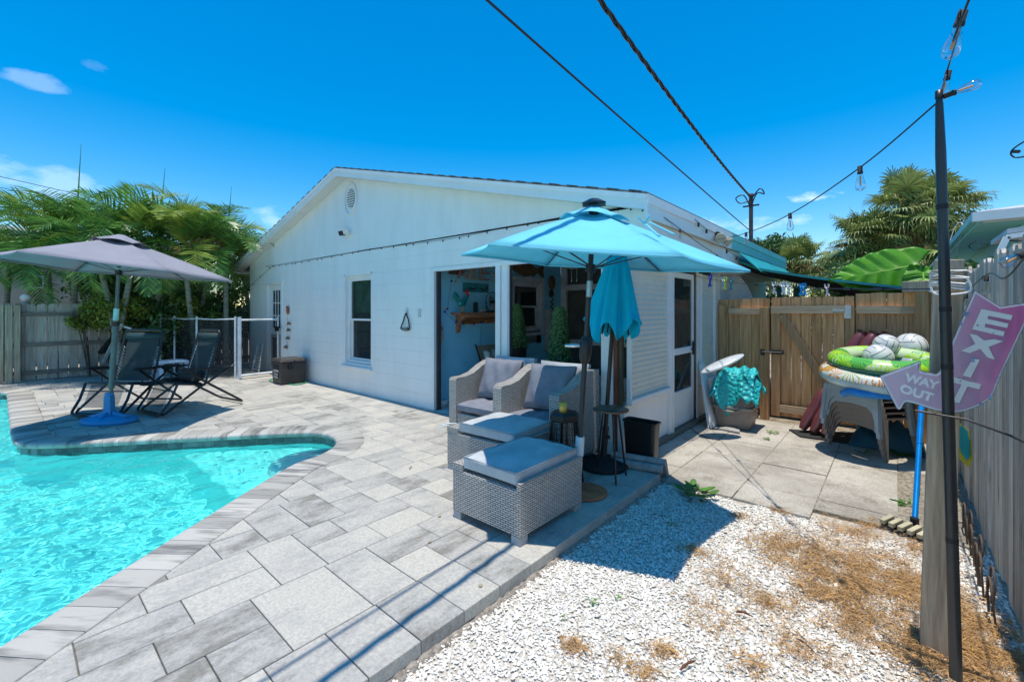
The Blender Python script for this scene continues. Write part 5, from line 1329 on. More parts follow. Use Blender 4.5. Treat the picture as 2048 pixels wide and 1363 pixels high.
# sockets along the gable and round to the side
sl3=thing('string_lights','black string of small sockets stapled across the gable wall','string lights',(-6,WY-.02,2.38))
pl=[atX(500,590,HX0-.02) if False else Vector((HX0+.0,WY-.03,1.95)),Vector((-10.56,WY-.014,2.38))]
cat_=[Vector((-10.5,WY-.014,2.385)),Vector((-9.6,WY-.014,2.375)),Vector((-8.7,WY-.014,2.375)),Vector((-7.6,WY-.014,2.385)),Vector((-6.5,WY-.014,2.40)),Vector((-5.5,WY-.014,2.375)),Vector((-4.5,WY-.014,2.36)),Vector((-3.5,WY-.014,2.385)),Vector((-2.6,WY-.014,2.40)),Vector((-2.05,WY-.014,2.40)),Vector((-1.70,WY-.04,2.33))]
P=catmull(cat_,6); mb=MB(); mb.tube(pl,.003,5); mb.tube(P,.0028,5); 
for k in range(34):
    i=int(k*(len(P)-1)/34); mb.tube([P[i],P[i]-Vector((0,0,.028))],.007,6)
for t in (.2,.55,.95): mb.tube([pl[0].lerp(pl[1],t),pl[0].lerp(pl[1],t)-Vector((0,0,.03))],.009,6)
mb.build('wire',black,sl3)
mb=MB(); mb.bar((-10.75,WY-.05,2.39),(-10.45,WY-.014,2.37),.03,.02); mb.lathe([(.04,0),(.04,.03)],(-10.48,WY-.04,2.36),10); tag(mb.build('cable_bracket',M('beige bracket',(.5,.46,.38),.6)),'small bracket at the left end of the gable light string','bracket')
sl4=thing('string_lights','black string of sockets and bulbs along the side eave of the house','string lights',(-1.62,5,2.2))
P1=catmull([(-1.69,WY-.04,2.33),(-1.635,4.3,2.24),(-1.62,5.0,2.13),(-1.61,5.8,2.04),(-1.60,6.6,1.93)],8); mb=MB(); mb.tube(P1,.004,5); mb.tube(catmull([(-1.63,4.9,2.38),(-1.625,5.3,2.32),(-1.625,5.7,2.33)],6),.0035,5); mb.tube(catmull([(-1.625,5.75,2.27),(-1.625,6.1,2.17),(-1.62,6.6,2.12),(-1.62,6.8,2.05)],6),.0035,5)
for y,z in ((4.98,2.355),(5.25,2.32),(6.05,2.17),(6.5,2.12)): mb.tube([(-1.622,y,z),(-1.622,y,z-.045)],.012,6)
mb.build('wire',black,sl4)
for i in (10,22): bulb(sl4,P1[i]-Vector((0,0,.01)),(0,0,-1),.55)
fl_=thing('flood_light','pair of beige floodlight heads under the side eave','floodlight',(-1.62,5.72,2.25))
beige=M('beige lamp housing',(.5,.45,.33),.6)
qf=Vector((-1.61,5.72,2.30))
for k,(dv) in enumerate((Vector((.3,-.9,-.3)),Vector((.6,.5,-.5)))):
    d_=dv.normalized(); a=qf+d_*.05; mb=MB(); mb.lathe([(.02,0),(.05,.04),(.06,.09),(.045,.092),(.0001,.08)],a,14,0,True,d_.to_track_quat('Z','Y').to_matrix()); mb.build('lamp_head',beige,fl_)
mb=MB(); mb.box(-1.641,-1.615,5.67,5.77,2.25,2.35); mb.build('mount_plate',blackm,fl_)
gfl=thing('flood_light','small black and white twin floodlight on the gable below the vent','floodlight',(-7.22,WY-.03,2.74))
mb=MB(); mb.box(-7.27,-7.17,WY-.04,WY-.001,2.69,2.79); mb.build('mount_plate',white,gfl,bevel=.005)
for sgx,ma_ in ((-1,black),(1,white)):
    mb=MB(); d_=Vector((sgx*.7,-.7,-.15)).normalized(); a=Vector((-7.22+sgx*.08,WY-.07,2.75)); mb.hexa([a+Vector((-.06,-.02,-.05)),a+Vector((.06,-.06*sgx-.02,-.05)),a+Vector((.06,.0,-.02)),a+Vector((-.06,.03,-.02)),a+Vector((-.07,-.04,.03)),a+Vector((.07,-.08*sgx-.02,.03)),a+Vector((.06,.0,.05)),a+Vector((-.06,.03,.05))]); mb.build('lamp_head',ma_,gfl,bevel=.004)
# ================================================================ CLOTHESLINE
CA=Vector((-1.93,5.75,1.84)); CB=Vector((xt0,2.6,1.49))
CL=cable(CA,CB,.05,30); mb=MB(); mb.tube(CL,.003,5); 
for t in (15,18,25,27): mb.tube([CL[t],CL[t+1].lerp(CL[t],.5)],.008,6)
tag(mb.build('clothesline',black),'black clothesline stretched from the house to the wooden post','clothesline')
pegs=[(1421,(.03,.05,.5),'dark blue clothes peg nearest the screen door'),(1446,(.35,.5,.7),'pale blue clothes peg left of the yellow one'),(1450,(.7,.75,.1),'yellow clothes peg on the line'),(1463,(.02,.25,.3),'dark teal clothes peg right of the yellow one'),(1548,(.8,.75,.72),'pale clothes peg first left of the tangled group'),(1565,(.8,.8,.8),'white clothes peg, left one of the close group'),(1570,(.75,.7,.7),'white clothes peg in the middle of the close group'),(1577,(.8,.75,.75),'white clothes peg, right one of the close group'),(1603,(.0,.3,.7),'left one of two bright blue clothes pegs'),(1608,(.0,.3,.65),'right one of two bright blue clothes pegs'),(1654,(.8,.6,.55),'pink clothes peg alone on the right of the line')]
for k,(px,col,lb) in enumerate(pegs):
    d=ray(px); best=min(CL,key=lambda p:abs((CX+F*((p.x*c_+p.y*s_)/(-p.x*s_+p.y*c_)))-px))
    i=CL.index(best); j=min(i+1,len(CL)-1)
    def pxo(p): return CX+F*((p.x*c_+p.y*s_)/(-p.x*s_+p.y*c_))
    for i in range(len(CL)-1):
        if (pxo(CL[i])-px)*(pxo(CL[i+1])-px)<=0: best=CL[i].lerp(CL[i+1],(px-pxo(CL[i]))/(pxo(CL[i+1])-pxo(CL[i]))); break
    D_=(-best.x*s_+best.y*c_); s__=D_/883*30
    mt_=M('peg colour %d'%k,col,.4); mb=MB(); tl=random.uniform(-.35,.35); vx=Vector((.8,-.6,0))
    for sgx in (-1,1):
        mb.tube(catmull([best+vx*sgx*.25*s__*.5+Vector((0,0,.3*s__)),best+vx*(sgx*.12*s__)+Vector((0,0,.1*s__)),best+vx*(-sgx*.04*s__+tl*.1*s__)+Vector((0,0,-.1*s__)),best+vx*(sgx*.12*s__+tl*.3*s__)+Vector((0,0,-.5*s__))],3),.055*s__,5)
    tag(mb.build('clothes_peg',mt_),lb,'clothes peg',group='pegs on the clothesline')
# ================================================================ POOL FENCE
pf=thing('pool_fence','black mesh pool safety fence with white poles and top band','pool fence',(-11,2.9,0))
FP=[Vector((-10.18,3.11,0)),Vector((-11.3,2.72,0)),Vector((-12.1,2.5,0)),Vector((-12.35,2.3,0)),Vector((-12.55,2.2,0))]
blackmesh=meshy('pool fence mesh',(.02,.02,.022),.62)
wpole=M('white pole',(.72,.74,.76),.4)
for p in FP: 
    mb=MB(); mb.tube([p,p+Vector((0,0,1.27))],.022,10); mb.build('fence_pole',wpole,pf)
mb=MB(); q=FP[0]+Vector((.1,.035,0)); mb.tube([q,q+Vector((0,0,1.26))],.028,10); mb.build('fence_pole',wpole,pf)
for a,b_ in zip(FP[:-1],FP[1:]):
    mb=MB(); mb.quad(a+Vector((0,0,.03)),b_+Vector((0,0,.03)),b_+Vector((0,0,1.19)),a+Vector((0,0,1.19))); mb.build('mesh_panel',blackmesh,pf,fixn=False)
    mb=MB(); mb.tube([a+Vector((0,0,1.22)),a.lerp(b_,.5)+Vector((0,0,1.205)),b_+Vector((0,0,1.22))],.017,6); mb.build('top_band',wpole,pf)
ga_=thing('pool_gate','white framed mesh pool gate hinged beside the house wall','gate',(-10.1,3.4,0))
A=Vector((-10.02,3.15,.0));B=Vector((-9.55,3.93,0))
B=atY(556,735,3.9); B.z=0
for p in (A,B): mb=MB(); mb.tube([p+Vector((0,0,.02)),p+Vector((0,0,1.26))],.022,8); mb.build('gate_stile',wpole,ga_)
for z,r_ in ((.07,.025),(1.2,.02)): mb=MB(); mb.tube([A+Vector((0,0,z)),B+Vector((0,0,z))],r_,8); mb.build('gate_rail',wpole,ga_)
mb=MB(); mb.quad(A+Vector((0,0,.09)),B+Vector((0,0,.09)),B+Vector((0,0,1.19)),A+Vector((0,0,1.19))); mb.build('mesh_panel',meshy('gate mesh',(.02,.02,.022),.45),ga_,fixn=False)
mb=MB(); mb.bar(B+Vector((-.06,-.03,1.0)),B+Vector((.1,-.03,1.0)),.03,.1); mb.bar(B+Vector((.08,-.03,1.03)),B+Vector((.2,-.03,1.03)),.02,.02); mb.build('gate_lock',black,ga_)
# folded pool fence panel leaning against the wooden fence
fp2=thing('folded_fence_panel','loose pool fence panel with white pole leaning behind the left lounger','fence panel',(-11.8,1.3,0))
a=g(196,748);b_=atD(244,648,9.0); mb=MB(); mb.bar(a+Vector((0,0,.02)),b_,.05,.03); mb.build('leaning_pole',wpole,fp2); mb=MB(); mb.bar(b_+Vector((-.12,0,-.03)),b_+Vector((.2,.1,-.08)),.04,.03); mb.build('end_cap',wpole,fp2)
mb=MB(); c_p=a+Vector((-.25,.05,.5)); mb.add([a+Vector((.0,.02,.3)),a+Vector((.9,.6,.15)),b_+Vector((.35,.2,-.1)),b_],[(0,1,2,3)]); mb.build('mesh_panel',blackmesh,fp2,fixn=False)
mb=MB(); mb.add([a+Vector((-.18,-.1,.3)),a+Vector((.0,.02,.3)),b_+Vector((0,0,-.03)),b_+Vector((-.35,-.2,-.35))],[(0,1,2,3)]); mb.build('mesh_fold',meshy('folded mesh',(.012,.012,.014),.92),fp2,fixn=False)
# ================================================================ THINGS ALONG THE GABLE WALL
bx=thing('hose_box','dark brown wicker look hose reel box against the house wall','hose box',(-8.8,3.66,0))
brownp=M('dark brown plastic',(.055,.047,.042),.5,bump=.6,bscale=40,stretch=(1,1,3))
mb=MB(); X0,X1,Y0,Y1=-9.07,-8.62,3.38,3.86
mb.hexa([(X0+.02,Y0+.02,0),(X1-.02,Y0+.02,0),(X1-.02,Y1-.02,0),(X0+.02,Y1-.02,0),(X0,Y0,.42),(X1,Y0,.42),(X1,Y1,.42),(X0,Y1,.42)]); mb.build('box_body',brownp,bx,bevel=.02)
mb=MB(); mb.hexa([(X0-.015,Y0-.015,.421),(X1+.015,Y0-.015,.421),(X1+.015,Y1+.015,.421),(X0-.015,Y1+.015,.421),(X0+.02,Y0+.02,.485),(X1-.02,Y0+.02,.485),(X1-.02,Y1-.02,.485),(X0+.02,Y1-.02,.485)]); mb.build('lid',brownp,bx,bevel=.012)
mb=MB(); mb.box(X0+.10,X0+.35,Y0-.004,Y0+.02,.28,.37); mb.build('hose_slot',blackm,bx)
mb=MB(); mb.box(X0+.14,X0+.36,Y0-.012,Y0-.004,.24,.275)
for k in range(3): 
    for j in range(2): mb.box(X0+.16+.06*k,X0+.20+.06*k,Y0-.010,Y0-.003,.12+.055*j,.16+.055*j)
mb.build('grey_badge',M('silver badge',(.45,.45,.46),.4),bx)
mb=MB(); q=Vector((X1+.005,3.55,.33)); mb.tube([q,q+Vector((.05,0,0))],.05,12); mb.tube(catmull([q+Vector((.04,0,0)),q+Vector((.06,.03,.07)),q+Vector((.05,.06,.12))],4),.02,8); mb.build('crank',black,bx)
hg_=M('green hose',(.02,.35,.16),.4); mb=MB(); mb.tube(catmull([g(575,768)+Vector((0,0,.012)),g(590,770)+Vector((0,0,.012)),g(605,768)+Vector((0,0,.012)),g(612,765)+Vector((0,0,.012)),g(600,763)+Vector((0,0,.012)),g(545,764)+Vector((0,0,.012)),g(541,760)+Vector((0,0,.012)),g(550,758)+Vector((0,0,.012))],5),.011,8); tag(mb.build('garden_hose',hg_),'green garden hose curled around the foot of the hose box','hose')
# owl and bells chime
wc=thing('bell_chime','rusty owl wind chime with four small bells on the wall','wind chime',atY(579,630,WY))
q=atY(578,621,WY); mb=MB(); mb.ball(q+Vector((0,-.03,0)),(.05,.02,.08),8); mb.ball(q+Vector((-.01,-.035,.07)),(.045,.02,.035),8); mb.build('owl_plate',rust,wc)
mb=MB(); mb.tube([q+Vector((0,-.03,-.05)),atY(573,700,WY-.03)],.003,4); mb.build('cord',rust,wc)
for px,py in ((577,646),(576,659),(575,675),(571,693)):
    v=atY(px,py,WY-.04); mb=MB(); mb.lathe([(.012,.03),(.025,.01),(.045,-.03),(.04,-.03),(.0001,.015)],v,10); mb.build('bell',M('brass %d'%py,(.3,.2,.09),.5,.6),wc)
# white lattice panel leaning
lt=thing('lattice_panel','white louvred panel leaning against the wall behind the pool gate','panel',(-11.,3.8,0))
A0,A1,B1,B0=atY(504,739,3.7),atY(517,741,3.7),atY(526,688,3.9),atY(517,686,3.9)
for p in (A0,A1): p.z=.01
mb=MB(); mb.bar(A0,B0,.03,.02); mb.bar(A1,B1,.03,.02)
for k in range(11): mb.bar(A0.lerp(B0,k/10),A1.lerp(B1,k/10),.035,.01)
mb.build('slats',trim,lt)
# strap hanging on a hook, light switch plate next to it
stp=thing('hanging_strap','black looped strap hanging from a clear hook on the wall','strap',atY(813,630,WY))
q=atY(815,622,WY); mb=MB(); mb.box(q.x-.025,q.x+.02,WY-.01,WY-.001,q.z-.05,q.z+.05); mb.tube([q+Vector((0,-.01,-.02)),q+Vector((0,-.04,-.03)),q+Vector((0,-.04,.0))],.006,6); mb.build('hook',M('hook clear',(.6,.66,.68),.3),stp)
mb=MB(); mb.tube(catmull([q+Vector((-.005,-.03,-.03)),q+Vector((-.07,-.03,-.16)),q+Vector((-.11,-.035,-.24)),q+Vector((-.06,-.04,-.28)),q+Vector((.05,-.04,-.28)),q+Vector((.085,-.03,-.25)),q+Vector((.06,-.03,-.12)),q+Vector((0,-.03,-.03))],5),.010,6); mb.build('strap_loop',blackm,stp)
mb=MB(); mb.tube(catmull([q+Vector((-.1,-.045,-.25)),q+Vector((-.03,-.055,-.27)),q+Vector((.07,-.05,-.255))],4),.02,8); mb.build('strap_pad',M('strap pad',(.2,.2,.2),.7),stp)
# ================================================================ PORCH CONTENTS
PX=JX0+.012
def wplace(px,py,off=.0): return atX(px,py,JX0+off)
# shelf
sh=thing('wall_shelf','rustic brown wooden wall shelf with two curved brackets in the porch','shelf',(-4.85,4.85,1.3))
mb=MB(); mb.box(JX0+.002,JX0+.22,4.32,5.42,1.335,1.365); mb.box(JX0+.20,JX0+.221,4.45,5.42,1.29,1.334); mb.build('shelf_board',darkw,sh,bevel=.003)
for y in (4.42,5.28):
    mb=MB(); mb.prism([(0,1.334),(.19,1.334),(.17,1.28),(.10,1.24),(.06,1.14),(.05,1.08),(0,1.06)],lambda u,v,w_:(JX0+.002+u,w_,v),y,y+.05); mb.build('bracket',darkw,sh,bevel=.003)
mb=MB(); mb.box(JX0+.002,JX0+.02,4.471,5.279,1.19,1.334); mb.build('back_board',darkw,sh)
# letters sign on a board
ls=thing('letter_sign','red and cream wooden letters A I L E Y high on the porch wall','letter sign',(-4.9,4.85,1.95))
mb=MB(); mb.box(JX0+.002,JX0+.014,4.28,4.62,1.93,2.10); mb.build('board',M('dark board',(.13,.09,.07),.8),ls)
reds=M('glitter red',(.22,.06,.05),.6,col2=(.5,.4,.36),scale=60); crm=M('cream letter',(.5,.47,.38),.7,col2=(.3,.26,.2),scale=30)
def letter(tx,y0,y1,z0,z1,m_):
    me=text_mesh(tx,1.,.05); xs_=[v.co.x for v in me.vertices];ys_=[v.co.y for v in me.vertices]
    mb=MB(); mb.add([(JX0+.03+(v.co.z+.05)*.25,y0+(v.co.x-min(xs_))/(max(xs_)-min(xs_))*(y1-y0),z0+(v.co.y-min(ys_))/(max(ys_)-min(ys_))*(z1-z0)) for v in me.vertices],[tuple(p.vertices) for p in me.polygons]); mb.build('letter',m_,ls)
letter('A',4.42,4.62,1.87,2.09,reds); letter('I',4.66,4.74,1.87,2.09,crm); letter('L',4.78,4.88,1.87,2.10,crm); letter('E',4.90,5.10,1.87,2.09,reds); letter('Y',5.12,5.32,1.84,2.04,crm)
pq=MB(); a=wplace(925,567);b_=wplace(974,584); pq.box(JX0+.002,JX0+.018,4.56,5.11,1.68,1.82); 
pq_=thing('wall_plaque','teal painted plaque with two dark curved marks below the letters','plaque',(-4.94,4.83,1.75))
tq=M('teal plaque',(.03,.28,.33),.7,col2=(.02,.16,.2),scale=8); pq.build('plaque_board',tq,pq_)
mb=MB(); 
for y0,cr in ((4.76,1),(5.0,-1)): mb.tube(catmull([(JX0+.022,y0-.07,1.74),(JX0+.024,y0-.02,1.725),(JX0+.024,y0+.03,1.73),(JX0+.022,y0+.07,1.745+.03*(cr<0))],4),[.004]+[.012]*11+[.003] if False else .011,6)
mb.build('dark_motif',blackm,pq_)
# metal rooster
ro=thing('metal_rooster','teal metal rooster with red head standing at the left end of the shelf','rooster',(-4.83,4.42,1.366))
tealm=M('teal metal',(.02,.35,.36),.3,.5); redm=M('rooster red',(.55,.03,.04),.5); yelm=M('rooster yellow',(.6,.42,.04),.5)
rc_=Vector((-4.83,4.44,1.50)); mb=MB(); mb.ball(rc_,(.045,.075,.05),10); mb.tube(catmull([rc_+Vector((0,.03,.02)),rc_+Vector((0,.07,.07)),rc_+Vector((0,.09,.12))],4),[.035]*5+[.028]*4,10); mb.build('body',tealm,ro)
for k in range(5):
    mb=MB(); t=k/4; mb.tube(catmull([rc_+Vector((.01*(k-2),-.05,.02)),rc_+Vector((.012*(k-2),-.10-.02*t,.06+.06*t)),rc_+Vector((.015*(k-2),-.14-.01*k,.10+.05*t)),rc_+Vector((.015*(k-2),-.17,.05+.04*t))],4),[.01,.012,.014,.016,.018,.018,.018,.017,.015,.012,.008,.004,.002],6); mb.build('tail_feather',tealm,ro)
h_=rc_+Vector((0,.11,.155)); mb=MB(); mb.ball(h_,(.03,.035,.03),10)
for k in range(4): mb.ball(h_+Vector((0,-.03+.02*k,.033-.004*k)),(.008,.012,.018),6)
mb.ball(h_+Vector((0,.02,-.04)),(.01,.012,.02),6); hd=mb.build('head',redm,ro)
mb=MB(); mb.ball(h_+Vector((.028,.008,.003)),(.006,.012,.012),8); mb.build('eye',white,hd)
mb=MB(); mb.tube([h_+Vector((0,.03,0)),h_+Vector((0,.06,-.012))],[.012,.002],6); mb.build('beak',yelm,hd)
mb=MB(); 
for sgx in (-1,1): mb.tube([rc_+Vector((.02*sgx,0,-.04)),rc_+Vector((.02*sgx,.0,-.125))],.006,6); mb.box(rc_.x+.02*sgx-.012,rc_.x+.02*sgx+.012,rc_.y-.03,rc_.y+.05,1.367,1.377)
mb.build('legs',yelm,ro)
mb=MB(); mb.lathe([(.035,0),(.035,.15),(.03,.155),(.0001,.155)],(-4.83,4.72,1.366),20); tag(mb.build('speaker',blackm),'black cylindrical speaker on the shelf between rooster and fan','speaker')
fn=thing('desk_fan','black round desk fan with pale blades on the porch shelf','fan',(-4.82,5.1,1.366))
fc=Vector((-4.81,5.10,1.535)); mb=MB()
for r_ in (.15,.11,.07): mb.tube([fc+Vector((.045-.1*(r_<.1)*0,r_*math.cos(t),r_*math.sin(t))) for t in [i*math.pi/14 for i in range(28)]],.004,5,closed=True)
for k in range(18): t=k*math.pi/9; mb.tube([fc+Vector((.05,.03*math.cos(t),.03*math.sin(t))),fc+Vector((.045,.15*math.cos(t),.15*math.sin(t)))],.0018,4)
mb.tube([fc+Vector((-.03,.15*math.cos(t),.15*math.sin(t))) for t in [i*math.pi/14 for i in range(28)]],.006,5,closed=True); mb.build('guard',black,fn)
for k in range(3):
    t=k*2.094+.4; mb=MB(); u_=Vector((0,math.cos(t),math.sin(t)));v_=Vector((0,-math.sin(t),math.cos(t))); mb.grid(lambda a,b_:fc+u_*(.03+.1*a)+v_*((b_-.5)*(.03+.07*a))+Vector((.02*(b_-.5),0,0)),4,3,0,True); mb.build('blade',M('pale fan blade',(.4,.4,.4),.4) if 'pale fan blade' not in MATS else MATS['pale fan blade'],fn,solid=.002)
mb=MB(); mb.tube([fc+Vector((-.06,0,0)),fc+Vector((.05,0,0))],.03,12); mb.tube(catmull([fc+Vector((0,-.16,0)),(-4.82,4.95,1.40),(-4.82,5.10,1.375),(-4.82,5.25,1.40),fc+Vector((0,.16,0))],5),.007,6); mb.box(-4.9,-4.75,5.0,5.2,1.3665,1.378); mb.build('stand',black,fn)
mb=MB(); q=Vector((-4.84,5.33,1.37)); mb.tube(catmull([q,q+Vector((0,.02,.1)),q+Vector((.02,-.02,.22)),q+Vector((0,.03,.32))],4),[.03,.035,.04,.035,.03,.03,.032,.035,.03,.025,.02,.015,.01],8); tag(mb.build('driftwood',M('driftwood',(.2,.15,.12),.8)),'piece of driftwood standing at the right end of the shelf','driftwood')
mb=MB(); mb.ball((-4.82,4.86,1.39),(.03,.05,.02),8); mb.tube([(-4.82,4.82,1.40),(-4.81,4.79,1.43)],[.01,.003],5); mb.tube([(-4.82,4.9,1.40),(-4.81,4.95,1.42)],[.01,.003],5); tag(mb.build('seashell',M('shell pale',(.55,.5,.45),.5)),'pale seashell on the shelf beside the speaker','shell')
# little coloured party lights round the shelf
pls=thing('party_lights','string of small red, blue and yellow globe lights around the shelf','string lights',(-4.9,4.9,1.3))
pp=[(907,540),(903,560),(899,590),(895,615),(890,621),(898,632),(912,642),(925,645),(935,646),(948,646),(962,643),(972,640),(980,645)]
W_=[atX(a,b_,JX0+.05) for a,b_ in pp]; mb=MB(); mb.tube(catmull(W_,4),.0025,4); mb.tube([atX(963,645,JX0+.02),atX(961,690,JX0+.02)],.0025,4)
tp_=[atX(a,b_,JX0+.06) for a,b_ in ((915,533),(935,534),(950,533),(965,531),(985,528))]; mb.tube(catmull(tp_,4),.0025,4); mb.build('wire',blackm,pls)
cols=[M('light blue globe',(.03,.08,.5),.2),M('light red globe',(.5,.02,.02),.2),M('light yellow globe',(.6,.4,.05),.2),M('light green globe',(.02,.3,.2),.2)]
for k,v in enumerate([W_[1],W_[3],W_[4],W_[6],W_[7],W_[8],W_[9],W_[10],W_[11]]+tp_+[atX(911,561,JX0+.04),atX(991,561,JX0+.04)]): mb=MB(); mb.ball(v-Vector((0,0,.015)),.018,6); mb.build('globe',cols[[0,1,0,0,0,2,1,0,2,0,1,3,1,2,2,0][k%16]],pls)
# surfboard ornament
mb=MB(); cs=Vector((JX0+.012,4.10,1.07)); N_=14; out=[]
for k in range(2*N_): t=2*math.pi*k/(2*N_); out.append((.075*math.cos(t)*(1-.1*math.sin(t)),.175*math.sin(t)))
sb_=thing('surfboard_ornament','small white wooden surfboard with a brown diamond on the blue porch wall','ornament',cs)
mb.prism(out,lambda u,v,w_:(cs.x+w_,cs.y+u,cs.z+v),.002,.014); mb.build('board',M('aged white wood',(.5,.47,.42),.7),sb_,bevel=.003)
mb=MB(); mb.prism([(0,.10),(.045,.05),(0,0),(-.045,.05)],lambda u,v,w_:(cs.x+w_,cs.y+u+.01,cs.z+v+.02),.015,.02); mb.build('diamond',darkw,sb_)
# wooden fish
fs_=thing('wooden_fish','carved brown wooden fish hung above the porch window','wall fish',(JX0,6.1,2.1)); wf=M('fish wood',(.24,.12,.05),.6,col2=(.12,.05,.02),scale=3,stretch=(1,2,10),bump=.3)
fo=[(5.66,2.11),(5.72,2.16),(5.85,2.22),(6.05,2.25),(6.22,2.20),(6.32,2.15),(6.42,2.14),(6.58,2.22),(6.56,2.10),(6.58,1.97),(6.42,2.05),(6.33,2.04),(6.30,1.99),(6.22,2.0),(6.05,1.99),(5.9,2.0),(5.78,2.03)]
mb=MB(); mb.prism(fo,lambda u,v,w_:(JX0+w_,u,v+.02),.003,.03); mb.build('body',wf,fs_,bevel=.008)
mb=MB(); mb.prism([(5.95,2.26),(6.05,2.31),(6.2,2.27),(6.22,2.215),(6.05,2.265)],lambda u,v,w_:(JX0+w_,u,v),.005,.018); mb.build('fin',wf,fs_)
mb=MB(); mb.prism([(5.98,2.005),(6.03,1.95),(6.06,1.96),(6.08,2.005)],lambda u,v,w_:(JX0+w_,u,v+.01),.005,.018); mb.build('fin',wf,fs_)
mb=MB(); mb.ball((JX0+.032,5.74,2.14),(.006,.014,.014),6); mb.build('eye',black,fs_)
# tiki mask, dial and hanging figure
mk=MB(); mk.ball((JX0+.02,6.84,1.92),(.03,.11,.14),12); tag(mk.build('wall_mask',wf),'oval carved wooden mask on the blue wall right of the porch window','mask')
mk=MB(); mk.lathe([(.075,0),(.075,.02),(.06,.028),(.05,.018),(.0001,.018)],(JX0+.002,6.83,1.71),20,0,True,Vector((1,0,0)).to_track_quat('Z','Y').to_matrix()); tag(mk.build('wall_dial',M('dial bronze',(.12,.11,.08),.4,.5)),'round bronze dial on the wall below the oval mask','dial')
mk=MB(); 
for k in range(6): mk.ball((JX0+.03,6.83+.02*(-1)**k,1.60-.045*k),(.015,.03,.028),6)
tag(mk.build('hanging_shells',M('shell strand',(.16,.13,.10),.7)),'dark strand of hanging shells below the bronze dial','wall hanging')
# white arched rack
rk=thing('wall_rack','white wooden wall rack with a dark curved cut-out behind the tall topiary','rack',(JX0,6.75,.9))
a0=atX(1088,620,JX0+.08)
mb=MB(); mb.prism([(6.62,.64),(6.72,.64),(6.71,.9),(6.69,1.1),(6.70,1.3),(6.72,1.41),(6.62,1.41)],lambda u,v,w_:(JX0+w_,u,v),.002,.14); mb.box(JX0+.002,JX0+.14,6.721,7.12,1.30,1.41); mb.box(JX0+.002,JX0+.14,6.721,7.12,.64,.74); mb.build('rack_frame',M('rack white',(.5,.48,.46),.6),rk)
mb=MB(); mb.box(JX0+.003,JX0+.01,6.70,7.11,.74,1.3); mb.build('rack_back',dark,rk)
# topiaries
def topiary(name,label,base_p,z0,z1,r0,r1,potz,grp):
    t=thing(name,label,'topiary',base_p); c=Vector(base_p)
    mb=MB(); n_=5200; rg=np.random.default_rng(int(abs(c.x)*100))
    for k in range(n_):
        f=rg.random()**.8; a=rg.uniform(0,6.283); r_=(r0+(r1-r0)*f)*(1-.9*max(0,f-.93)/.07*.5)*(rg.uniform(.78,1.04)); z=z0+(z1-z0)*f
        p=c+Vector((r_*math.cos(a),r_*math.sin(a),z-c.z)); s=rg.uniform(.008,.014)
        nrm=Vector((math.cos(a),math.sin(a),rg.uniform(-.2,.9))).normalized(); u_=nrm.cross(Vector((rg.normal(),rg.normal(),rg.normal()))).normalized(); v_=nrm.cross(u_)
        tip=nrm*s*rg.uniform(.2,1.2)
        mb.add([p-u_*s,p-v_*s*.7,p+u_*s+tip,p+v_*s*.7],[(0,1,2,3)],0)
    mb.build('foliage',leafb,t,fixn=False)
    mb=MB(); mb.lathe([(r0*.7,z0-.02),(r0*.8,z0+.05),(r1*.8,z1-.08),(.01,z1-.02)],(c.x,c.y,0),16); mb.build('core',M('moss core',(.015,.03,.012),.9) if 'moss core' not in MATS else MATS['moss core'],t)
    mb=MB(); mb.lathe([(r0*.62,potz),(r0*.8,z0-.03),(r0*.84,z0),(r0*.74,z0),(.001,z0-.02)],(c.x,c.y,0),24); mb.build('pot',blackm,t)
    return t
leafb=M('box leaf',(.16,.33,.10),.55,col2=(.06,.16,.07),scale=14,island=.55)
topiary('topiary','tall clipped green topiary cone behind the right armchair',(-3.24,4.66,0),.5,1.44,.205,.075,.0,None)
tp2=topiary('topiary','darker topiary cone beside the white porch post in front of the inner window',(-4.62,5.45,.0),.80,1.5,.20,.07,.5,None)
st_=thing('plant_stand','low black plant stand with a tray under the darker topiary','plant stand',(-4.5,5.45,0))
mb=MB(); mb.box(-4.85,-4.25,5.2,5.7,.44,.499); mb.build('tray',blackm,st_,bevel=.01)
for a,b_ in ((-4.8,5.24),(-4.3,5.24),(-4.3,5.66),(-4.8,5.66)): mb=MB(); mb.box(a-.02,a+.02,b_-.02,b_+.02,0.002,.439); mb.build('leg',blackm,st_)
mb=MB(); mb.tube(catmull([(-4.4,5.2,.5),(-4.3,5.18,.55),(-4.2,5.25,.56),(-4.2,5.4,.52)],4),.015,6); mb.build('handle',blackm,st_)
# ceiling fan
cfn=thing('ceiling_fan','white ceiling fan with round light kit and pull chains in the porch','ceiling fan',(-3.6,5.56,2.2))
c=Vector((-3.6,5.55,0)); mb=MB(); mb.lathe([(.02,2.3),(.02,2.24),(.09,2.23),(.10,2.17),(.07,2.15)],c,20); mb.build('motor',trim,cfn)
mb=MB(); mb.lathe([(.07,2.149),(.125,2.14),(.14,2.10),(.13,2.05),(.08,2.02),(.0001,2.01)],c,24); mb.build('light_shade',M('frosted shade',(.55,.55,.52),.4),cfn)
for k in range(4):
    t=R(215+90*k); u_=Vector((math.cos(t),math.sin(t),0)); v_=Vector((-u_.y,u_.x,0)); mb=MB(); mb.hexa([c+u_*.1-v_*.04+Vector((0,0,2.18)),c+u_*.6-v_*.07+Vector((0,0,2.17)),c+u_*.6+v_*.07+Vector((0,0,2.19)),c+u_*.1+v_*.04+Vector((0,0,2.19)),c+u_*.1-v_*.04+Vector((0,0,2.188)),c+u_*.6-v_*.07+Vector((0,0,2.178)),c+u_*.6+v_*.07+Vector((0,0,2.198)),c+u_*.1+v_*.04+Vector((0,0,2.198))]); mb.build('fan_blade',trim,cfn)
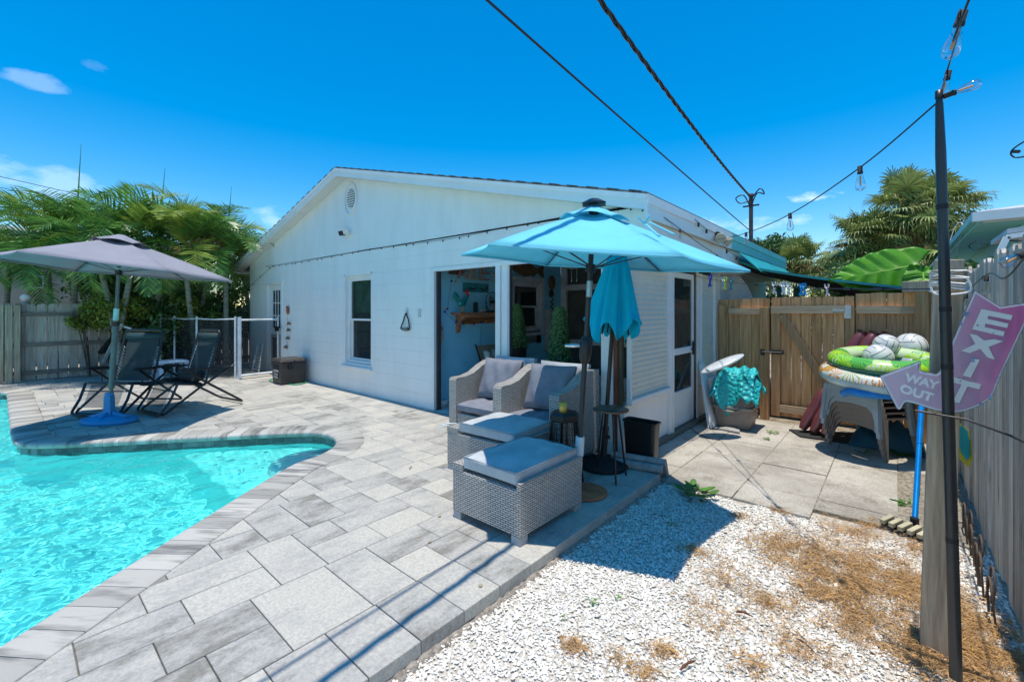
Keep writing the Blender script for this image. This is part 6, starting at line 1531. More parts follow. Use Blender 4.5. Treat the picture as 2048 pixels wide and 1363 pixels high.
for dx in (-.04,.05): mb=MB(); mb.tube([c+Vector((dx,0,2.03)),c+Vector((dx,0,1.86))],.0025,5); mb.tube([c+Vector((dx,0,1.86)),c+Vector((dx,0,1.82))],.006,6); mb.build('pull_chain',white,cfn)
# patio chair inside the porch with patterned pillow
pc=thing('porch_chair','tan sling chair with patterned pillow beneath the porch shelf','chair',(-4.55,4.75,0)); tans=M('tan sling',(.28,.22,.16),.8)
a0,a1=atX(940,690,-4.75),atX(988,688,-4.75)
mb=MB(); mb.add([(-4.80,4.72,.86),(-4.80,5.22,.86),(-4.62,5.2,.40),(-4.62,4.74,.40)],[(0,1,2,3)]); mb.add([(-4.62,4.74,.40),(-4.62,5.2,.40),(-4.15,5.2,.43),(-4.15,4.74,.43)],[(0,1,2,3)]); mb.build('sling',tans,pc,solid=.012)
for y in (4.71,5.23):
    mb=MB(); mb.tube(catmull([(-4.82,y,.88),(-4.70,y,.60),(-4.62,y,.40),(-4.15,y,.42)],4),.014,6); mb.build('side_frame',black,pc)
    mb=MB(); mb.tube([(-4.72,y,.60),(-4.2,y,.62)],.016,6); mb.tube([(-4.2,y,.62),(-4.15,y,.0)],.012,6); mb.tube([(-4.62,y,.4),(-4.75,y,0)],.012,6); mb.build('leg_frame',black,pc)
pm=M('patterned pillow',(.45,.5,.47),.8,col2=(.22,.2,.14),scale=7,detail=1,fac=(.45,.5)); c=cushion((-4.66,4.97,.64),.12,.40,.40,Euler((0,R(-15),0)).to_matrix(),.9,12,.04)
c=cushion((-4.66,4.97,.62),.38,.40,.14,Euler((0,R(72),0)).to_matrix(),.9,12,.04); tag(c.build('pillow',pm),'grey and tan patterned pillow on the porch chair','pillow')
mb=MB(); mb.lathe([(.06,0),(.07,.02),(.07,.3),(.06,.3)],(-4.62,4.55,.002),12); tag(mb.build('grey_canister',M('canister grey',(.25,.33,.36),.4)),'grey canister standing left of the porch chair','canister')
# ================================================================ CLUTTER BY THE GATE
random.seed(21)
VX=Vector((.80,-.60,0)); VY=Vector((.60,.80,0)); CO=Vector((-.30,5.72,-.05))
gchair=M('grey blue chair plastic',(.36,.44,.49),.45,var=.1); bchair=M('brown chair plastic',(.25,.205,.175),.5,var=.1)
def pchair(k,label,mt_):
    off=Vector((0,0,.056*k))-VY*(.018*k)
    t=thing('plastic_chair',label,'chair',CO+off,0,'stacked plastic chairs')
    def W(x,y,z): return CO+off+VX*x+VY*y+Vector((0,0,z))
    mb=MB(); arch=[(-.265,.40),(-.30,.10),(-.25,.10),(-.228,.20),(-.205,.235),(-.165,.272),(0,.285),(.165,.272),(.205,.235),(.228,.20),(.25,.10),(.30,.10),(.265,.40)]
    mb.prism(arch,lambda u,v,w_:W(u,w_,v),0,.012)
    mb.build('apron',mt_,t)
    mb=MB(); mb.prism([(-.27,.0),(.27,.0),(.25,.42),(-.25,.42)],lambda u,v,w_:W(u,v,w_-.02*math.sin(v*6)),.385,.40); mb.build('seat',mt_,t,bevel=.004)
    for (x,y) in ((-.262,.02),(.262,.02),(.24,.40),(-.24,.40)):
        sx_=1 if x>0 else -1; sy_=-1 if y<.2 else 1
        mb=MB(); a=W(x,y,.385);b_=W(x+.035*sx_,y+.03*sy_,.0); 
        u_=VX*.022;v_=VY*.024
        mb.hexa([b_-u_*.8-v_*.8,b_+u_*.8-v_*.8,b_+u_*.8+v_*.8,b_-u_*.8+v_*.8,a-u_-v_,a+u_-v_,a+u_+v_,a-u_+v_]); mb.build('leg',mt_,t,bevel=.004)
    mb=MB(); mb.grid(lambda a,b_:W(-.24+.48*a,.42+.07*b_+.03*math.sin(math.pi*a),.39+.30*b_),10,4,0,True); mb.build('backrest',mt_,t,solid=.01)
    return t
lbs=['bottom brown plastic chair of the stack, its legs on the ground','second plastic chair from the ground in the brown and grey stack','third plastic chair from the ground in the brown and grey stack','fourth plastic chair from the ground, topmost brown one','grey plastic chair directly beneath the topmost one of the stack','topmost grey plastic chair of the stack, holding the swim rings']
for k in range(6): pchair(k,lbs[k],gchair if k>3 else bchair)
def ringfloat(name,label,c,Rm,rm,mats,tilt,az,fnmi):
    Mr=Euler((tilt,0,az)).to_matrix(); mb=MB(); NU,NV=64,18; vs=[];fs=[];ms=[]
    for i in range(NU):
        t=2*math.pi*i/NU
        for j in range(NV):
            p=2*math.pi*j/NV; wr=1+.03*math.sin(t*22)*(abs(math.cos(p-math.pi))>.6)
            q=Vector(((Rm+rm*math.cos(p)*wr)*math.cos(t),(Rm+rm*math.cos(p)*wr)*math.sin(t),rm*.85*math.sin(p))); vs.append(c+Mr@q)
    for i in range(NU):
        for j in range(NV): fs.append((i*NV+j,((i+1)%NU)*NV+j,((i+1)%NU)*NV+(j+1)%NV,i*NV+(j+1)%NV))
    mb.add(vs,fs,0,True); mb.m=[fnmi(j) for i in range(NU) for j in range(NV)]
    return tag(mb.build(name,mats),label,'swim ring',group='inflatable swim rings')
def pattern(name,bg_,c1,c2,th,sc=9):
    m,n,l,b=base(name); b.inputs['Roughness'].default_value=.2; b.inputs['Coat Weight'].default_value=.4
    tc=n.new('ShaderNodeTexCoord'); vo=n.new('ShaderNodeTexVoronoi'); vo.inputs['Scale'].default_value=sc; l.new(tc.outputs['Object'],vo.inputs['Vector'])
    sb_=n.new('ShaderNodeVectorMath'); sb_.operation='SUBTRACT'; l.new(tc.outputs['Object'],sb_.inputs[0]); l.new(vo.outputs['Position'],sb_.inputs[1])
    sx=n.new('ShaderNodeSeparateXYZ'); l.new(sb_.outputs[0],sx.inputs[0])
    def mt(op,a,bb=None):
        q=n.new('ShaderNodeMath'); q.operation=op
        for i,v in enumerate((a,bb)):
            if v is None: continue
            if isinstance(v,(int,float)): q.inputs[i].default_value=v
            else: l.new(v,q.inputs[i])
        return q.outputs[0]
    an=mt('ARCTAN2',sx.outputs[1],sx.outputs[0]); st=mt('SINE',mt('MULTIPLY',an,13.)); st=mt('GREATER_THAN',st,mt('MULTIPLY',vo.outputs['Distance'],.9))
    sc2=n.new('ShaderNodeSeparateColor'); l.new(vo.outputs['Color'],sc2.inputs[0])
    r1=n.new('ShaderNodeValToRGB'); r1.color_ramp.interpolation='CONSTANT'; e=r1.color_ramp.elements; e[0].color=(*bg_,1); e[1].position=.34; e[1].color=(*c1,1); x=e.new(.68); x.color=(*c2,1); l.new(sc2.outputs[0],r1.inputs[0])
    r3=n.new('ShaderNodeValToRGB'); r3.color_ramp.interpolation='CONSTANT'; e=r3.color_ramp.elements; e[0].color=(*th,1); e[1].position=.4; e[1].color=(*c1,1); x=e.new(.7); x.color=(*bg_,1); l.new(sc2.outputs[1],r3.inputs[0])
    mx=n.new('ShaderNodeMixRGB'); l.new(st,mx.inputs[0]); l.new(r1.outputs[0],mx.inputs[1]); l.new(r3.outputs[0],mx.inputs[2]); l.new(mx.outputs[0],b.inputs['Base Color']); return m
pg=pattern('green leaf print',(.60,.74,.42),(.42,.74,.03),(.16,.50,.05),(.04,.34,.06),7)
po=pattern('white and orange leaf print',(.70,.76,.70),(.72,.28,.07),(.66,.74,.66),(.45,.42,.10),7)
dg=M('dark green vinyl',(.0,.16,.10),.2,coat=.4); wb_=M('pale blue vinyl',(.45,.66,.72),.2,coat=.4)
ringfloat('swim_ring','lower swim ring with white and orange palm print on the chair stack',atD(1752,752,4.42),.37,.105,[po,wb_],R(6),R(40),lambda j:1 if 9<=j<18 else 0)
ringfloat('swim_ring','upper swim ring with bright green palm print and dark green underside',atD(1767,722,4.40),.36,.10,[pg,dg],R(7),R(10),lambda j:1 if 9<=j<18 else 0)
ballm=M('ball white',(.72,.74,.72),.3); 
for k,(px,py,D_,r_,lb) in enumerate(((1772,690,4.62,.115,'white volleyball at the back left on the green swim ring'),(1821,694,4.6,.145,'largest white volleyball at the back right on the green ring'),(1756,714,4.42,.13,'white volleyball nearest the front in the hole of the green ring'))):
    c=atD(px,py,D_); t=thing('beach_volleyball',lb,'ball',c,0,'volleyballs on the swim rings')
    mb=MB(); mb.ball(c,r_,14); mb.build('ball_skin',ballm,t)
    Mr=Euler((k*.7+.3,k*1.1+.4,.5)).to_matrix(); mb=MB()
    for ax in range(3):
        for o_ in (-.45,.0,.45):
            pts=[]
            for i in range(40):
                a=2*math.pi*i/40; rr_=math.sqrt(1-o_*o_); q=[rr_*math.cos(a),rr_*math.sin(a),o_]; q=q[ax:]+q[:ax]; pts.append((Vector(q),))
            for i in range(40):
                a,b_=pts[i][0],pts[(i+1)%40][0]; dom=max(range(3),key=lambda z:abs(a[z])); 
                if dom!=(2+0-ax)%3 and dom==((0-ax)%3): mb.bar(c+Mr@a*r_*1.002,c+Mr@b_*r_*1.002,.003,.003)
    mb.build('seam',blackm,t)
mb=MB(); mb.tube(catmull([atD(1688,786,4.35),atD(1700,783,4.25),atD(1730,788,4.15),atD(1800,792,4.05)],5),.036,14); tag(mb.build('pool_noodle',M('blue foam',(.02,.28,.75),.6)),'blue foam pool noodle lying under the swim rings','pool noodle')
# maroon air mattress leaning on the gate fence
mar=M('maroon vinyl',(.17,.045,.05),.3,coat=.3); am=thing('air_mattress','deflating maroon air mattress leaning against the fence behind the chairs','air mattress',(-.75,6.2,-.05))
A0=g(1604,866,-.05)+Vector((0,0,.05)); A2=atY(1726,664,6.60); side=Vector((.85,-.42,0)).normalized()
for k in range(3):
    mb=MB(); o_=side*(.125*k); P=[A0+o_,A0.lerp(A2,.12)+o_,A0.lerp(A2,.35)+o_+Vector((0,-.02,.0)),A0.lerp(A2,.42)+o_+Vector((0,0,-.02)),A0.lerp(A2,.6)+o_,A0.lerp(A2,.9)+o_,A2+o_+Vector((0,0,-.01*k))]
    rr_=[.035,.068,.07,.05,.068,.07,.04]; PP_=[];RR=[]
    cc=catmull(P,4); RR=[rr_[min(int(i/4),5)]*(1-(i%4)/4)+rr_[min(int(i/4)+1,6)]*((i%4)/4) for i in range(len(cc))]
    mb.tube(cc,RR,14); mb.build('air_tube',mar,am)
# blue folded parasol tip by the post
mb=MB(); a=atD(1824,640,5.5);b_=atD(1828,730,5.4); mb.lathe([(.004,0),(.03,-.12),(.055,-.3),(.07,-.5)],a,18,0,True,None,1,1,lambda t,i:1+.2*math.cos(5*t)); tag(mb.build('folded_blue_parasol',M('blue cloth',(.02,.22,.6),.7)),'tip of a folded bright blue parasol between fence and balls','parasol')
# doormat
mb=MB(); q=[g(1578,858,-.04),g(1600,872,-.04),g(1755,893,-.04),g(1735,868,-.04)]; mb.hexa([v+Vector((0,0,-.012)) for v in q]+[v+Vector((0,0,.004)) for v in q]); tag(mb.build('door_mat',M('black rubber mat',(.03,.03,.03),.9,bump=.5,bscale=80)),'black rubber mat under the plastic chairs','mat')
# crumpled dark teal tarp under the chairs
mb=MB(); random.seed(4); rgt=np.random.default_rng(8); ph=rgt.uniform(0,6,8)
mb.grid(lambda a,b_:Vector((-.38+.62*a,5.95+.45*b_,-.045+.27*max(0,math.sin(math.pi*a)*math.sin(math.pi*b_))**.6*(1+.25*math.sin(9*a+ph[0])*math.sin(8*b_+ph[1])+.15*math.sin(23*a+ph[2])*math.sin(19*b_+ph[3])))),36,28,0,True); tag(mb.build('folded_tarp',M('dark teal tarp',(.015,.09,.13),.6)),'crumpled dark teal tarp lying under and behind the plastic chairs','tarp')
# dog kennel with quilt and board
kn=thing('pet_carrier','taupe plastic pet carrier beside the screen door under a turquoise quilt','pet carrier',(-1.6,6.0,-.05))
tau=M('taupe plastic',(.27,.22,.19),.5); tau2=M('taupe rim',(.36,.31,.26),.5)
def kr(z,s,dx=0):
    out=[]; hx,hy,cr=.215*s,.21*s,.06
    for (sx_,sy_,a0) in ((1,1,0),(-1,1,90),(-1,-1,180),(1,-1,270)):
        for k in range(5): t=R(a0+22.5*k); out.append((-1.52+sx_*(hx-cr)+cr*math.cos(t),6.06+sy_*(hy-cr)+cr*math.sin(t),z))
    return out
def loft(mb,rs,cap=True):
    n_=len(rs[0]); vs=[p for r_ in rs for p in r_]; mb.add(vs,[(i*n_+k,i*n_+(k+1)%n_,(i+1)*n_+(k+1)%n_,(i+1)*n_+k) for i in range(len(rs)-1) for k in range(n_)],0,True)
    if cap: mb.add(rs[0],[tuple(range(n_))]); mb.add(rs[-1],[tuple(range(n_))])
mb=MB(); loft(mb,[kr(-.05,.86),kr(-.03,.9),kr(.17,1.0),kr(.185,1.0)]); mb.build('lower_shell',tau,kn)
mb=MB(); loft(mb,[kr(.186,1.06),kr(.19,1.08),kr(.215,1.08),kr(.219,1.06)]); mb.build('rim',tau2,kn)
mb=MB(); loft(mb,[kr(.22,1.0),kr(.36,.95),kr(.43,.85),kr(.45,.7)]); mb.build('upper_shell',tau,kn)
mb=MB(); mb.tube(catmull([(-1.64,5.835,.2),(-1.58,5.83,.165),(-1.46,5.83,.165),(-1.40,5.835,.2)],5),.014,6); mb.build('carry_latch',tau2,kn)
qm,n,l,b=base('turquoise quilt'); b.inputs['Base Color'].default_value=(.02,.50,.52,1); b.inputs['Roughness'].default_value=.45
vo=n.new('ShaderNodeTexVoronoi'); vo.inputs['Scale'].default_value=22; tcq=n.new('ShaderNodeTexCoord'); l.new(tcq.outputs['Object'],vo.inputs['Vector']); bp=n.new('ShaderNodeBump'); bp.inputs['Distance'].default_value=.03; bp.inputs['Strength'].default_value=.8; bp.invert=True; l.new(vo.outputs['Distance'],bp.inputs['Height']); l.new(bp.outputs[0],b.inputs['Normal'])
mb=MB(); rgq=np.random.default_rng(2); ph=rgq.uniform(0,6,10)
def quilt(a,b_):
    u=(a*2-1);v=(b_*2-1); r_=min(1.2,math.hypot(u,v)); x=-1.49+.265*u; y=6.03+.27*v
    z=.60-.07*r_**2-.12*max(0,r_-.75)**1.2*2+.035*math.sin(7*u+ph[0])*math.sin(6*v+ph[1])+.02*math.sin(15*u+ph[2]+3*v)
    hang=max(0,-v-.55)*.22+max(0,u-.75)*.2+max(0,-v-.5)*.5*max(0,math.sin(3.2*u+2.2)); return Vector((x,y+hang*.25,z-hang))
mb.grid(quilt,44,44,0,True); mb.grid(lambda a,b_:quilt(a*.8+.05,b_*.8+.12)+Vector((.03,.02,.055+.02*math.sin(11*a))),36,36,0,True); tag(mb.build('quilt',qm,solid=.02),'crumpled turquoise quilt heaped on the pet carrier','quilt')
mb=MB(); c=atD(1444,727,5.05); Mr=Matrix.Rotation(R(14),3,'X')@Matrix.Rotation(R(-24),3,'Y'); Mr=Euler((0,R(-24),R(41))).to_matrix(); mb.ball(c,(.27,.13,.035),14,0,Mr); tag(mb.build('bodyboard',M('glossy white foam',(.66,.70,.72),.2,coat=.5)),'glossy white bodyboard resting tilted on top of the quilt','bodyboard')
for k,lb in enumerate(('front white shelf board leaning against the wall beside the screen door','rear white shelf board leaning behind the front one by the screen door')):
    a0=g(1420,857,-.05)+Vector((-.035*k,.02*k,.002)); a1=g(1436,847,-.05)+Vector((-.035*k,-.04+.02*k,.002)); tp_=atX(1397,730-3*k,-1.93); tq_=tp_+Vector((0,.17,0)); nx=Vector((-.018,0,0)); nb=Vector((.018,0,.004))
    mb=MB(); mb.hexa([a0,a1,a1+nb,a0+nb,tp_,tq_,tq_+nb,tp_+nb]); tag(mb.build('leaning_board',white,bevel=.003),lb,'board',group='white boards leaning by the screen door')
# small cable on the concrete
mb=MB(); mb.tube(catmull([g(1380,853,-.048),g(1392,864,-.048),g(1410,873,-.048),g(1440,880,-.048)],6),.004,5); tag(mb.build('loose_cable',blackm),'thin dark cable lying on the concrete by the door','cable')
mb=MB(); q=g(1455,862,-.05); mb.prism([(-.12,-.05),(.14,-.07),(.1,.08),(-.05,.09)],lambda u,v,w_:(q.x+u,q.y+v+.05,-.05+w_),.0,.02); tag(mb.build('flat_stone',terra),'flat broken stone in front of the pet carrier','stone')
# ---------------- right side: vacuum pole, paddle, hoops
vp=thing('pool_vacuum','bright blue telescopic pool pole with a beige vacuum head on the gravel','pool vacuum',(.08,4.0,-.07))
a=g(1829,1050,-.03); b_=atD(1846,760,4.0); mb=MB(); mb.tube([a,a.lerp(b_,.5)],.017,12); mb.build('lower_pole',M('blue aluminium',(.0,.27,.75),.25,.5),vp)
mb=MB(); mb.tube([a.lerp(b_,.48),b_],.021,12); mb.build('upper_pole',MATS['blue aluminium'],vp)
h0=g(1768,1047,-.06);h1=g(1862,1085,-.06); dr_=(h1-h0).normalized(); mb=MB(); mb.bar(h0+Vector((0,0,.03)),h1+Vector((0,0,.03)),.06,.02)
for k in range(9): p=h0.lerp(h1,(k+.5)/9); mb.tube([p+Vector((0,0,.01))-Vector((-dr_.y,dr_.x,0))*.04,p+Vector((0,0,.01))+Vector((-dr_.y,dr_.x,0))*.04],.010,6)
mb.tube([a,a+Vector((0,0,.05))],.025,10); mb.build('vacuum_frame',black,vp)
be=M('beige plastic',(.5,.45,.30),.6)
for k in range(5):
    p=h0.lerp(h1,(k+.4)/5.); nn_=Vector((-dr_.y,dr_.x,0)); mb=MB(); mb.bar(p-nn_*.06+Vector((0,0,.035)),p+nn_*.05+Vector((0,0,.05)),.03,.03); mb.build('weight_block',be,vp,bevel=.004)
pd=thing('swim_fin','teal and yellow paddle blade hanging on the right fence behind the pole','paddle',(.38,4.2,.5))
q0=atX(1926,846,.35)
def flat(x0,dy): return lambda u,v,w_:(x0+u*.9,q0.y+w_+dy+u*.5,q0.z+v)
mb=MB(); mb.prism([(-.02,.0),(.035,-.05),(.05,-.14),(.055,-.24),(.03,-.30),(-.02,-.24),(-.04,-.14),(-.04,-.05)],flat(q0.x,0),0,.012); mb.build('yellow_edge',M('yellow foam',(.7,.6,.05),.5),pd)
mb=MB(); mb.prism([(-.01,-.01),(.025,-.05),(.04,-.14),(.04,-.22),(.02,-.25),(-.01,-.2),(-.028,-.12),(-.028,-.05)],flat(q0.x,-.006),0,.005); mb.build('teal_face',M('teal foam',(.02,.38,.42),.5),pd)
mb=MB(); P_=[atD(2075,270,2.2),atD(2040,288,2.25),atD(2022,304,2.3),atD(2032,315,2.3),atD(2075,308,2.2)]; mb.tube(catmull(P_,5),.004,5); mb.tube([atD(2024,303,2.28),atD(2038,303,2.28)],.009,8); tag(mb.build('black_cable_end',black),'black looped cable end hanging in the sky at the right edge','cable')
hoopm=M('rusty wire',(.12,.075,.05),.8)
for k in range(9):
    y=4.15-.135*k; mb=MB(); pts=[Vector((.345+.01*math.sin(k),y-.07,-.09))]+[Vector((.345+.02*math.sin(k*2),y-.07*math.cos(math.pi*i/8),.06+.07*math.sin(math.pi*i/8))) for i in range(9)]+[Vector((.345,y+.07,-.09))]
    mb.tube(pts,.005,6); tag(mb.build('wire_hoop',hoopm),['garden edging hoop of rusty wire farthest along the right fence','second rusty edging hoop from the far end of the row','third rusty edging hoop from the far end of the row','fourth rusty edging hoop from the far end of the row','middle rusty edging hoop of the row by the fence','fourth rusty edging hoop from the near end of the row','third rusty edging hoop from the near end of the row','second rusty edging hoop from the near end of the row','rusty edging hoop nearest the camera at the fence foot'][k],'edging hoop',group='rusty wire edging hoops along the right fence')
# weeds
def weed(px,py,z,s,n_,lb,col,spread=1.):
    q=g(px,py,z); mb=MB()
    for k in range(n_):
        a=random.uniform(0,6.28); r_=random.uniform(.2,1)*s*spread; p=q+Vector((r_*math.cos(a),r_*math.sin(a),random.uniform(.006,.03)*s*12)); L=s*random.uniform(.35,.6); d_=Vector((math.cos(a+random.uniform(-1,1)),math.sin(a+random.uniform(-1,1)),random.uniform(-.1,.5))); sd_=Vector((-d_.y,d_.x,random.uniform(-.2,.2)))
        mb.tube([q,p],.0012,4,0)
        mb.add([p,p+d_*L*.3+sd_*L*.34,p+d_*L*.75+sd_*L*.3,p+d_*L,p+d_*L*.75-sd_*L*.3,p+d_*L*.3-sd_*L*.34],[(0,1,2,3),(0,3,4,5)])
    tag(mb.build('weed',col,fixn=False),lb,'weed')
wl=M('weed leaf',(.12,.30,.04),.5,col2=(.05,.16,.03),transl=.2,island=.2)
weed(1185,1203,-.07,.035,7,'small green weed in the sunlit gravel, left of its twin',wl); weed(1231,1196,-.07,.03,5,'small green weed right of the pair in the sunlit gravel',wl); weed(1122,1238,-.07,.025,5,'tiny weed near the paving edge in the gravel',wl)
weed(1342,1047,-.07,.045,6,'dark green seedling in the parasol shadow on the gravel',wl); weed(1390,990,-.07,.13,38,'sprawling green creeper at the corner of deck and concrete',wl)
weed(1530,878,-.05,.05,14,'weed tuft in the concrete joint nearest the gate',wl); weed(1545,866,-.05,.06,16,'long low weed just in front of the gate post',wl); weed(1722,905,-.05,.06,14,'flattened weed in front of the plastic chairs',wl); weed(1800,910,-.06,.10,34,'leggy green weed right of the chair stack',wl); weed(1812,1008,-.06,.06,20,'green weed beside the blue pool pole',wl); weed(1842,880,-.06,.12,40,'tall weed behind the blue pole',wl,.8)
chip=M('bark chip',(.14,.06,.03),.9)
for k,(px,py,L,w_,an,lb) in enumerate(((1376,1330,.09,.02,1.2,'dark red bark chip standing out near the bottom of the gravel'),(1488,1228,.07,.018,.2,'dark bark chip in the middle of the gravel'),(1612,1292,.10,.012,-.6,'brown stick lying in the needles'),(1320,1032,.14,.006,.3,'thin brown stalk in the parasol shadow'),(1655,1060,.16,.005,-.4,'thin curved stalk near the concrete edge'),(1930,1300,.12,.03,.3,'pale dry leaf beside the foot of the pole'))):
    q=g(px,py,-.06); mb=MB(); d_=Vector((math.cos(an),math.sin(an),0)); mb.tube(catmull([q-d_*L/2,q-d_*L*.1+Vector((.0,.006,.008)),q+d_*L/2+Vector((0,0,.004))],3),[w_*.15]+[w_*.3,w_*.42,w_*.28,w_*.38,w_*.25]+[w_*.1],4); tag(mb.build('bark_chip' if k<2 else 'twig',chip if k!=5 else leafd),lb,'bark chip' if k<2 else 'twig')
# ================================================================ SHADE TARP, SURFBOARD BEHIND THE GATE
ta=thing('shade_tarp','dark shade tarp with teal edge stretched behind the gate','tarp',(-.8,8,1.8)); tarpd=M('tarp black underside',(.012,.013,.015),.8); tealt=M('tarp teal edge',(.02,.30,.28),.5)
near=[atY(px,py,6.95) for px,py in ((1478,524),(1517,539),(1600,552),(1673,562),(1745,570),(1812,577))]
far_=[atY(px,py,9.0) for px,py in ((1492,530),(1509,541),(1590,562),(1690,588),(1740,592),(1800,590))]
def seg(P,t): t=t*(len(P)-1); i=min(int(t),len(P)-2); return P[i].lerp(P[i+1],t-i)
mb=MB(); mb.grid(lambda a,b_:seg(near,a).lerp(seg(far_,a),b_)-Vector((0,0,.06*math.sin(math.pi*b_))),24,8,0,True); mb.build('tarp_cloth',tarpd,ta,solid=.006)
mb=MB(); 
for k in range(5): mb.bar(near[k]+Vector((0,-.004,.008)),near[k+1]+Vector((0,-.004,.008)),.006,.032)
mb.build('tarp_hem',tealt,ta)
for px in (1560,1594):
    q=atY(px,575,8.6); mb=MB(); mb.box(q.x-.04,q.x+.04,q.y-.04,q.y+.04,-.05,q.z+.02); mb.build('tarp_post',tealt,ta)
mb=MB(); a=atY(1478,512,7.0); b1=atX(1575,545,-1.6)
aw=thing('eave_awning','teal awning sheet fixed under the rear eave of the house','awning',(-1.6,8,2))
mb.add([(-1.642,6.7,2.20),(-1.642,10.2,2.20),(-1.40,10.2,1.93),(-1.40,6.9,1.93)],[(0,1,2,3)]); mb.build('awning_sheet',M('teal awning',(.02,.32,.32),.5),aw,solid=.01)
mb=MB(); sbp=[]; P_=[(1446,600),(1446,560),(1450,545),(1462,541),(1480,552),(1494,570),(1503,588),(1508,602)]
q=[atY(a,b_,7.25) for a,b_ in P_]; mb.prism([(v.x,v.z) for v in q]+[(q[-1].x+.02,.3),(q[0].x,.3)],lambda u,v,w_:(u,7.25+w_,v),0,.06); tag(mb.build('surfboard',M('off white board',(.6,.6,.6),.35),bevel=.02),'rounded end of a white surfboard standing behind the brown fence','surfboard')
# ================================================================ VEGETATION
def frond(mb,p0,az,el,L,bend,ll,n_=46,mi=0,roll=0,vup=.35):
    p=Vector(p0); N_=14; ds=L/N_; pts=[p.copy()]; e_=el
    for i in range(N_):
        e_=el-bend*((i+1)/N_)**1.4; d_=Vector((math.cos(az)*math.cos(e_),math.sin(az)*math.cos(e_),math.sin(e_))); p=p+d_*ds; pts.append(p.copy())
    mb.tube(pts,[.014*(1-.85*i/N_) for i in range(N_+1)],4,mi,cap=False)
    for k in range(n_):
        t=.14+.86*k/(n_-1); f=t*N_; i=min(int(f),N_-1); q=pts[i].lerp(pts[i+1],f-i); d_=(pts[i+1]-pts[i]).normalized()
        s0=d_.cross(Vector((0,0,1))); 
        if s0.length<.05: s0=Vector((math.sin(az),-math.cos(az),0))
        s0.normalize(); upv=s0.cross(d_)
        ln=ll*(math.sin(math.pi*min(1,.12+.86*t))**.55)*random.uniform(.88,1.06)*(1 if t<.93 else .75)
        for sg_ in (-1,1):
            fw=.45+.5*t; dd=(s0*sg_*(1-.25*t)+d_*fw+upv*vup*random.uniform(.6,1.3)).normalized()
            m_=q+dd*ln*.5; dr=Vector((0,0,-1))*ln*random.uniform(.04,.22); tp_=q+dd*ln+dr; m_=m_+dr*.25
            wv=d_*(.011+.004*random.random()); wv=(d_+upv*.2*sg_)*.0185
            mb.add([q-wv*.5,q+wv*.5,m_+wv,m_-wv,tp_],[(0,1,2,3),(3,2,4)],mi)
random.seed(33)
palms=[(15,-14.2,2.1,[-.2,.9],9),(95,-13.6,2.45,None,14),(150,-13.3,2.6,None,11),(205,-12.2,2.2,None,12),(262,-12.0,2.35,None,12),(318,-12.5,2.5,None,12),(372,-11.8,2.35,None,12),(415,-12.4,2.5,None,12),(452,-11.9,2.2,None,11),(492,-12.6,2.1,None,9)]
plb=['palm at the far left edge above the fence','palm above the left end of the grey parasol','tall palm with a long upright spear leaf, left of the parasol top','palm whose striped trunk leans left beneath the grey parasol','palm whose pale trunk rises beside the parasol pole','palm rising right of the grey parasol top','palm with bright yellow green fronds in the middle of the group','palm behind the right lounger','palm with orange dying fronds near the house eave','small palm closest to the left eave of the house']
for k,(px,X,zc_,_,nf) in enumerate(palms):
    d=ray(px); t_=X/d[0]; Y_=d[1]*t_; b_=Vector((X,Y_,-.08)); t=thing('palm_tree',plb[k],'palm',b_,0,'palms along the left fence')
    lean=Vector((random.uniform(-.25,.25),random.uniform(-.2,.2),0)); nf=int(nf*1.4); zc_+=.36 if k else .2; c=Vector((X,Y_,zc_)); b2_=b_-lean*1.8
    if k==3: b2_=b_+Vector((.3,.26,0))
    P=catmull([b2_,b2_.lerp(c,.4)+lean*.2,c-Vector((0,0,.45)),c],5); mb=MB(); mb.tube(P,[.062-.024*i/len(P) for i in range(len(P))],10); mb.build('trunk',trunkm,t)
    mb=MB(); mb.tube([c-Vector((0,0,.5)),c-Vector((0,0,.25)),c+Vector((0,0,.1))],[.05,.062,.03],10); mb.build('crownshaft',M('crownshaft green',(.22,.30,.10),.5) if 'crownshaft green' not in MATS else MATS['crownshaft green'],t)
    mb=MB(); 
    for f in range(nf):
        az=f*2.399+random.uniform(-.3,.3); el_=random.uniform(.75,1.45) if f<nf*.6 else random.uniform(-.25,.55)
        L=random.uniform(1.35,1.95); mi=0; rn=random.random()
        if rn>.84: mi=1
        if k==8 and f in (9,10): mi=2
        frond(mb,c+Vector((0,0,.05)),az,el_,L,random.uniform(1.1,2.2),random.uniform(.42,.60),32,mi,vup=random.uniform(.1,.6))
    mb.build('crown',[leafm,leafy,leafd],t,fixn=False)
    if k in (2,5,8):
        mb=MB(); mb.tube([c,c+Vector((.02,.05,1.0)),c+Vector((-.06 if k==2 else .05,.1,2.05 if k==2 else 1.75))],[.02,.014,.003],6); mb.build('spear_leaf',leafm,t)
def bushy(mb,c,rx,ry,rz,n_,s,seed,mi=0,hollow=.45,clumps=14):
    rg=np.random.default_rng(seed); cs_=[]
    for k in range(clumps):
        v=rg.normal(0,1,3); v/=np.linalg.norm(v); v*=rg.uniform(hollow,.9); cs_.append(v)
    for k in range(n_):
        cl_=cs_[rg.integers(clumps)]; v=cl_+rg.normal(0,.17,3)
        p=Vector((c[0]+v[0]*rx,c[1]+v[1]*ry,c[2]+v[2]*rz)); u_=Vector(rg.normal(0,1,3)).normalized(); w_=u_.cross(Vector(rg.normal(0,1,3))).normalized(); q=s*rg.uniform(.6,1.3)
        mb.add([p-u_*q,p+w_*q*.45,p+u_*q,p-w_*q*.45],[(0,1,2,3)],mi)
